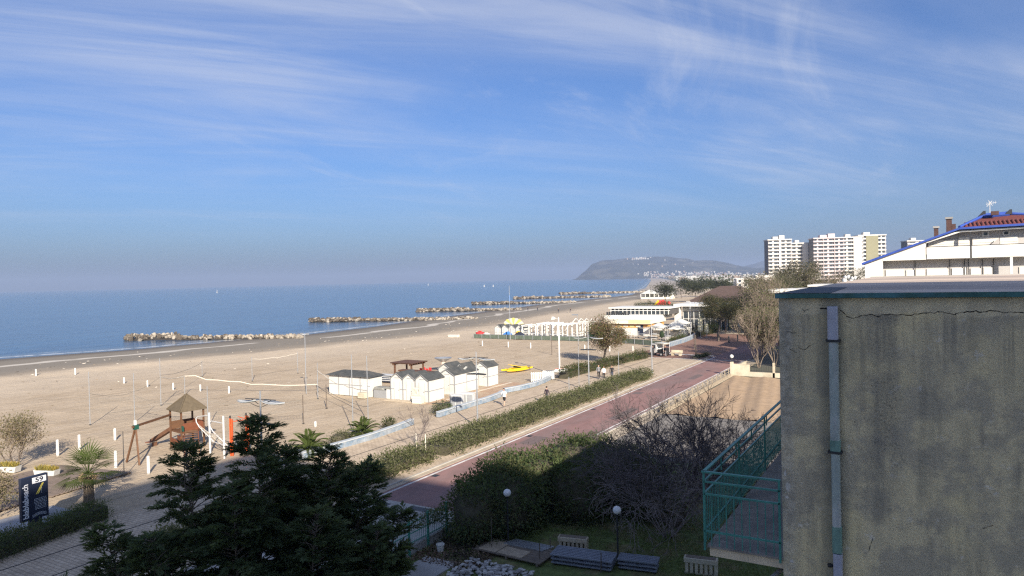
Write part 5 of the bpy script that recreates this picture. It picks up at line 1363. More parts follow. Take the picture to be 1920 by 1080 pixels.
# pergola, round foot shower, cabinets, pallets
t = thing('pergola', 'dark brown timber pergola with furniture stored under it behind the cabins', 'pergola', (-57.4, 71.2, 0))
for x in (-1.35, 1.35):
    for y in (-1.2, 1.2): MB().box(x - 0.09, x + 0.09, y - 0.09, y + 0.09, 0, 1.9).build('post', M_wood, t)
for x in (-1.35, 1.35): MB().box(x - 0.08, x + 0.08, -1.6, 1.6, 1.903, 2.08).build('beam', M_wood, t)
for q in range(7): MB().box(-1.8, 1.8, -1.5 + q * 0.5 - 0.05, -1.5 + q * 0.5 + 0.05, 2.083, 2.19).build('rafter', M_wood, t)
MB().box(-1.85, 1.85, -1.65, 1.65, 2.193, 2.22).build('roof_mat', M_wood, t)
t = thing('covered_table', 'round table under a pale pink cover below the brown pergola', 'covered table', (-57.3, 70.3, 0))
MB().lathe([(0.95, 0.0), (0.9, 0.5), (0.75, 0.95), (0.3, 1.2), (0.05, 1.22)], n=14).build('cover', mat('pink_cover', (0.55, 0.36, 0.30), 0.9, 0.15, 3, 0.3, 6), t, smooth=True)
MB().lathe([(0.2, 1.215), (0.2, 1.3)], n=8).build('top', M_wood, t)
t = thing('red_chairs', 'stack of red chairs below the brown pergola', 'chair stack', (-56.6, 73.2, 0))
for q in range(4): MB().box(-0.9 + q * 0.5, -0.5 + q * 0.5, -0.3, 0.3, 0.4, 0.48).build('seat', M_red, t); MB().box(-0.9 + q * 0.5, -0.5 + q * 0.5, 0.31, 0.36, 0.4, 1.1 + 0.15 * (q % 2)).build('backrest', M_red, t)
for q in range(4): MB().box(-0.85 + q * 0.5, -0.8 + q * 0.5, -0.28, 0.28, 0, 0.398).build('leg', M_dkmetal, t)
t = thing('dark_table', 'long dark table with white things on it behind the three cabins', 'table', (-52.4, 66.5, 0))
MB().box(-2.5, 2.5, -0.5, 0.5, 1.75, 1.9).build('top', M_wood, t)
for x in (-2.3, 2.3): MB().box(x - 0.07, x + 0.07, -0.4, 0.4, 0, 1.748).build('leg', M_wood, t)
tag(t, 'low dark shelter roof on posts behind the three joined cabins', 'shelter'); t.name = 'shelter'
t = thing('foot_shower', 'round basin on a pale pillar behind the cabins', 'basin', (-57.3, 78.5, 0))
MB().lathe([(0.32, 0), (0.30, 0.9), (0.30, 1.35), (0.36, 1.4)], n=14).build('pillar', mat('pink_stone', (0.58, 0.46, 0.38), 0.9, 0.1), t, smooth=False)
MB().lathe([(0.36, 1.402), (1.15, 1.85), (1.2, 1.95), (1.05, 1.95), (0.7, 1.75), (0.05, 1.62)], n=18).build('basin', M_steel, t, smooth=False)
for x, y, w, lab in ((-40.25, 57.3, 0.62, 'left of two grey cabinets beside the low blue wall'), (-39.85, 58.6, 0.72, 'right of two grey cabinets beside the low blue wall')):
    t = thing('cabinet', lab, 'cabinet', (x, y, 0), R(15), 'grey cabinets by the low wall')
    MB().box(-w, w, -0.4, 0.4, 0, 1.15).build('body', M_metalw, t, bevel=0.02)
    MB().box(-w - 0.04, w + 0.04, -0.45, 0.45, 1.153, 1.2).build('lid', M_white, t)
    for s in (-1, 1): MB().box(s * w / 2 - w * 0.44, s * w / 2 + w * 0.44, -0.425, -0.403, 0.08, 1.08).build('door', M_trimgrey, t)
for k in range(2):
    t = thing('pallet', ('white slatted pallet screen standing on the sand, the left one' if k == 0 else 'white box crate beside the slatted screen, the right one'), 'pallet', (-40.9 + 0.5 * k, 75.3 + 2.1 * k, 0), R(35))
    for q in range(7): MB().box(-0.75 + q * 0.22, -0.62 + q * 0.22, -0.05, 0.03, 0, 1.1).build('slat', M_white, t)
    for zz in (0.15, 0.9): MB().box(-0.8, 0.75, 0.033, 0.08, zz, zz + 0.1).build('batten', M_white, t)
    if k: MB().box(-0.7, 0.7, 0.085, 0.9, 0.0, 0.95).build('box', M_metalw, t)

# ---- yellow twin-hull rescue boat
t = thing('rescue_boat', 'yellow twin-hulled rescue boat with crossed oars lying on the sand', 'boat', (-47.9, 82.6, 0), R(75))
def hull(y):
    vs = []; fs = []; n = 13; ring = 8
    for i in range(n):
        f = i / (n - 1); x = -2.5 + 5.0 * f
        w = 0.24 * math.sin(math.pi * min(1, max(0.02, f))) ** 0.45; k = 0.16 + 0.20 * abs(2 * f - 1) ** 2.2
        for j in range(ring):
            a = 2 * math.pi * j / ring; vs.append((x, y + w * math.cos(a), 0.18 + k * 0.55 + 0.17 * math.sin(a) * (0.4 + w * 2.5)))
    for i in range(n - 1):
        for j in range(ring): fs.append((i * ring + j, i * ring + (j + 1) % ring, (i + 1) * ring + (j + 1) % ring, (i + 1) * ring + j))
    fs += [tuple(range(ring)), tuple((n - 1) * ring + j for j in range(ring))]
    return MB().add(vs, fs)
for s in (-1, 1): hull(0.55 * s).build('hull', M_yellow, t, smooth=True)
MB().box(-0.85, 0.85, -0.75, 0.75, 0.42, 0.50).build('deck', M_yellow, t, bevel=0.03)
MB().box(-0.25, 0.15, -0.55, 0.55, 0.503, 0.72).build('seat', M_black, t, bevel=0.03)
MB().box(-1.7, -1.55, -0.7, 0.7, 0.40, 0.48).build('thwart', M_yellow, t); MB().box(1.5, 1.65, -0.7, 0.7, 0.40, 0.48).build('thwart', M_yellow, t)
for s in (-1, 1):
    MB().tube((0.2, 0.75 * s, 0.62), (-1.5, 0.2 * s, 1.05), 0.03).build('oar', M_yellow, t)
t = thing('surfboard', 'small pale upturned dinghy on the sand near the round tree', 'dinghy', (-42.3, 84.5, 0), R(60))
MB().add([(-1.4, 0, 0.05), (-0.8, -0.5, 0), (0.9, -0.5, 0), (1.3, 0, 0.05), (0.9, 0.5, 0), (-0.8, 0.5, 0), (-0.7, 0, 0.4), (0.8, 0, 0.4)], [(0, 1, 6), (1, 2, 7, 6), (2, 3, 7), (3, 4, 7), (4, 5, 6, 7), (5, 0, 6), (5, 4, 3, 2, 1, 0)]).build('hull', M_white, t)
MB().beam((-0.9, 0, 0.40), (0.9, 0, 0.42), 0.05, 0.04).build('keel', M_red, t); t.name = 'dinghy'

# ---- rock groynes
rs = np.random.RandomState(11)
M_rockpale = mat('pale_limestone', (0.34, 0.30, 0.245), 0.9, 0.3, 1.2, 0.5, 4, col2=(0.17, 0.145, 0.115), c2scale=0.6)
M_rockbrown = mat('brown_rock', (0.085, 0.07, 0.055), 0.9, 0.3, 1.0, 0.5, 4, col2=(0.155, 0.135, 0.11), c2scale=0.5, c2lo=0.5, c2hi=0.62)
M_rockwet = mat('wet_rock', (0.045, 0.04, 0.035), 0.5, 0.3, 2)
import bmesh
def rock_arrays(seed):
    bm = bmesh.new(); bmesh.ops.create_icosphere(bm, subdivisions=1, radius=1.0)
    r_ = random.Random(seed)
    for v in bm.verts:
        v.co *= r_.uniform(0.75, 1.15); v.co.z *= 0.75
        v.co = Vector((max(-0.8, min(0.8, v.co.x)), max(-0.75, min(0.75, v.co.y)), max(-0.55, min(0.6, v.co.z))))
    V = [tuple(v.co) for v in bm.verts]; F = [tuple(v.index for v in f.verts) for f in bm.faces]; bm.free()
    return V, F
ROCKS = [rock_arrays(s) for s in range(7)]
def rock_me(k, m_):
    return MB().add(*ROCKS[k]).mesh('rock', m_)
RM = {(k, j): rock_me(k, m_) for k in range(7) for j, m_ in enumerate((M_rockpale, M_rockbrown))}
def groyne(p0, p1, label, n, size, single, head=0.3, w0=2.9, w1=1.4, h0=1.3):
    rr = random.Random(hash(p0) % 999)
    c = ((p0[0] + p1[0]) / 2, (p0[1] + p1[1]) / 2, 0)
    t = thing('rock_groyne', label, 'breakwater', c, group='rock groynes running into the sea')
    p0 = Vector((*p0, 0)); p1 = Vector((*p1, 0)); d = (p1 - p0); L = d.length; d.normalize(); nn = Vector((-d.y, d.x, 0))
    core = []
    for q in range(15):
        f = q / 14; ww = (w0 if f < head else w1) * (0.85 if 0 < q < 14 else 0.25); hh_ = h0 * (0.5 if f < head else 0.30) * (1 if 0 < q < 14 else 0.2); p_ = p0 + d * (L * f)
        for (u, zz_) in ((-1, -0.6), (-0.5, 0.7), (0, 1.0), (0.5, 0.7), (1, -0.6)): core.append(tuple(p_ + nn * (u * ww) + Vector((0, 0, SEA_Z + zz_ * hh_))))
    MB(c).add(core, [(q * 5 + j, q * 5 + j + 1, (q + 1) * 5 + j + 1, (q + 1) * 5 + j) for q in range(14) for j in range(4)]).build('rubble_core', M_rockwet, t)
    parts = [MB(c), MB(c)]
    for k in range(n):
        f = rr.random() ** 1.05; wide = w0 if f < head else w1
        s = rr.gauss(0, 0.42); s = max(-1, min(1, s))
        top = h0 * (1 - 0.8 * abs(s)) * (1.0 if f < head else 0.62) * rr.uniform(0.6, 1.1)
        pos = p0 + d * (L * f) + nn * (s * wide); zz = SEA_Z + max(0.0, top)
        pale = 1 if (rr.random() < (0.78 - 1.0 * max(0, f - 0.35))) else 0
        if rr.random() < 0.16: pale = 0
        sc = size * rr.uniform(0.55, 1.25)
        rot = (rr.uniform(0, 6.3), rr.uniform(0, 6.3), rr.uniform(0, 6.3))
        if single:
            o = link('rock', RM[(rr.randrange(7), pale)], t, (pos.x - c[0], pos.y - c[1], zz), rot, (sc, sc * rr.uniform(0.7, 1), sc * 0.8))
        else:
            V, F = ROCKS[rr.randrange(7)]; mx = Matrix.LocRotScale(Vector((pos.x, pos.y, zz)), None, Vector((sc, sc, sc * 0.8))) @ Matrix.Rotation(rot[2], 4, 'Z') @ Matrix.Rotation(rot[0], 4, 'X')
            parts[pale].add([tuple(mx @ Vector(v)) for v in V], F)
    if not single:
        tag(parts[0].build('pale_rocks', M_rockpale, t, fix=False), kind='stuff'); tag(parts[1].build('brown_rocks', M_rockbrown, t, fix=False), kind='stuff')
groyne((-173, 103.5), (-128, 119.5), 'nearest rock groyne with a broad brown head and pale landward end', 298, 0.70, True)
groyne((-181, 172), (-128, 195), 'second rock groyne, partly hidden behind a lamp mast, pale and low', 620, 0.70, False)
groyne((-188, 240), (-146, 256), 'third rock groyne behind the flagpole', 560, 0.78, False, head=0.5)
groyne((-208, 312), (-158, 335), 'fourth rock groyne reaching out behind the third', 560, 0.9, False, head=0.4)
groyne((-232, 398), (-178, 430), 'fifth rock groyne, dark and distant', 420, 1.2, False)
groyne((-252, 505), (-196, 545), 'farthest rock groyne by the white tent', 420, 1.4, False)

# ---- sailing boats far out
for k, (px_, dist, h, lab) in enumerate(((407, 1500, 9, 'tiny white sailing boat alone on the left horizon'), (803, 2200, 10, 'tiny white sailing boat near the middle of the horizon'), (908, 1400, 6, 'left of two small white boats off the groynes'), (925, 1350, 5, 'right of two small white boats off the groynes'))):
    b_ = YAW - math.atan((px_ - 960) / 1320); x, y = -math.sin(b_) * dist, math.cos(b_) * dist
    t = thing('sailing_boat', lab, 'sailing boat', (x, y, SEA_Z), b_ + 1.1, 'sailing boats out at sea')
    t.scale = (0.7, 0.7, 0.7)
    MB().prism([(-3.2, 0.9), (3.6, 1.0), (2.6, -0.1), (-2.8, -0.1)], 'y', -0.9, 0.9).build('hull', M_white, t)
    MB().tube((0.3, 0, 0.9), (0.3, 0, h + 1), 0.05).build('mast', M_metalw, t)
    MB().add([(0.2, 0, 1.6), (-2.6, 0.25, 1.7), (0.25, 0, h + 0.8)], [(0, 1, 2)]).build('mainsail', M_white, t, fix=False).modifiers.new('thick', 'SOLIDIFY').thickness = 0.04
    MB().add([(0.5, 0, h - 0.5), (3.3, 0.2, 1.2), (0.7, 0.2, 1.5)], [(0, 1, 2)]).build('jib', M_white, t, fix=False).modifiers.new('thick', 'SOLIDIFY').thickness = 0.04
# ================================================================== beach club and bar in the middle distance
M_net = mat('green_wind_net', (0.10, 0.125, 0.095), 0.9, 0.3, 2)
M_orangewall = mat('orange_band', (0.62, 0.34, 0.10), 0.8, 0.1)
M_yellowwall = mat('yellow_cream_band', (0.72, 0.62, 0.30), 0.8, 0.06)
M_creamwall = mat('cream_wall', (0.74, 0.68, 0.54), 0.85, 0.06)
t = thing('wind_fence', 'long low green wind-net fence in front of the beach club', 'fence', (-70, 126.5, 0))
O = (-70, 126.5, 0)
MB(O).box(-84, -57, 126.45, 126.55, 0.05, 0.85).build('netting', M_net, t)
for q in range(14): MB(O).box(-84 + q * 2.07 - 0.05, -84 + q * 2.07 + 0.05, 126.38, 126.445, 0, 0.95).build('post', M_steel, t)
MB(O).box(-84, -57, 126.39, 126.445, 0.86, 0.92).build('rail', M_steel, t)
t = thing('wind_fence', 'long low green wind-net fence in front of the beach bar', 'fence', (-46, 131, 0))
O = (-46, 131, 0)
MB(O).beam((-56.5, 128, 0.5), (-40.5, 121.0, 0.5), 0.06, 0.85).build('netting', M_net, t)
for q in range(9): MB(O).box(-56.5 + q * 2 - 0.05, -56.5 + q * 2 + 0.05, 127.9 - q * 0.875, 128 - q * 0.875, 0, 1.0).build('post', M_steel, t)
for k, lab in enumerate(('leftmost of four small white gabled cabins under the yellow shell', 'second of four small white gabled cabins under the yellow shell', 'third of four small white gabled cabins under the yellow shell', 'rightmost of four small white gabled cabins under the yellow shell')):
    gable_cabin(-80.6 + k * 1.72, -78.92 + k * 1.72, 129.6 + 0.1 * k, 132.0, 2.1, 2.75, lab)
t = thing('shell_sign', 'yellow fan-shaped shell board with white rays above the small cabins', 'sign', (-78.2, 133.6, 0))
for q in range(9):
    a0, a1 = math.pi * q / 9, math.pi * (q + 1) / 9
    pts = [(0, 2.2), (2.6 * math.cos(a0), 2.2 + 1.75 * math.sin(a0)), (2.72 * math.cos((a0 + a1) / 2), 2.2 + 1.85 * math.sin((a0 + a1) / 2)), (2.6 * math.cos(a1), 2.2 + 1.75 * math.sin(a1))]
    MB().prism(pts, 'y', -0.06 - 0.02 * (q % 2), 0.06).build('ray', (mat('shell_yellow', (0.76, 0.62, 0.16), 0.7) if q % 2 == 0 else M_fabric), t)
for s in (-1, 1): MB().box(s * 1.8 - 0.06, s * 1.8 + 0.06, 0.061, 0.16, 0, 2.6).build('post', M_steel, t)
for x, y, w, h, m_, lab in ((-83.8, 128.6, 1.9, 1.15, M_red, 'red tub toy at the left end of the beach club'), (-81.9, 128.3, 1.5, 0.9, M_white, 'white tub next to the red one at the beach club')):
    t = thing('play_tub', lab, 'play tub', (x, y, 0))
    MB().lathe([(w * 0.40, 0), (w * 0.48, h * 0.6), (w * 0.5, h), (w * 0.42, h), (w * 0.38, h * 0.5), (0.05, h * 0.4)], n=12).build('tub', m_, t)
    MB().box(-w * 0.2, w * 0.2, -0.1, 0.1, h * 0.45, h * 1.25).build('seat', m_, t)
t = thing('sand_crate', 'pale low crate lying alone left of the beach club', 'crate', (-90.0, 127.5, 0))
MB().box(-1.2, 1.2, -0.5, 0.5, 0, 0.55).build('box', M_rope, t)
for q in range(3): MB().box(-1.23, 1.23, -0.53, -0.503, 0.04 + q * 0.18, 0.16 + q * 0.18).build('slat', M_rope, t)
for x, lab in ((-76.2, 'left blue toy playhouse in front of the small cabins'), (-73.3, 'right blue toy playhouse in front of the small cabins')):
    t = thing('playhouse', lab, 'playhouse', (x, 127.6, 0), 0, 'blue playhouses')
    MB().box(-0.8, 0.8, -0.5, 0.5, 0, 0.9).build('wall', M_blue, t); MB().prism([(-0.95, 0.903), (0.95, 0.903), (0, 1.5)], 'y', -0.55, 0.55).build('roof', M_blue if x < -75 else M_navy2, t)
    MB().box(-0.2, 0.2, -0.53, -0.503, 0.0, 0.7).build('door', M_yellow, t)
t = thing('play_slide', 'yellow and orange small slide between the blue playhouses', 'slide', (-75.0, 128.9, 0))
MB().beam((-0.6, 0, 0.15), (0.5, 0, 1.5), 0.5, 0.06).build('chute', M_orangewall, t); MB().box(0.45, 1.0, -0.3, 0.3, 0, 1.5).build('ladder', M_yellow, t)
# white open frames
def frame_pergola(x0, x1, y0, y1, h, label, gable=False, nx=4):
    c = ((x0 + x1) / 2, (y0 + y1) / 2, 0)
    t = thing('white_pergola', label, 'pergola', c, group='white pergola frames of the beach club')
    for q in range(nx):
        x = x0 + (x1 - x0) * q / (nx - 1)
        for y in (y0, y1): MB(c).box(x - 0.09, x + 0.09, y - 0.09, y + 0.09, 0, h).build('post', M_white, t)
        if gable: MB(c).beam((x, y0, h), (x, (y0 + y1) / 2, h + 0.9), 0.12, 0.12).beam((x, (y0 + y1) / 2, h + 0.9), (x, y1, h), 0.12, 0.12).build('rafter', M_white, t)
        else: MB(c).box(x - 0.08, x + 0.08, y0 - 0.3, y1 + 0.3, h + 0.163, h + 0.32).build('rafter', M_white, t)
    for y in (y0, y1): MB(c).box(x0 - 0.3, x1 + 0.3, y - 0.08, y + 0.08, h + 0.003, h + 0.16).build('beam', M_white, t)
    for zz in (0.5, 1.0): MB(c).box(x0, x1, y0 - 0.03, y0 + 0.03, zz, zz + 0.08).build('rail', M_white, t)
    MB(c).beam((x0, y1, 0.4), (x0 + (x1 - x0) * 0.4, y1, h - 0.2), 0.08, 0.08).build('brace', M_white, t)
    return t, c
frame_pergola(-73.4, -70.2, 129, 133, 2.5, 'first white pergola frame right of the small cabins', nx=3)
frame_pergola(-69.8, -66.4, 129, 134, 2.9, 'second white pergola frame with stored loungers', nx=4)
frame_pergola(-66.0, -62.6, 128.6, 133, 2.8, 'third white pergola frame behind the floodlight mast', nx=4)
t, c = frame_pergola(-64.0, -59.0, 133.5, 137.5, 3.0, 'tall white gabled frame at the right of the beach club', True, nx=5)
rr = random.Random(21)
for k in range(9):
    x, y = -72.8 + k * 1.45, 130.5 + rr.uniform(-0.6, 0.8)
    t = thing('lounger_pile', ('stacked white loungers', 'piled white beach chairs', 'leaning white lounger frames')[k % 3] + ' under the white pergola frames, ' + ('first', 'second', 'third', 'fourth', 'fifth', 'sixth', 'seventh', 'eighth', 'last')[k] + ' from the left', 'lounger pile', (x, y, 0), rr.uniform(-0.4, 0.4), 'stored loungers')
    for q in range(rr.randint(3, 6)): MB().beam((-0.55, 0, 0.25 + q * 0.26), (0.55, 0.1, 0.30 + q * 0.26 + rr.uniform(0, 0.15)), 0.9, 0.07).build('lounger', M_metalw if rr.random() < 0.75 else M_steel, t)
    for s in (-1, 1): MB().box(s * 0.45 - 0.04, s * 0.45 + 0.04, -0.4, 0.4, 0, 0.22).build('leg', M_steel, t)
t = thing('white_canopy', 'low white canvas roof over the stored furniture at the beach club', 'canopy', (-68.5, 135, 0))
MB().prism([(-4.8, 2.6), (4.6, 2.75), (4.6, 2.82), (-4.8, 2.68)], 'y', -1.0, 3.0).build('canvas', M_fabric, t)
for x in (-4.6, 0, 4.4):
    for y in (-0.9, 2.9): MB().box(x - 0.06, x + 0.06, y - 0.06, y + 0.06, 0, 2.58).build('post', M_white, t)
t = thing('green_kiosk', 'small dark green kiosk at the right end of the beach club', 'kiosk', (-58.0, 131.8, 0))
MB().box(-0.9, 0.9, -0.8, 0.8, 0, 2.0).build('wall', M_greenp, t); MB().add([(-1.05, -0.95, 2.003), (1.05, -0.95, 2.003), (1.05, 0.95, 2.003), (-1.05, 0.95, 2.003), (0, 0, 2.6)], [(3, 2, 1, 0), (0, 1, 4), (1, 2, 4), (2, 3, 4), (3, 0, 4)]).build('roof', M_white, t)
MB().box(-0.6, 0.6, -0.84, -0.803, 0.9, 1.7).build('hatch', M_dark, t)
# ---- beach bar
t = thing('beach_bar', 'long white beach bar with an orange band and a glazed upper floor', 'beach bar', (-54, 147, 0))
O = (-54, 147, 0)
MB(O).box(-60.5, -50.2, 142, 152, 0, 1.62).build('wall', M_cabin, t)
MB(O).box(-60.5, -50.2, 141.95, 152, 1.623, 2.35).build('upper_wall', M_orangewall, t)
MB(O).box(-61.5, -50.0, 141.3, 152, 2.353, 2.46).build('eave', M_wood, t)
MB(O).box(-61.8, -49.8, 141.6, 152, 2.463, 3.12).build('parapet', M_creamwall, t)
MB(O).box(-54.5, -49.7, 141.55, 141.597, 2.6, 3.3).build('sign_panel', M_yellowwall, t)
MB(O).box(-62.5, -50.2, 147, 158, 3.123, 3.95).build('terrace_wall', M_white, t)
for x0, x1, m_ in ((-52.6, -51.4, M_navy), (-57.2, -56.4, M_dark), (-59.6, -58.8, M_dark)): MB(O).box(x0, x1, 141.9, 141.947, 0.05 if m_ is M_navy else 1.75, 2.3).build('door' if m_ is M_navy else 'window', m_, t)
for q in range(5): MB(O).box(-58.6 + q * 1.4, -57.6 + q * 1.4, 141.88, 141.94, 1.8, 2.2).build('menu_board', M_yellowwall if q % 2 else M_creamwall, t)
MB(O).box(-63, -48.5, 151, 160, 5.25, 5.5).build('roof', M_white, t)
MB(O).box(-62.6, -48.8, 152, 159.5, 3.953, 5.2).build('inner_wall', mat('bar_interior', (0.10, 0.095, 0.09), 0.8, 0.2, 2), t)
for q in range(15):
    x = -62.5 + q * 0.97
    MB(O).box(x - 0.06, x + 0.06, 151.3, 151.45, 3.95, 5.25).build('mullion', M_white, t)
MB(O).box(-62.6, -48.6, 151.28, 151.47, 4.75, 4.87).build('transom', M_white, t)
for q in range(14): MB(O).box(-62.38 + q * 0.97, -61.72 + q * 0.97, 151.36, 151.39, 4.0, 4.7).build('pane', M_glass, t)
rr = random.Random(5)
for q in range(10): MB(O).box(-61.9 + q * 0.55, -61.6 + q * 0.55, 147.2, 147.6, 3.953, 4.35 + rr.uniform(0, 0.5)).build('stacked_chair', M_dkmetal, t)
# ---- glass pavilion
t = thing('glass_pavilion', 'white framed glass pavilion with a thick white flat roof beside the bar', 'pavilion', (-45, 163, 0))
O = (-45, 163, 0)
MB(O).box(-50.0, -37.5, 158.5, 170, 5.4, 5.95).build('roof', M_white, t)
MB(O).box(-49.9, -48.7, 158.7, 160.2, 0, 5.398).build('pillar', M_white, t)
MB(O).box(-48.4, -38.0, 160.6, 169.5, 0, 5.397).build('glass_wall', M_glass, t)
for q in range(9): MB(O).box(-48.4 + q * 1.25 - 0.06, -48.4 + q * 1.25 + 0.06, 160.48, 160.597, 0, 5.39).build('mullion', M_white, t)
for zz in (2.4, 4.2): MB(O).box(-48.4, -38.2, 160.46, 160.59, zz, zz + 0.12).build('transom', M_white, t)
MB(O).box(-48.4, -40, 160.3, 160.45, 4.35, 5.1).build('blind', M_fabric, t)
# ---- white tents and umbrellas
def tent(x, y, w, d, h0, h1, label, rz=0.0, sd_=0):
    t = thing('shade_tent', label, 'canopy', (x, y, 0), rz, 'white shade tents by the bar')
    n = 8; vs = []; fs = []
    for i in range(n + 1):
        for j in range(n + 1):
            u, v = -1 + 2 * i / n, -1 + 2 * j / n
            zz = h0 + (h1 - h0) * (1 - max(abs(u), abs(v))) ** 1.4 - 0.18 * (1 - abs(u * v)) * (max(abs(u), abs(v)) ** 6) + 0.08 * math.sin(7 * u + sd_) * math.sin(5 * v)
            vs.append((u * w / 2, v * d / 2, zz))
    for i in range(n):
        for j in range(n): fs.append((i * (n + 1) + j, (i + 1) * (n + 1) + j, (i + 1) * (n + 1) + j + 1, i * (n + 1) + j + 1))
    o = MB().add(vs, fs).build('canvas', M_fabric, t, smooth=True); o.modifiers.new('thick', 'SOLIDIFY').thickness = 0.04
    for sx in (-1, 1):
        for sy in (-1, 1): MB().tube((sx * w * 0.47, sy * d * 0.47, 0), (sx * w * 0.47, sy * d * 0.47, h0 - 0.06), 0.05).build('pole', M_metalw, t)
    MB().box(-w * 0.47, w * 0.47, d * 0.40, d * 0.44, 0, h0 * 0.55).build('side_curtain', M_fabric, t)
    return t
tent(-47.8, 141.5, 3.6, 3.4, 2.0, 2.9, 'white draped shade tent nearest the bar', 0.1, 1)
tent(-44.6, 143.8, 3.6, 3.4, 2.1, 3.1, 'white draped shade tent between bar and pavilion', -0.1, 2)
tent(-43.2, 139.0, 3.4, 3.2, 1.9, 2.7, 'white draped shade tent in front, beside the closed umbrella', 0.15, 3)
tent(-46.0, 150.5, 4.0, 3.6, 2.2, 3.3, 'white draped shade tent in front of the glass pavilion', 0.0, 4)
def closed_umbrella(x, y, h, label, r=0.32):
    t = thing('closed_umbrella', label, 'umbrella', (x, y, 0), group='closed cream umbrellas')
    MB().tube((0, 0, 0), (0, 0, h * 0.35), 0.04).build('pole', M_steel, t)
    vs = []; n = 12; prof = [(r * 0.75, h * 0.30), (r * 1.1, h * 0.36), (r, h * 0.6), (r * 0.85, h * 0.85), (0.06, h)]
    for rad, zz in prof:
        for k in range(n):
            a = 2 * math.pi * k / n; rr_ = rad * (1.0 if k % 2 else 0.72); vs.append((rr_ * math.cos(a), rr_ * math.sin(a), zz))
    fs = [(j * n + k, j * n + (k + 1) % n, (j + 1) * n + (k + 1) % n, (j + 1) * n + k) for j in range(4) for k in range(n)] + [tuple(range(n))]
    MB().add(vs, fs).build('canopy', M_creamfab, t); MB().lathe([(0.3, 0), (0.3, 0.1)], n=10).build('base', M_conc, t)
closed_umbrella(-38.6, 139.4, 4.3, 'tall closed cream umbrella by the end of the white plaza wall', 0.5)
closed_umbrella(-37.7, 140.6, 3.0, 'smaller closed cream umbrella just right of the tall one', 0.4)
closed_umbrella(-38.8, 178.0, 4.6, 'far closed pale umbrella beside the lane, the left one', 0.5)
closed_umbrella(-37.4, 181.5, 4.8, 'far closed pale umbrella beside the lane, the right one', 0.5)
# ---- dark hipped roof, far tent, slide
t = thing('dark_roof_restaurant', 'low building with a broad dark brown hipped roof behind the pavilion', 'restaurant', (-48, 198, 0))
O = (-48, 198, 0)
MB(O).box(-55.5, -38.5, 192, 208, 0, 4.3).build('wall', M_creamwall, t)
MB(O).add([(-58, 189, 4.31), (-36, 189, 4.31), (-36, 211, 4.31), (-58, 211, 4.31), (-49.5, 199, 9.3), (-44.5, 199, 9.3), (-44.5, 201, 9.3), (-49.5, 201, 9.3)], [(3, 2, 1, 0), (0, 1, 5, 4), (1, 2, 6, 5), (2, 3, 7, 6), (3, 0, 4, 7), (4, 5, 6, 7)]).build('roof', mat('dark_brown_shingle', (0.095, 0.065, 0.055), 0.9, 0.2, 1.5, 0.2, 6), t)
for q in range(6): MB(O).box(-54.5 + q * 2.7, -52.8 + q * 2.7, 191.9, 191.997, 1.0, 3.2).build('window', M_glass, t)
MB(O).box(-58.2, -35.8, 188.75, 188.99, 4.05, 4.35).build('fascia', M_white, t)
t = thing('far_tent', 'white peaked pavilion tent on the far beach by the last groynes', 'tent', (-127, 375, 0), R(8))
for s in (-1, 1):
    MB().add([(s * 4.4 - 4.3, -4, 2.9), (s * 4.4 + 4.3, -4, 2.9), (s * 4.4 + 4.3, 4, 2.9), (s * 4.4 - 4.3, 4, 2.9), (s * 4.4, 0, 5.2)], [(3, 2, 1, 0), (0, 1, 4), (1, 2, 4), (2, 3, 4), (3, 0, 4)]).build('canvas', M_fabric, t)
MB().box(-8.6, 8.6, -3.8, 3.8, 0, 0.9).build('base_wall', M_creamwall, t)
for q in range(8): MB().box(-8.6 + q * 2.45 - 0.15, -8.6 + q * 2.45 + 0.15, -3.95, -3.65, 0.903, 2.88).build('post', M_white, t)
MB().box(-8.3, 8.3, 2.6, 3.6, 0.903, 2.6).build('inner_wall', M_cabin, t)
t = thing('inflatable_slide', 'bright red inflatable slide on the far sand before the white tent', 'slide', (-95, 285, 0))
t.scale = (0.75, 0.75, 0.75)
MB().prism([(-2.6, 0), (2.6, 0), (2.2, 2.4), (1.0, 3.4), (-0.2, 2.8), (-1.2, 3.2), (-2.4, 1.8)], 'y', -1.2, 1.2).build('body', M_red, t, bevel=0.2)
MB().beam((-1.2, -1.3, 3.0), (-3.6, -1.3, 0.3), 0.3, 1.0).build('chute', M_yellow, t); MB().lathe([(0.9, 0), (0.9, 2.0), (0.3, 2.6)], (4.2, 0, 0), 10).build('turret', M_red, t)

# stored odds and ends between bar and fence
rr = random.Random(33)
odd = ('white stacked chairs on the sand before the bar', 'white folded table leaning near the bar corner', 'white box of cushions by the wind net', 'white lounger stack left of the bar door', 'white stacked chairs under the front shade tent', 'grey crate stack by the green kiosk', 'white lounger stack beside the white plaza wall', 'white parasol bases piled before the pavilion', 'grey folded tables behind the closed umbrellas', 'white chair stack at the pavilion pillar')
for k, lab in enumerate(odd):
    x, y = -57.5 + k * 1.65, 138.8 - k * 0.75 + rr.uniform(-1, 1)
    t = thing('stored_furniture', lab, 'stored furniture', (x, y, 0), rr.uniform(-0.5, 0.5), 'odds and ends stored by the bar')
    m_ = M_metalw if not lab.startswith('grey') else M_steel
    for q in range(rr.randint(3, 5)): MB().beam((-0.5, 0, 0.2 + q * 0.24), (0.5, 0.08, 0.24 + q * 0.24 + rr.uniform(0, 0.12)), rr.uniform(0.4, 0.8), 0.06).build('piece', m_, t)
    for s in (-1, 1): MB().box(s * 0.4 - 0.03, s * 0.4 + 0.03, -0.3, 0.3, 0, 0.17).build('leg', M_steel, t)
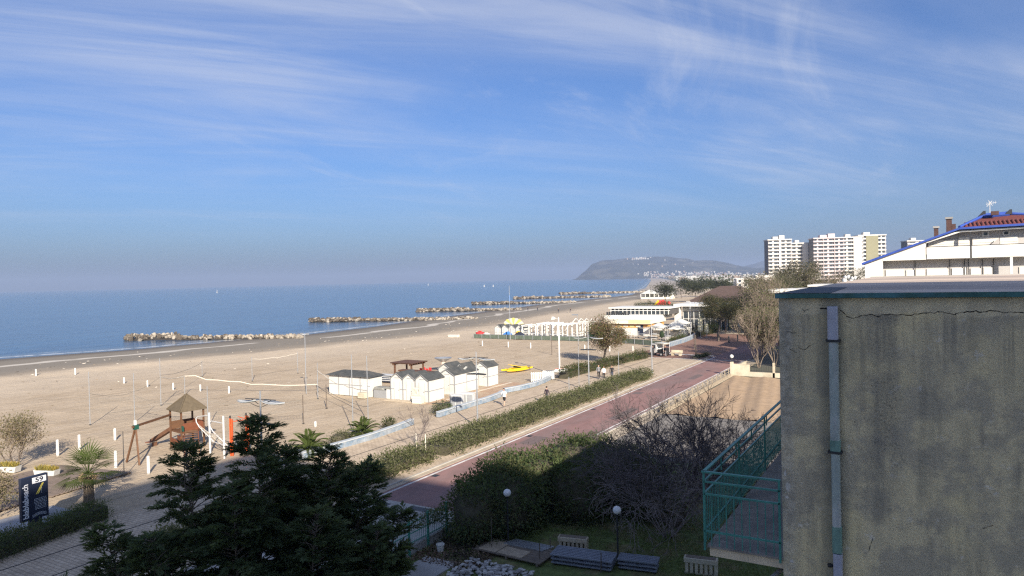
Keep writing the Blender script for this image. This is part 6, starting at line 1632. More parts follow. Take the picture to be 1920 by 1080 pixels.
# ================================================================== vegetation
rng = np.random.default_rng(77)
G = {}
def gmat(n, c, tr=0.42): return mat(n, c, 0.9, 0.0, transl=tr, spec=0.06)
CON = [gmat('conifer_needles', (0.110, 0.148, 0.078), 0.5), gmat('conifer_needles_deep', (0.088, 0.122, 0.066), 0.5), gmat('conifer_needles_tip', (0.135, 0.17, 0.085), 0.5)]
BUSH = [gmat('bush_leaf', (0.10, 0.13, 0.055)), gmat('bush_leaf_deep', (0.062, 0.094, 0.046)), gmat('bush_leaf_olive', (0.12, 0.13, 0.062))]
HEDGE = [gmat('hedge_leaf', (0.135, 0.145, 0.070)), gmat('hedge_leaf_grey', (0.175, 0.172, 0.105)), gmat('hedge_leaf_dark', (0.085, 0.10, 0.045))]
HEDGE2 = [gmat('clipped_leaf', (0.070, 0.098, 0.030)), gmat('clipped_leaf_dark', (0.040, 0.062, 0.022)), gmat('clipped_leaf_brown', (0.10, 0.085, 0.04))]
PALM = [gmat('palm_leaf', (0.085, 0.115, 0.035)), ]
M_core = mat('plant_core', (0.075, 0.068, 0.045), 0.95, 0.3, 3)

# ---- big foreground conifer with several leaders
t = thing('conifer_tree', 'large dark conifer with several leading tips filling the lower left foreground', 'conifer', (-15.0, 12.1, 0))
Rt = np.array([math.cos(YAW + R(20.7)), math.sin(YAW + R(20.7)), 0]); Fd = np.array([-Rt[1], Rt[0], 0])
LOBES = [  # lateral, depth, top z, base z, base radius
    (0.22, 0.0, 9.05, 1.2, 2.8), (-1.55, 0.2, 8.45, 1.2, 2.3), (2.05, 0.4, 8.0, 1.2, 2.6), (3.0, 0.1, 7.5, 1.0, 2.2), (-3.3, -0.2, 6.75, 0.8, 2.3),
    (-0.4, -1.3, 7.7, 0.8, 2.6), (1.5, -1.5, 6.9, 0.8, 2.6), (-2.2, -1.2, 6.7, 0.8, 2.2), (3.75, -0.5, 6.3, 0.8, 1.8), (3.0, -1.4, 6.2, 0.8, 2.2), (0.9, 1.2, 7.9, 1.0, 2.3), (-4.4, -0.3, 5.6, 0.6, 1.5)]
segs = []; SP, SD, SU, SL = [], [], [], []
rr = random.Random(13)
for (la, de, zt_, zb, rb) in LOBES:
    base = Rt * la * 0.55 + Fd * de * 0.5; topv = Rt * la + Fd * de
    H_ = zt_ - zb
    prev = None
    for k in range(9):
        f = k / 8; p = base * (1 - f) + topv * f + np.array([rr.gauss(0, .03), rr.gauss(0, .03), zb + H_ * f])
        if prev is not None: segs.append((tuple(prev), tuple(p), 0.09 * (1 - f) + 0.012, 0.09 * (1 - f) + 0.010))
        prev = p
    nb = int(26 * H_)
    for q in range(nb):
        f = (q + rr.random()) / nb; f = f ** 0.9
        z0 = zb + H_ * f
        cpt = base * (1 - f) + topv * f
        a = rr.uniform(0, 2 * math.pi)
        rad = rb * ((1 - f) ** 0.76) * rr.uniform(0.6, 1.12) + 0.16
        dirv = np.array([math.cos(a), math.sin(a), 0])
        rise = 0.55 * (0.25 + f)
        p0 = cpt + np.array([0, 0, z0]); n_ = 5; pts = [p0]
        for k in range(1, n_ + 1):
            g_ = k / n_
            pts.append(p0 + dirv * rad * g_ + np.array([rr.gauss(0, .03), rr.gauss(0, .03), rad * (rise * g_ - 0.30 * g_ ** 2.2)]))
        for k in range(n_):
            segs.append((tuple(pts[k]), tuple(pts[k + 1]), 0.013 * (1 - k / n_) + 0.003, 0.013 * (1 - (k + 1) / n_) + 0.003))
        ns = max(8, int(rad * 22))
        for s in range(ns):
            g_ = 0.30 + 0.70 * (s + rr.random()) / ns
            k = min(n_ - 1, int(g_ * n_)); u = g_ * n_ - k
            p = pts[k] * (1 - u) + pts[k + 1] * u
            tdir = (pts[k + 1] - pts[k]); tdir /= np.linalg.norm(tdir)
            side = np.cross(tdir, [0, 0, 1]); side /= np.linalg.norm(side) + 1e-6
            sg = 1 if s % 2 else -1
            d = tdir * rr.uniform(0.5, 1.1) + side * sg * rr.uniform(0.2, 0.95) * (1.15 - g_) * 1.3 + np.array([0, 0, rr.uniform(-0.22, 0.28)])
            SP.append(p); SD.append(d / np.linalg.norm(d)); SU.append(np.array([rr.gauss(0, .35), rr.gauss(0, .35), 1.0])); SL.append(rr.uniform(0.22, 0.46) * (0.75 + 0.45 * (1 - g_)))
SP = np.array(SP); SD = np.array(SD); SU = unit(np.array(SU)); SL = np.array(SL)
link('branches', twigs_mesh('branches', segs, M_bark, 4), t)
side = unit(np.cross(SD, SU)); K = 15
P_all, A_all, L_all, N_all = [], [], [], []
for k in range(K):
    f = k / (K - 1); sg = 1 if k % 2 else -1
    ang = (0.85 - 0.65 * f) * sg * (0.0 if k == K - 1 else 1.0)
    p = SP + SD * (SL * (0.04 + 0.62 * f))[:, None]
    a = SD * math.cos(ang) + side * math.sin(ang) + rng.normal(0, 0.16, SD.shape)
    P_all.append(p); A_all.append(a); L_all.append(SL * (0.44 - 0.18 * abs(f - 0.35))); N_all.append(SU)
P_all = np.concatenate(P_all); A_all = np.concatenate(A_all); L_all = np.concatenate(L_all); N_all = np.concatenate(N_all)
link('foliage', leaf_mesh('foliage', P_all, A_all, L_all, L_all * 0.26, CON, rng, N_all), t)
MB().tube((0, 0, -0.1), (0.1, 0.1, 2.5), 0.32, 0.22, 10).tube((0.1, 0.1, 2.5), (0.2, 0.2, 5.0), 0.22, 0.12, 10).build('trunk', M_bark, t)

# ---- generic leafy mass; a solid dark core blocks the view through it
def leafy(name, label, cat, lobes, nleaf, size, mats, group=None, inner=0.62, core=True, seed=1, twig=True, wmul=0.5):
    g_ = np.random.default_rng(seed)
    c0 = np.array([lobes[0][0], lobes[0][1], 0.0])
    t = thing(name, label, cat, tuple(c0), group=group)
    vol = np.array([l[3] * l[4] * l[5] for l in lobes]) ** (2 / 3); vol = vol / vol.sum()
    P_, A_, N_ = [], [], []
    for l, v in zip(lobes, vol):
        c = np.array(l[:3]) - c0; r = np.array(l[3:6])
        ncl = max(6, int(nleaf * v / 22))
        cen = shell_points(g_, ncl, c, r * 0.95, inner)
        p, a = clump_leaves(g_, cen, size * 1.25, 22, flat=0.8)
        out_ = unit((p - c) / r)
        P_.append(p); A_.append(unit(a) * 0.9 + out_ * 0.3 + np.array([0, 0, 0.15])); N_.append(out_ * 0.6 + np.array([0, 0, 0.8]) + g_.normal(0, 0.45, p.shape))
    P_ = np.concatenate(P_); A_ = np.concatenate(A_); N_ = np.concatenate(N_)
    k = P_[:, 2] > 0.02; P_, A_, N_ = P_[k], A_[k], N_[k]
    link('foliage', leaf_mesh('foliage', P_, A_, g_.uniform(0.6, 1.5, len(P_)) * size, g_.uniform(0.7, 1.3, len(P_)) * size * wmul, mats, g_, N_), t)
    if core:
        V, F = [], []
        bm = bmesh.new(); bmesh.ops.create_icosphere(bm, subdivisions=2, radius=1.0)
        bv = np.array([v.co[:] for v in bm.verts]); bf = np.array([[v.index for v in f.verts] for f in bm.faces]); bm.free()
        off = 0
        for l in lobes:
            q = bv * (np.array(l[3:6]) * 0.72) * (0.9 + 0.2 * g_.random((len(bv), 1))) + np.array(l[:3]) - c0
            q[:, 2] = np.maximum(q[:, 2], 0.0); V.append(q); F.append(bf + off); off += len(bv)
        link('inner_core', fast_mesh('inner_core', np.concatenate(V), np.concatenate(F), M_core), t)  # solid dark blobs, not twigs, filling the inside of the leaves
    return t
leafy('evergreen_bush', 'huge dark rounded evergreen bush beside the road, its far top in sunlight', 'bush',
      [(-18.3, 30.0, 1.2, 2.3, 2.6, 2.1), (-18.5, 33.6, 1.3, 2.3, 2.8, 2.0), (-18.4, 37.4, 1.2, 2.3, 2.8, 1.95), (-15.9, 33.6, 1.0, 2.3, 2.4, 2.0), (-15.6, 37.0, 0.9, 2.4, 2.6, 1.8), (-13.6, 37.2, 0.7, 1.9, 2.2, 1.5), (-18.6, 41.2, 1.0, 2.0, 2.4, 1.6), (-16.4, 41.0, 0.7, 2.2, 2.4, 1.5), (-18.9, 28.4, 1.1, 1.75, 1.9, 2.0), (-19.2, 31.5, 1.5, 1.7, 2.2, 2.1), (-12.6, 35.0, 0.6, 1.4, 1.6, 1.1)],
      80000, 0.16, BUSH, seed=3)
def hedge(label, pts, w, h, n_per_m, size, mats, seed, wob=0.15, group='clipped hedges along the promenade', name='hedge'):
    g_ = np.random.default_rng(seed)
    c0 = np.array([pts[0][0], pts[0][1], 0.0])
    t = thing(name, label, 'hedge', tuple(c0), group=group)
    P_, A_ = [], []; mb = MB()
    for p, q in zip(pts[:-1], pts[1:]):
        p = np.array([*p, 0.0]); q = np.array([*q, 0.0]); L = np.linalg.norm(q - p); d = (q - p) / L; nn = np.array([-d[1], d[0], 0])
        n = int(L * n_per_m / 10)
        s = g_.random(n) * L
        u_edge = 0; prof = g_.random(n) * (w + 2 * h)          # left side, top, right side
        hh = h * (0.84 + 0.55 * (fbm(s / 2.2 + p[1], s * 0 + seed * 3.3, seed) - 0.45) * 2)
        u = np.where(prof < h, -w / 2, np.where(prof < h + w, prof - h - w / 2, w / 2))
        zz = np.where(prof < h, prof, np.where(prof < h + w, h, h - (prof - h - w))) / h * hh
        rnd_ = 1 - 0.30 * np.clip((np.abs(u) / (w / 2)) ** 3, 0, 1) * np.clip(zz / hh, 0, 1) ** 3
        cen = p - c0 + d * s[:, None] + nn * (u * rnd_ + g_.normal(0, wob, n) * 0.5)[:, None]; cen[:, 2] = zz * rnd_ + g_.normal(0, 0.05, n)
        pp, aa = clump_leaves(g_, cen, size * 1.3, 10)
        outw = np.repeat(nn * np.sign(u)[:, None] * 0.5 + np.array([0, 0, 0.6]), 10, axis=0)
        P_.append(pp); A_.append(unit(aa) + outw)
        a_, b_ = p - c0, q - c0
        mb.beam((*a_[:2], h * 0.32), (*b_[:2], h * 0.32), w * 0.66, h * 0.64)  # solid dark core box that keeps the hedge from being seen through
    P_ = np.concatenate(P_); A_ = np.concatenate(A_); k = P_[:, 2] > 0.02
    link('foliage', leaf_mesh('foliage', P_[k], A_[k], g_.uniform(0.7, 1.3, k.sum()) * size, size * 0.5, mats, g_), t)
    mb.build('inner_core', M_core, t)
    return t
hedge('long grey-green hedge between the promenade and the red road, near stretch with the bare sapling', [(-31.1, 20), (-30.9, 30), (-30.7, 39.6)], 2.5, 0.85, 760, 0.15, HEDGE, 5, 0.3)
hedge('long grey-green hedge between the promenade and the red road, middle stretch with a lamp post', [(-30.6, 40.6), (-30.6, 52), (-30.6, 62)], 2.9, 0.95, 760, 0.15, HEDGE, 6, 0.3)
hedge('long grey-green hedge between the promenade and the red road, far stretch past the walkers', [(-30.6, 62.6), (-30.5, 74), (-30.4, 84)], 2.6, 0.85, 560, 0.17, HEDGE, 7, 0.3)
hedge('green clipped hedge on the beach side leading to the white cart', [(-39.0, 78.5), (-39.0, 84), (-38.4, 93), (-37.3, 103.5)], 1.5, 1.15, 420, 0.15, HEDGE2, 8)
hedge('dark clipped hedge in front of the dark blue sign at the lower left', [(-36.6, 11), (-37.7, 16), (-39.0, 21.6)], 1.3, 1.05, 1500, 0.10, BUSH, 9, 0.2)
hedge('low green strip of planting on the plaza corner by the brown post', [(-29.9, 104.5), (-29.2, 109.5)], 1.0, 0.35, 300, 0.12, HEDGE2, 10)
hedge('bushy row beside the lane behind the white wall', [(-40.5, 142), (-40.0, 150), (-40.2, 158)], 2.0, 1.5, 260, 0.20, HEDGE2, 11)
hedge('dark bushes behind the long white plaza wall', [(-40.6, 126), (-40.8, 136)], 1.0, 0.9, 260, 0.16, HEDGE2, 12)
hedge('dark planting on the far sand before the white tent', [(-98, 262), (-84, 268)], 2.5, 2.0, 150, 0.35, HEDGE2, 14)

# ---- shrubs among the palms
leafy('shrub', 'grey shrub between the two small palms', 'shrub', [(-39.6, 40.2, 0.35, 0.8, 0.9, 0.6), (-39.9, 41.2, 0.3, 0.6, 0.7, 0.5)], 1500, 0.12, HEDGE, seed=21)
leafy('shrub', 'small round green shrub behind the near low wall', 'shrub', [(-39.4, 46.0, 0.5, 0.5, 0.5, 0.42)], 800, 0.12, HEDGE2, seed=22)
leafy('shrub', 'dark green shrub at the end of the short low wall by the grey cabinets', 'shrub', [(-39.6, 53.8, 0.4, 0.9, 1.1, 0.65), (-40.1, 55.0, 0.35, 0.7, 0.7, 0.5)], 1800, 0.13, BUSH, seed=23)
leafy('shrub', 'leafy shrub beside the garden path at the bottom edge', 'shrub', [(-19.6, 22.2, 0.7, 0.9, 0.9, 1.0)], 2600, 0.09, BUSH, seed=24)
leafy('shrub', 'ivy clump on the green garden fence', 'shrub', [(-20.3, 26.6, 1.35, 0.35, 0.8, 0.35)], 1200, 0.08, BUSH, seed=25, core=False)

# ---- palms
def frond_fan():
    P_, A_, L_ = [], [], []
    mb = MB(); mb.tube((0, 0, 0), (0.75, 0, 0.1), 0.018, 0.012, 4)
    n = 15
    for k in range(n):
        a = -1.35 + 2.7 * k / (n - 1); L = 0.92 - 0.14 * abs(a)
        d = Vector((math.cos(a), math.sin(a), 0.10 - 0.05 * abs(a))); s = Vector((-math.sin(a), math.cos(a), 0)) * 0.028
        p0 = Vector((0.72, 0, 0.1)); p1 = p0 + d * L * 0.5; p2 = p0 + d * L + Vector((0, 0, -0.12))
        mb.add([tuple(p0), tuple(p1 - s), tuple(p2), tuple(p1 + s)], [(0, 1, 2, 3)], 0)
    return mb.mesh('frond', PALM[0])
def frond_pinnate(L=1.7):
    mb = MB(); n = 14; pts = []
    for k in range(n + 1):
        f = k / n; pts.append(Vector((L * (f - 0.12 * f * f), 0, L * (0.42 * f - 0.55 * f * f))))
    for k in range(n): mb.tube(tuple(pts[k]), tuple(pts[k + 1]), 0.014 * (1 - k / n) + 0.003, n=4, cap=False)
    for k in range(2, n):
        for s in (-1, 1):
            for q in (0, 0.5):
                p = pts[k].lerp(pts[k + 1], q); ll = L * 0.26 * math.sin(math.pi * (0.12 + 0.8 * k / n))
                d = Vector((0.62, s * 0.75, 0.10)); w = Vector((0.03, -s * 0.012, 0.012))
                mb.add([tuple(p), tuple(p + d * ll * 0.5 - w), tuple(p + d * ll + Vector((0, 0, -0.06))), tuple(p + d * ll * 0.5 + w)], [(0, 1, 2, 3)])
    return mb.mesh('frond', PALM[0])
def palm(loc, th, tr, mesh, nf, label, scl, seed, skirt=0, name='palm_tree'):
    rr = random.Random(seed)
    t = thing(name, label, 'palm', loc)
    n = 10; prof = []
    for k in range(n + 1):
        f = k / n; prof.append((tr * (1.25 - 0.45 * f + 0.06 * (k % 2) + (0.25 * f * f if skirt else 0)), th * f))
    MB().lathe(prof, n=10).build('trunk', M_palmtrunk, t)
    for k in range(nf):
        az = k * 2.399 + rr.uniform(-0.2, 0.2); el = R(72) - (R(108) * (k / nf) ** 0.75) + rr.uniform(-0.1, 0.1)
        s = scl * rr.uniform(0.85, 1.1)
        link('frond', mesh, t, (0, 0, th - 0.03 + 0.05 * rr.random()), (rr.uniform(-0.25, 0.25), -el, az), (s, s, s))
    if skirt:
        P_, A_ = [], []
        g_ = np.random.default_rng(seed)
        a = g_.uniform(0, 6.28, skirt); p = np.column_stack([np.cos(a) * tr * 1.2, np.sin(a) * tr * 1.2, th - g_.uniform(0.0, 0.35, skirt)])
        ax = np.column_stack([np.cos(a), np.sin(a), g_.uniform(-0.6, 0.5, skirt)])
        link('dead_leaf_bases', leaf_mesh('dead_leaf_bases', p, ax, g_.uniform(0.1, 0.28, skirt), 0.06, [mat('dead_palm_leaf', (0.30, 0.22, 0.13), 0.9)], g_), t)
    return t
FAN = frond_fan(); PIN = frond_pinnate()
palm((-42.1, 22.6, 0), 1.75, 0.24, FAN, 26, 'fan palm with a shaggy trunk on the sand right of the dark blue sign', 1.25, 4, 260)
palm((-38.95, 36.6, 0), 0.45, 0.22, PIN, 30, 'small feathery date palm nearest the start of the visible low wall', 1.0, 6, 40)
palm((-39.5, 42.9, 0), 0.4, 0.2, PIN, 26, 'second small date palm, closer to the white cabins', 0.95, 8, 40)

# ---- bare and twiggy trees
def bare_tree(name, label, cat, loc, stems, length, r, depth, spread, up, mats, seed, leaves=None, lsize=0.12, lmats=None, nseg=3, shrink=0.72, rmin=0.006, kids2=(2, 3), wob=0.18, group=None, lean=0.35, lper=5, n=4, lspread=0.25):
    rr = random.Random(seed); g_ = np.random.default_rng(seed)
    t = thing(name, label, cat, loc, group=group)
    stem, segs, tips = [], [], []
    for k in range(stems):
        a = 2 * math.pi * (k + rr.random() * 0.6) / stems
        d = Vector((math.cos(a) * lean, math.sin(a) * lean, 1.0)) if stems > 1 else Vector((rr.gauss(0, .05), rr.gauss(0, .05), 1))
        p = Vector((math.cos(a) * 0.12 * (stems > 1), math.sin(a) * 0.12 * (stems > 1), -0.05))
        q = p; dd = d.normalized(); rad = r
        for s in range(3):
            q2 = q + dd * length * 0.28; stem.append((tuple(q), tuple(q2), rad, rad * 0.86)); q = q2; rad *= 0.86
            dd = (dd + Vector((rr.gauss(0, .12), rr.gauss(0, .12), up * 0.2))).normalized()
            if s > 0 and depth > 1: grow(rr, q, (dd + Vector((rr.gauss(0, 1), rr.gauss(0, 1), 0.2)) * spread * 0.9).normalized(), length * shrink * 0.8, rad * 0.55, depth - 2, spread, segs, up, nseg, kids2, shrink, wob, tips, rmin)
        for _ in range(rr.randint(2, 3)):
            grow(rr, q, (dd + Vector((rr.gauss(0, 1), rr.gauss(0, 1), 0.3)) * spread).normalized(), length * shrink, rad * 0.7, depth - 1, spread, segs, up, nseg, kids2, shrink, wob, tips, rmin)
    link('trunk', twigs_mesh('trunk', stem, mats[0], 8), t)
    link('crown', twigs_mesh('crown', segs, mats[-1], n), t)
    if leaves:
        tp = np.array([x[0] for x in tips]); 
        if leaves < 1: tp = tp[g_.random(len(tp)) < leaves]
        p, a = clump_leaves(g_, tp, lspread, lper)
        link('foliage', leaf_mesh('foliage', p, a, g_.uniform(0.7, 1.3, len(p)) * lsize, lsize * 0.5, lmats, g_), t)
    return t
bare_tree('bare_tree', 'leafless many-stemmed tree with purple grey twigs beside the balcony', 'tree', (-10.9, 33.8, 0), 6, 2.9, 0.085, 5, 0.62, 0.10, [M_bark, M_twig], 31, shrink=0.70, rmin=0.0065, lean=0.62, wob=0.22, kids2=(2, 3))
bare_tree('bare_tree', 'smaller leafless tree close to the balcony railing, right of the many-stemmed one', 'tree', (-8.6, 36.5, 0), 5, 2.4, 0.06, 5, 0.62, 0.10, [M_bark, M_twig], 37, shrink=0.70, rmin=0.0065, lean=0.6, wob=0.22)
M_twigpale = mat('grey_twig', (0.21, 0.175, 0.165), 0.9, 0.25, 5)
bare_tree('bare_shrub', 'tangle of drooping leafless twigs on the lawn under the bare tree', 'shrub', (-10.7, 32.4, 0), 12, 2.3, 0.03, 4, 0.75, -0.16, [M_twigpale, M_twigpale], 32, shrink=0.70, rmin=0.008, lean=0.75, wob=0.24)
bare_tree('bare_shrub', 'second drooping tangle of grey twigs between the bush and the bare tree', 'shrub', (-11.6, 34.6, 0), 10, 2.6, 0.03, 4, 0.75, -0.12, [M_twigpale, M_twig], 38, shrink=0.70, rmin=0.008, lean=0.7, wob=0.24)
bare_tree('young_tree', 'thin leafless sapling with support stakes in a gap of the long hedge', 'tree', (-31.5, 40.2, 0), 1, 1.5, 0.04, 4, 0.55, 0.25, [M_bark, M_twig], 33, rmin=0.005)
for dx in (-0.5, 0.35):
    tt = bpy.data.objects['young_tree']; MB().tube((dx, 0.1, 0), (dx, 0.1, 1.5), 0.035).build('stake', M_rope, tt)
TAM = [gmat('tamarisk_leaf', (0.26, 0.215, 0.135)), gmat('tamarisk_leaf_green', (0.15, 0.14, 0.075))]
bare_tree('tamarisk_tree', 'feathery pale tamarisk at the left edge above the white trough', 'tree', (-55.6, 24.8, 0), 5, 1.5, 0.05, 4, 0.55, 0.2, [M_bark, M_barkpale], 34, leaves=0.9, lsize=0.13, lmats=TAM, lean=0.5, rmin=0.008, lper=4)
bare_tree('tamarisk_tree', 'darker shaded tamarisk beside the dark blue sign at the left edge', 'tree', (-44.4, 18.6, 0), 4, 1.1, 0.05, 4, 0.6, 0.1, [M_bark, M_barkpale], 35, leaves=0.9, lsize=0.13, lmats=TAM, lean=0.6, rmin=0.008, lper=4)
bare_tree('round_tree', 'round-headed bare brown tree on the sand behind the three walkers', 'tree', (-40.9, 95.8, 0), 1, 2.5, 0.19, 6, 0.66, 0.10, [M_bark, mat('brown_twig', (0.175, 0.125, 0.090), 0.9, 0.2)], 36, leaves=0.45, lsize=0.20, lmats=[gmat('sparse_green_leaf', (0.12, 0.13, 0.05)), gmat('brown_leaf', (0.17, 0.12, 0.06))], shrink=0.70, rmin=0.013, lper=4, n=3, kids2=(2, 3))
POP = [gmat('poplar_bud', (0.155, 0.132, 0.085)), gmat('poplar_green', (0.115, 0.135, 0.055)), gmat('poplar_tan', (0.175, 0.148, 0.115))]
for k, (x, y, s, lab) in enumerate(((-19.3, 97.5, 1.0, 'tall feathery bare poplar right behind the cream plot wall'), (-17.6, 99.5, 1.05, 'tall feathery greenish poplar next to the near house wall'), (-20.9, 106.5, 1.0, 'tall feathery poplar behind the globe lamp pillar'), (-21.2, 111, 1.2, 'tall bare poplar farther along the lane, left of the near house'), (-24.5, 128, 1.4, 'tall bare poplar over the lane beyond the plaza'), (-28.0, 150, 1.6, 'bare tan poplar farthest along the lane'))):
    bare_tree('poplar_tree', lab, 'poplar', (x, y, 0), 8, 2.8 * s, 0.05, 4, 0.34, 0.42, [M_barkpale, M_barkpale], 40 + k, leaves=0.7, lsize=0.17 + 0.02 * k, lmats=POP if k != 1 else [POP[1], POP[1], POP[0]], lean=0.30, rmin=0.018, lper=4, shrink=0.74, n=3, lspread=0.30)
PINE = [gmat('pine_needle', (0.062, 0.068, 0.036)), gmat('pine_needle_dark', (0.040, 0.046, 0.026)), gmat('pine_needle_tan', (0.115, 0.10, 0.055))]
def pine(x, y, h, w, label, seed, mats=PINE, n=4200, size=0.26, group='pines and leafy trees beyond the plaza', cat='pine', name='pine_tree'):
    rr = random.Random(seed); g_ = np.random.default_rng(seed)
    t = thing(name, label, cat, (x, y, 0), group=group)
    stem = []; p = Vector((0, 0, -0.1)); d = Vector((rr.gauss(0, .1), rr.gauss(0, .1), 1)).normalized(); r = 0.2
    for k in range(5):
        q = p + d * h * 0.15; stem.append((tuple(p), tuple(q), r, r * 0.88)); p = q; r *= 0.88; d = (d + Vector((rr.gauss(0, .1), rr.gauss(0, .1), 0.1))).normalized()
    cens = []
    for k in range(13):
        a = rr.uniform(0, 6.28); rad = w * 0.5 * math.sqrt(rr.random()) * 0.85; zz = h * (0.60 + 0.33 * rr.random())
        c = Vector((math.cos(a) * rad, math.sin(a) * rad, zz)); cens.append(c)
        m_ = p.lerp(c, 0.5) + Vector((0, 0, -0.2)); stem.append((tuple(p - Vector((0, 0, rr.random() * h * .2))), tuple(m_), 0.07, 0.05)); stem.append((tuple(m_), tuple(c), 0.05, 0.02))
    link('trunk', twigs_mesh('trunk', stem, M_bark, 6), t)
    cl = np.concatenate([shell_points(g_, n // 13 // 12, (c.x, c.y, c.z), (w * 0.24, w * 0.24, h * 0.13), 0.4) for c in cens])
    pp, ax = clump_leaves(g_, cl, size * 1.1, 12)
    link('crown', leaf_mesh('crown', pp, ax, g_.uniform(0.7, 1.3, len(pp)) * size, size * 0.42, mats, g_), t)
    return t
pine(-33.6, 133.5, 8.2, 6.5, 'dark-trunked spreading pine over the plaza edge', 51, n=6000)
pine(-36.5, 151, 7.6, 6.5, 'grey-green pine behind the closed cream umbrellas', 52, n=5500)
pine(-30.0, 165, 8.5, 7, 'grey-green pine at the bend of the lane', 53, n=5000)
pine(-34.5, 178, 9.0, 8, 'grey-green pine beside the dark hipped roof', 54, n=4500, size=0.32)
pine(-27.0, 190, 10.5, 8, 'tall pine with a dark top standing above the lane trees', 55, n=4500, size=0.34)
pine(-35.8, 141.5, 6.4, 6.0, 'low dark pine right of the closed cream umbrellas', 57, n=5200)
pine(-31.5, 146.5, 6.8, 6.5, 'low grey-green pine on the landward side of the lane', 58, n=5200)
pine(-33.0, 159.0, 7.4, 7.0, 'grey-green pine over the lane behind the low dark one', 59, n=5000)
for x_, y_, h_, lab_ in ((-33.5, 171, 11.5, 'grey bare-crowned tree in front of the right slope of the brown roof'), (-29.5, 183, 12.6, 'tall grey bare-crowned tree right of the brown roof'), (-25.5, 158, 12.0, 'grey bare-crowned tree over the lane before the tan poplar'), (-38.0, 187, 10.4, 'lower grey bare-crowned tree touching the brown roof')):
    pine(x_, y_, h_, 7.5, lab_, int(h_ * 31), [gmat('grey_crown', (0.165, 0.145, 0.115)), gmat('grey_crown_olive', (0.115, 0.115, 0.07)), PINE[0]], 3600, 0.30, 'trees round the brown-roofed restaurant', 'tree', 'lane_tree')
pine(-24.0, 172, 9.0, 7, 'leafy tree in front of the long white building', 56, POP, 4500, 0.32, cat='tree', name='leafy_tree')
rr = random.Random(60)
words = ('first', 'second', 'third', 'fourth', 'fifth', 'sixth', 'seventh', 'eighth', 'ninth', 'tenth')
for k in range(8):
    y = 300 + k * 26; x = -98 - k * 5.5 + (k % 3) * 11
    pine(x, y, rr.uniform(8.0, 10.5), rr.uniform(9, 12), words[k] + ' dark pine of the distant grove, counted from the dark hipped roof', 61 + k, [PINE[1], PINE[0]], 1900, 0.7, 'dark pines of the distant grove')
_t = bpy.data.objects['round_tree']; _g = np.random.default_rng(361)
_c = np.concatenate([shell_points(_g, 110, (0.1, 0, 4.1), (2.35, 2.35, 2.3), 0.25), shell_points(_g, 30, (-0.4, 0, 5.4), (1.3, 1.3, 1.2), 0.2)])
_p, _a = clump_leaves(_g, _c, 0.32, 34)
link('outer_twigs', leaf_mesh('outer_twigs', _p, _a, _g.uniform(0.22, 0.42, len(_p)), 0.10, [mat('brown_twig_tip', (0.20, 0.145, 0.10), 0.9), mat('brown_twig_tip_dark', (0.13, 0.095, 0.07), 0.9), gmat('sparse_green_leaf', (0.12, 0.13, 0.05))], _g), _t)
TAN = [gmat('bare_crown_tan', (0.24, 0.19, 0.135)), gmat('bare_crown_grey', (0.19, 0.165, 0.14)), gmat('bare_crown_olive', (0.14, 0.13, 0.07))]
for k in range(9):
    y = 200 + k * 17; x = -34 - k * 4.5 + (k % 3) * 13
    pine(x, y, rr.uniform(10, 13.5), rr.uniform(8, 11), words[k] + ' tan bare-crowned tree of the far avenue, nearest first', 81 + k, TAN if k % 2 else [TAN[2], TAN[0], PINE[0]], 2600, 0.42, 'tan bare-crowned trees of the far avenue', 'tree', 'avenue_tree')
for k, (px_, dist, h, lab) in enumerate(((1486, 215, 15.0, 'olive green tree before the leftmost tower'), (1503, 190, 16.5, 'tall grey-green poplar between the first two towers'), (1522, 205, 15.0, 'olive poplar below the pink tower'), (1468, 250, 14.5, 'tan tree below the leftmost tower'), (1600, 300, 13.4, 'dark flat-topped pine beside the vent cowls'))):
    b_ = YAW - math.atan((px_ - 960) / 1320)
    pine(-math.sin(b_) * dist, math.cos(b_) * dist, h, 6.5 if k < 4 else 12, lab, 101 + k, [TAN[2], PINE[0], TAN[1]] if k < 4 else PINE, 2600, 0.42, 'trees in front of the tower blocks', 'tree', 'leafy_tree')
# ================================================================== shaded garden below the balcony
def globe(x, y, h, label):
    t = thing('globe_lamp', label, 'garden lamp', (x, y, 0), group='white globe lamps in the garden')
    MB().tube((0, 0, 0), (0, 0, h - 0.28), 0.04, n=8).build('post', M_dkmetal, t)
    MB().lathe([(0.09, 0), (0.09, 0.08), (0.05, 0.12)], n=10).build('base', M_dkmetal, t)
    MB().lathe([(0.06, h - 0.32), (0.08, h - 0.27)], n=10).build('collar', M_dkmetal, t)
    prof = [(0.18 * math.sin(math.pi * (0.06 + 0.93 * k / 10)) + 0.003, h - 0.09 - 0.18 * math.cos(math.pi * (0.06 + 0.93 * k / 10))) for k in range(11)]
    MB().lathe(prof, n=18).build('globe', mat('frosted_globe', (0.72, 0.72, 0.72), 0.35, spec=0.5), t, smooth=True)
globe(-11.6, 28.3, 2.52, 'white globe garden lamp on a thin black post beside the grey slatted stack')
globe(-17.0, 28.1, 2.60, 'white globe garden lamp half lost against the dark evergreen bush')
t = thing('garden_fence', 'green metal bar fence on a low wall along the road edge of the garden', 'fence', (-20.45, 24, 0))
O = (-20.45, 24, 0)
MB(O).box(-20.62, -20.36, 14, 28.0, 0, 0.42).build('wall', M_conc, t)
M_fgreen = mat('green_fence_paint', (0.06, 0.24, 0.18), 0.5, 0.15, 6)
for zz in (0.52, 0.95, 1.42): MB(O).beam((-20.48, 14.05, zz), (-20.48, 27.9, zz), 0.035, 0.035).build('rail', M_fgreen, t)
bme = MB().box(-0.009, 0.009, -0.009, 0.009, 0.425, 1.5).mesh('bar', M_fgreen)
for q in range(96): link('bar', bme, t, (-0.055, -9.8 + q * 0.143, 0))
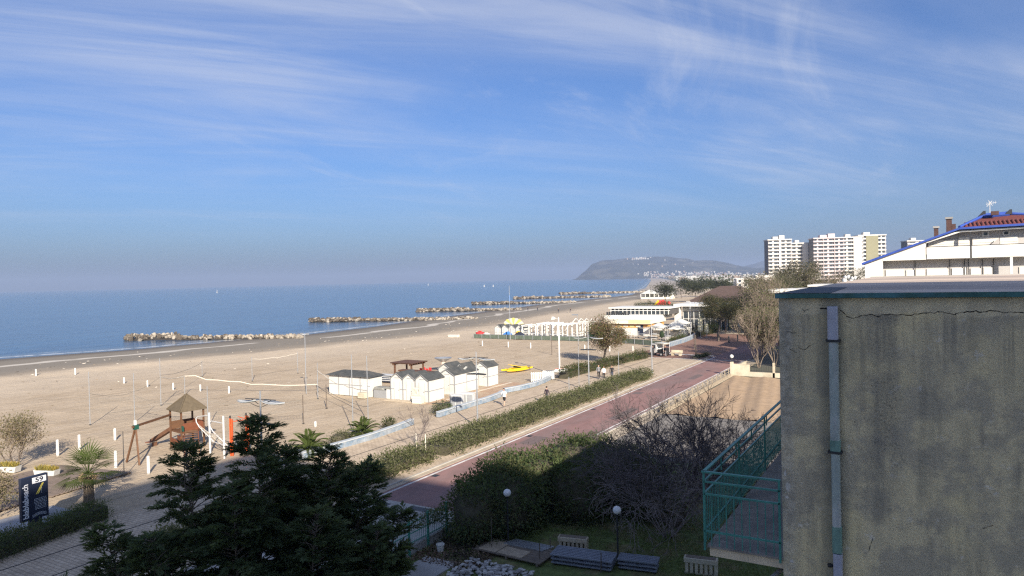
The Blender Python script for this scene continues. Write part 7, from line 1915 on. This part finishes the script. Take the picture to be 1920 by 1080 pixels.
pme = MB().box(-0.045, 0.045, -0.045, 0.045, 0.0, 1.72).mesh('post', M_fgreen)
for y in (15, 18.2, 21.4, 24.9, 26.3, 27.8): link('post', pme, t, (0.14, y - 24, 0))
t = thing('bucket', 'white plastic bucket standing at the foot of the dark bush', 'bucket', (-19.35, 25.95, 0.03))
MB().lathe([(0.13, 0), (0.18, 0.36), (0.195, 0.36), (0.195, 0.40), (0.17, 0.40), (0.12, 0.05)], n=14).build('body', M_white, t)
MB().path([(0.19, 0, 0.36), (0.14, 0.03, 0.50), (0, 0.04, 0.54), (-0.14, 0.03, 0.50), (-0.19, 0, 0.36)], 0.008, 5).build('handle', M_steel, t)
t = thing('timber_platform', 'low platform of pale plywood sheets and brown boards on the lawn', 'platform', (-16.2, 27.4, 0.05), R(-3))
M_ply = mat('plywood', (0.40, 0.33, 0.24), 0.85, 0.2, 3, 0.05, 30); M_oldboard = mat('old_board', (0.17, 0.14, 0.11), 0.9, 0.25, 4, 0.2, 30)
for q in range(7): MB().box(-1.75, 1.75, -0.80 + q * 0.235, -0.59 + q * 0.235, 0.12, 0.16).build('plank', M_oldboard, t)
for x in (-1.6, 0, 1.6): MB().box(x - 0.05, x + 0.05, -0.8, 0.8, 0, 0.118).build('joist', M_oldboard, t)
for x0, x1, y0, y1, a in ((-1.55, -0.62, -0.72, 0.55, 0), (-0.55, 0.75, -0.70, 0.10, 0)): MB().box(x0, x1, y0, y1, 0.163, 0.185).build('sheet', M_ply, t)
t = thing('slatted_stack', 'grey boards stacked on the plywood platform behind the thin rod', 'board stack', (-16.0, 28.1, 0.215))
for q in range(5): MB().box(-1.05 + 0.06 * q, 1.0 + 0.06 * q, -0.35 + q * 0.15, -0.23 + q * 0.15, 0, 0.05).build('board', M_steel, t)
for s in (-1, 1): MB().box(s * 0.8 - 0.04, s * 0.8 + 0.04, -0.36, 0.42, -0.05, -0.003).build('batten', M_oldboard, t)
M_slatgrey = mat('grey_blue_slat', (0.20, 0.22, 0.26), 0.55, 0.15, 4, 0.05, 30)
def slat_stack(loc, rz, w, d, label, n=7, h=0.42):
    t = thing('slatted_stack', label, 'slatted stack', loc, rz, 'slatted stacks on the garden edge')
    for lv in range(3):
        for q in range(n): MB().box(-w / 2 + 0.03 * lv, w / 2 - 0.02 * lv, -d / 2 + q * d / n, -d / 2 + q * d / n + d / n * 0.66, h - lv * 0.16 - 0.06, h - lv * 0.16).build('slat', M_slatgrey, t)
        for s in (-1, 0, 1): MB().box(s * w * 0.42 - 0.04, s * w * 0.42 + 0.04, -d / 2, d / 2, h - lv * 0.16 - 0.11, h - lv * 0.16 - 0.063).build('batten', M_dkmetal, t)
    for s in (-1, 1):
        for u in (-1, 1): MB().box(s * w * 0.45 - 0.03, s * w * 0.45 + 0.03, u * d * 0.42 - 0.03, u * d * 0.42 + 0.03, 0, h - 0.432 + 0.0).build('leg', M_dkmetal, t) if h > 0.45 else None
slat_stack((-12.95, 27.75, 0.06), R(8), 2.75, 1.15, 'stack of grey blue slatted sun beds right of the concrete bench', 7, 0.46)
slat_stack((-10.7, 28.4, 0.06), R(10), 1.7, 0.8, 'lower stack of grey slats right of the globe lamp post', 5, 0.44)
def conc_bench(loc, rz, label):
    t = thing('concrete_bench', label, 'bench', loc, rz, 'cream concrete planter benches')
    MB().box(-0.68, 0.68, -0.2, 0.2, 0.42, 0.62).build('trough', M_cream, t, bevel=0.02)
    MB().box(-0.6, 0.6, -0.14, 0.14, 0.621, 0.64).build('soil', M_oldboard, t)
    for q in range(7): MB().box(-0.62 + q * 0.195, -0.50 + q * 0.195, -0.17, 0.17, 0, 0.418).build('slat', M_cream, t)
    MB().box(-0.66, 0.66, -0.10, 0.17, -0.08, -0.003).build('base', M_cream, t)
conc_bench((-13.95, 28.75, 0.12), R(12), 'cream concrete planter bench behind the grey slatted stack')
conc_bench((-8.2, 29.0, 0.12), R(10), 'cream concrete planter bench at the bottom edge near the house corner')
for x, y, h, lab in ((-17.3, 27.1, 1.6, 'thin rusty rod standing upright at the plywood platform'), (-14.75, 27.0, 0.9, 'short dark stake at the corner of the plywood platform'), (-11.95, 27.25, 0.9, 'thin dark stake in front of the grey slatted stack'), (-14.9, 28.3, 0.7, 'short dark stake left of the concrete bench')):
    t = thing('garden_stake', lab, 'stake', (x, y, 0), group='stakes on the garden edge')
    MB().tube((0, 0, 0), (0.02, 0, h), 0.022 if h < 1 else 0.014, n=6).build('rod', M_bark, t); MB().lathe([(0.035, 0), (0.035, 0.04)], n=6).build('collar', M_dkmetal, t)
rr = random.Random(71)
mb = MB()
for k in range(420):
    V, F = ROCKS[rr.randrange(7)]; sc = rr.uniform(0.05, 0.15)
    x, y = rr.uniform(-17.6, -14.4), rr.uniform(23.6, 25.9)
    mx = Matrix.LocRotScale(Vector((x, y, 0.06 + rr.random() * 0.12)), None, Vector((sc, sc, sc * 0.7))) @ Matrix.Rotation(rr.uniform(0, 6), 4, 'Z')
    mb.add([tuple(mx @ Vector(v)) for v in V], F, rr.randrange(2))
tag(mb.build('stone_rubble', [mat('white_pebble', (0.46, 0.45, 0.42), 0.9, 0.25, 6), mat('grey_pebble', (0.26, 0.25, 0.24), 0.9, 0.25, 6)], fix=False), kind='stuff')
n = 2600
p = np.column_stack([rng.uniform(-20.2, -16.8, n), rng.uniform(24.6, 27.8, n), rng.uniform(0.05, 0.14, n)])
ax = np.column_stack([rng.normal(0, 1, n), rng.normal(0, 1, n), rng.normal(0, 0.25, n)])
tag(link('leaf_litter', leaf_mesh('leaf_litter', p, ax, 0.12, 0.07, [mat('dry_leaf', (0.13, 0.085, 0.055), 0.9), mat('dry_leaf_pale', (0.21, 0.16, 0.11), 0.9), mat('dry_leaf_dark', (0.06, 0.045, 0.035), 0.9)], rng)), kind='stuff')

# ================================================================== people
def person(label, loc, rz, pose, top, legs, shoe, hair, shorts=False, scale=1.0, skin=(0.50, 0.31, 0.22), hooded=False, long_sleeve=True, group=None):
    """one skinned body; materials by height, hair as a child"""
    t = thing('person', label, 'person', loc, rz, group)
    ls, as_, lean, knee, elbow = pose           # leg swing, arm swing, forward lean, knee bend of the rear leg, elbow bend
    V, E, RAD = [], [], []
    def add(p, r, par=None):
        V.append(p); RAD.append(r)
        if par is not None: E.append((par, len(V) - 1))
        return len(V) - 1
    pel = add((0, 0, 0.95), (0.15, 0.11)); w = add((0, -lean * 0.15, 1.10), (0.135, 0.10), pel); ch = add((0, -lean * 0.35, 1.30), (0.165, 0.115), w)
    nk0 = add((0, -lean * 0.5, 1.46), (0.075, 0.07), ch); nk = add((0, -lean * 0.56, 1.53), (0.052, 0.055), nk0); hd = add((0, -lean * 0.62 - 0.01, 1.62), (0.075, 0.09), nk); add((0, -lean * 0.62, 1.74), (0.06, 0.075), hd)
    hands = []; feet = []
    for s in (-1, 1):
        sw = ls * s
        hip = add((0.10 * s, 0, 0.90), (0.098, 0.10), pel)
        kx, ky, kz = 0.10 * s, -math.sin(sw) * 0.44, 0.92 - math.cos(sw) * 0.44
        kn = add((kx, ky - 0.02, kz), (0.062, 0.065), hip)
        bend = sw - (knee if sw < 0 else knee * 0.15)
        fx, fy, fz = kx, ky - math.sin(bend) * 0.42, kz - math.cos(bend) * 0.40
        an = add((fx, fy, fz), (0.042, 0.045), kn); add((fx, fy - 0.17, max(fz - 0.05, 0.03)), (0.036, 0.026), an)
        sh = add((0.175 * s, -lean * 0.42, 1.42), (0.062, 0.062), ch)
        aw = -as_ * s
        ex, ey, ez = 0.235 * s, -lean * 0.42 - math.sin(aw) * 0.28, 1.42 - math.cos(aw) * 0.28
        el = add((ex, ey, ez), (0.043, 0.043), sh)
        a2 = aw + elbow
        wx, wy, wz = 0.245 * s, ey - math.sin(a2) * 0.25, ez - math.cos(a2) * 0.25
        wr = add((wx, wy, wz), (0.029, 0.031), el)
        dv = Vector((0, -math.sin(a2), -math.cos(a2))); pm = Vector((wx, wy, wz)) + dv * 0.06
        pa = add(tuple(pm), (0.026, 0.036), wr); hands.append(pm)
        for q in range(4):
            off = Vector((0, math.cos(a2), -math.sin(a2))) * (-0.027 + q * 0.018)
            f1 = add(tuple(pm + off + dv * 0.045), (0.0095, 0.0095), pa); add(tuple(pm + off + dv * (0.085 - 0.008 * abs(q - 1.4)) + Vector((-0.014 * s, 0, 0))), (0.008, 0.008), f1)
        add(tuple(pm + Vector((-0.02 * s, -0.045 * math.cos(a2), 0.045 * math.sin(a2))) + dv * 0.025), (0.0095, 0.0095), pa)
    me = bpy.data.meshes.new('person_body'); me.from_pydata(V, E, []); me.update()
    ob = bpy.data.objects.new('body_tmp', me); COL.objects.link(ob)
    sk = ob.modifiers.new('skin', 'SKIN'); sk.use_smooth_shade = True
    for i, r_ in enumerate(RAD): me.skin_vertices[0].data[i].radius = r_
    me.skin_vertices[0].data[0].use_root = True
    sb = ob.modifiers.new('sub', 'SUBSURF'); sb.levels = 2; sb.render_levels = 2
    bpy.context.view_layer.update()
    bm_ = bpy.data.meshes.new_from_object(ob.evaluated_get(bpy.context.evaluated_depsgraph_get()))
    bpy.data.objects.remove(ob)
    bm_.materials.clear()
    for mt_ in (mat('skin_%d' % int(skin[0] * 100), skin, 0.6), top, legs, shoe): bm_.materials.append(mt_)
    hv = [Vector(h) for h in hands]; mi = []
    for pl in bm_.polygons:
        c = pl.center
        if c.z > 1.475: k = 0
        elif min((c - h).length for h in hv) < 0.11: k = 0
        elif abs(c.x) > 0.20 and c.z > 0.75: k = 1 if (long_sleeve or c.z > 1.20) else 0
        elif c.z > 0.93: k = 1
        elif c.z < 0.10: k = 3
        elif shorts and c.z < 0.55: k = 0
        else: k = 2
        mi.append(k)
    bm_.polygons.foreach_set('material_index', mi); bm_.polygons.foreach_set('use_smooth', [True] * len(mi)); bm_.update()
    body = link('body', bm_, t)
    hy = -lean * 0.62
    cap = [(0.035, 1.765 + 0.02), (0.072, 1.77), (0.098, 1.73), (0.104, 1.68), (0.096, 1.63)]
    vs = []; n = 12
    for r_, zz in cap[::-1]:
        for k in range(n):
            a = 2 * math.pi * k / n; front = max(0, -math.sin(a))
            vs.append((r_ * math.cos(a) * 0.86, hy + 0.012 + r_ * math.sin(a) * (1 - 0.06 * front), zz + (0.075 * front if zz < 1.70 else 0)))
    fs = [(j * n + k, j * n + (k + 1) % n, (j + 1) * n + (k + 1) % n, (j + 1) * n + k) for j in range(4) for k in range(n)] + [tuple(4 * n + k for k in range(n))]
    MB().add(vs, fs).build('hair', hair, t, smooth=True)
    MB().add([(-0.016, hy - 0.088, 1.62), (0.016, hy - 0.088, 1.62), (0, hy - 0.118, 1.625), (0, hy - 0.092, 1.67)], [(0, 1, 2), (1, 3, 2), (3, 0, 2)]).build('nose', bm_.materials[0], t)
    for s in (-1, 1):
        MB().box(s * 0.034 - 0.012, s * 0.034 + 0.012, hy - 0.094, hy - 0.086, 1.665, 1.678).build('eye', M_black, t)
        MB().box(s * 0.078 - 0.008, s * 0.078 + 0.008, hy - 0.02, hy + 0.015, 1.62, 1.68).build('ear', bm_.materials[0], t)
    MB().box(-0.024, 0.024, hy - 0.094, hy - 0.086, 1.583, 1.592).build('mouth', mat('lips', (0.30, 0.10, 0.09), 0.6), t)
    t.scale = (scale,) * 3
    return t
C_white = mat('white_shirt', (0.72, 0.72, 0.72), 0.85, 0.05, 8); C_black = mat('black_cloth', (0.025, 0.025, 0.028), 0.9); C_navy = mat('dark_plum_jacket', (0.045, 0.032, 0.045), 0.9)
C_grey = mat('grey_cloth', (0.20, 0.20, 0.215), 0.9, 0.1, 8); C_denim = mat('dark_denim', (0.05, 0.06, 0.09), 0.9); C_shoew = mat('white_shoe', (0.65, 0.65, 0.65), 0.6)
H_dark = mat('dark_hair', (0.02, 0.015, 0.012), 0.6); H_brown = mat('brown_hair', (0.07, 0.04, 0.022), 0.6)
person('jogger in a white shirt and black shorts running past the low blue wall', (-35.9, 59.2, 0.03), R(15), (0.55, 0.6, 0.16, 0.9, 1.3), C_white, C_black, C_shoew, H_dark, shorts=True, scale=1.0, long_sleeve=False)
person('lone walker in a dark plum jacket beside the long hedge', (-32.7, 62.1, 0.03), R(170), (0.30, 0.25, 0.03, 0.3, 0.15), C_navy, C_denim, C_black, H_dark, scale=0.97)
person('left of three walkers abreast, in dark clothes with a pale collar', (-34.7, 79.7, 0.03), R(20), (0.32, 0.3, 0.03, 0.3, 0.2), C_grey, C_black, C_shoew, H_dark, group='three walkers side by side')
person('middle of three walkers abreast, in a white top and black trousers', (-33.85, 79.3, 0.03), R(25), (-0.30, 0.2, 0.03, 0.3, 0.5), C_white, C_black, C_shoew, H_brown, scale=0.94, group='three walkers side by side')
person('right of three walkers abreast, in a black vest and dark jeans', (-33.0, 79.8, 0.03), R(15), (0.25, 0.3, 0.02, 0.3, 0.2), C_black, C_denim, C_shoew, H_dark, group='three walkers side by side')
person('person in black standing close to the white cart, on its left', (-36.4, 104.6, 0.03), R(40), (0.08, 0.08, 0.0, 0.0, 0.4), C_black, C_black, C_black, H_dark)
person('person in black leaning at the cargo end of the white cart', (-34.6, 105.3, 0.03), R(-60), (0.10, 0.1, 0.10, 0.1, 0.6), C_black, C_grey, C_black, H_brown)
for x, y, rz_, lab in ((-135.5, 243.0, 0.4, 'left of a far pair of strollers on the wet sand'), (-131.5, 243.6, 0.2, 'right of a far pair of strollers on the wet sand'), (-109.0, 226.5, 1.2, 'far figure in black on the sand behind the floodlight mast'), (-107.0, 305.0, 2.0, 'very far dark figure on the sand near the dark planting'), (-112.5, 224.0, 0.7, 'far sitting-height figure left of the lone one in black')):
    person(lab, (x, y, float(sand_z(np.array([x]), np.array([y]))[0])), rz_, (0.25, 0.2, 0.02, 0.3, 0.2), C_black, C_denim, C_black, H_dark, scale=1.0)
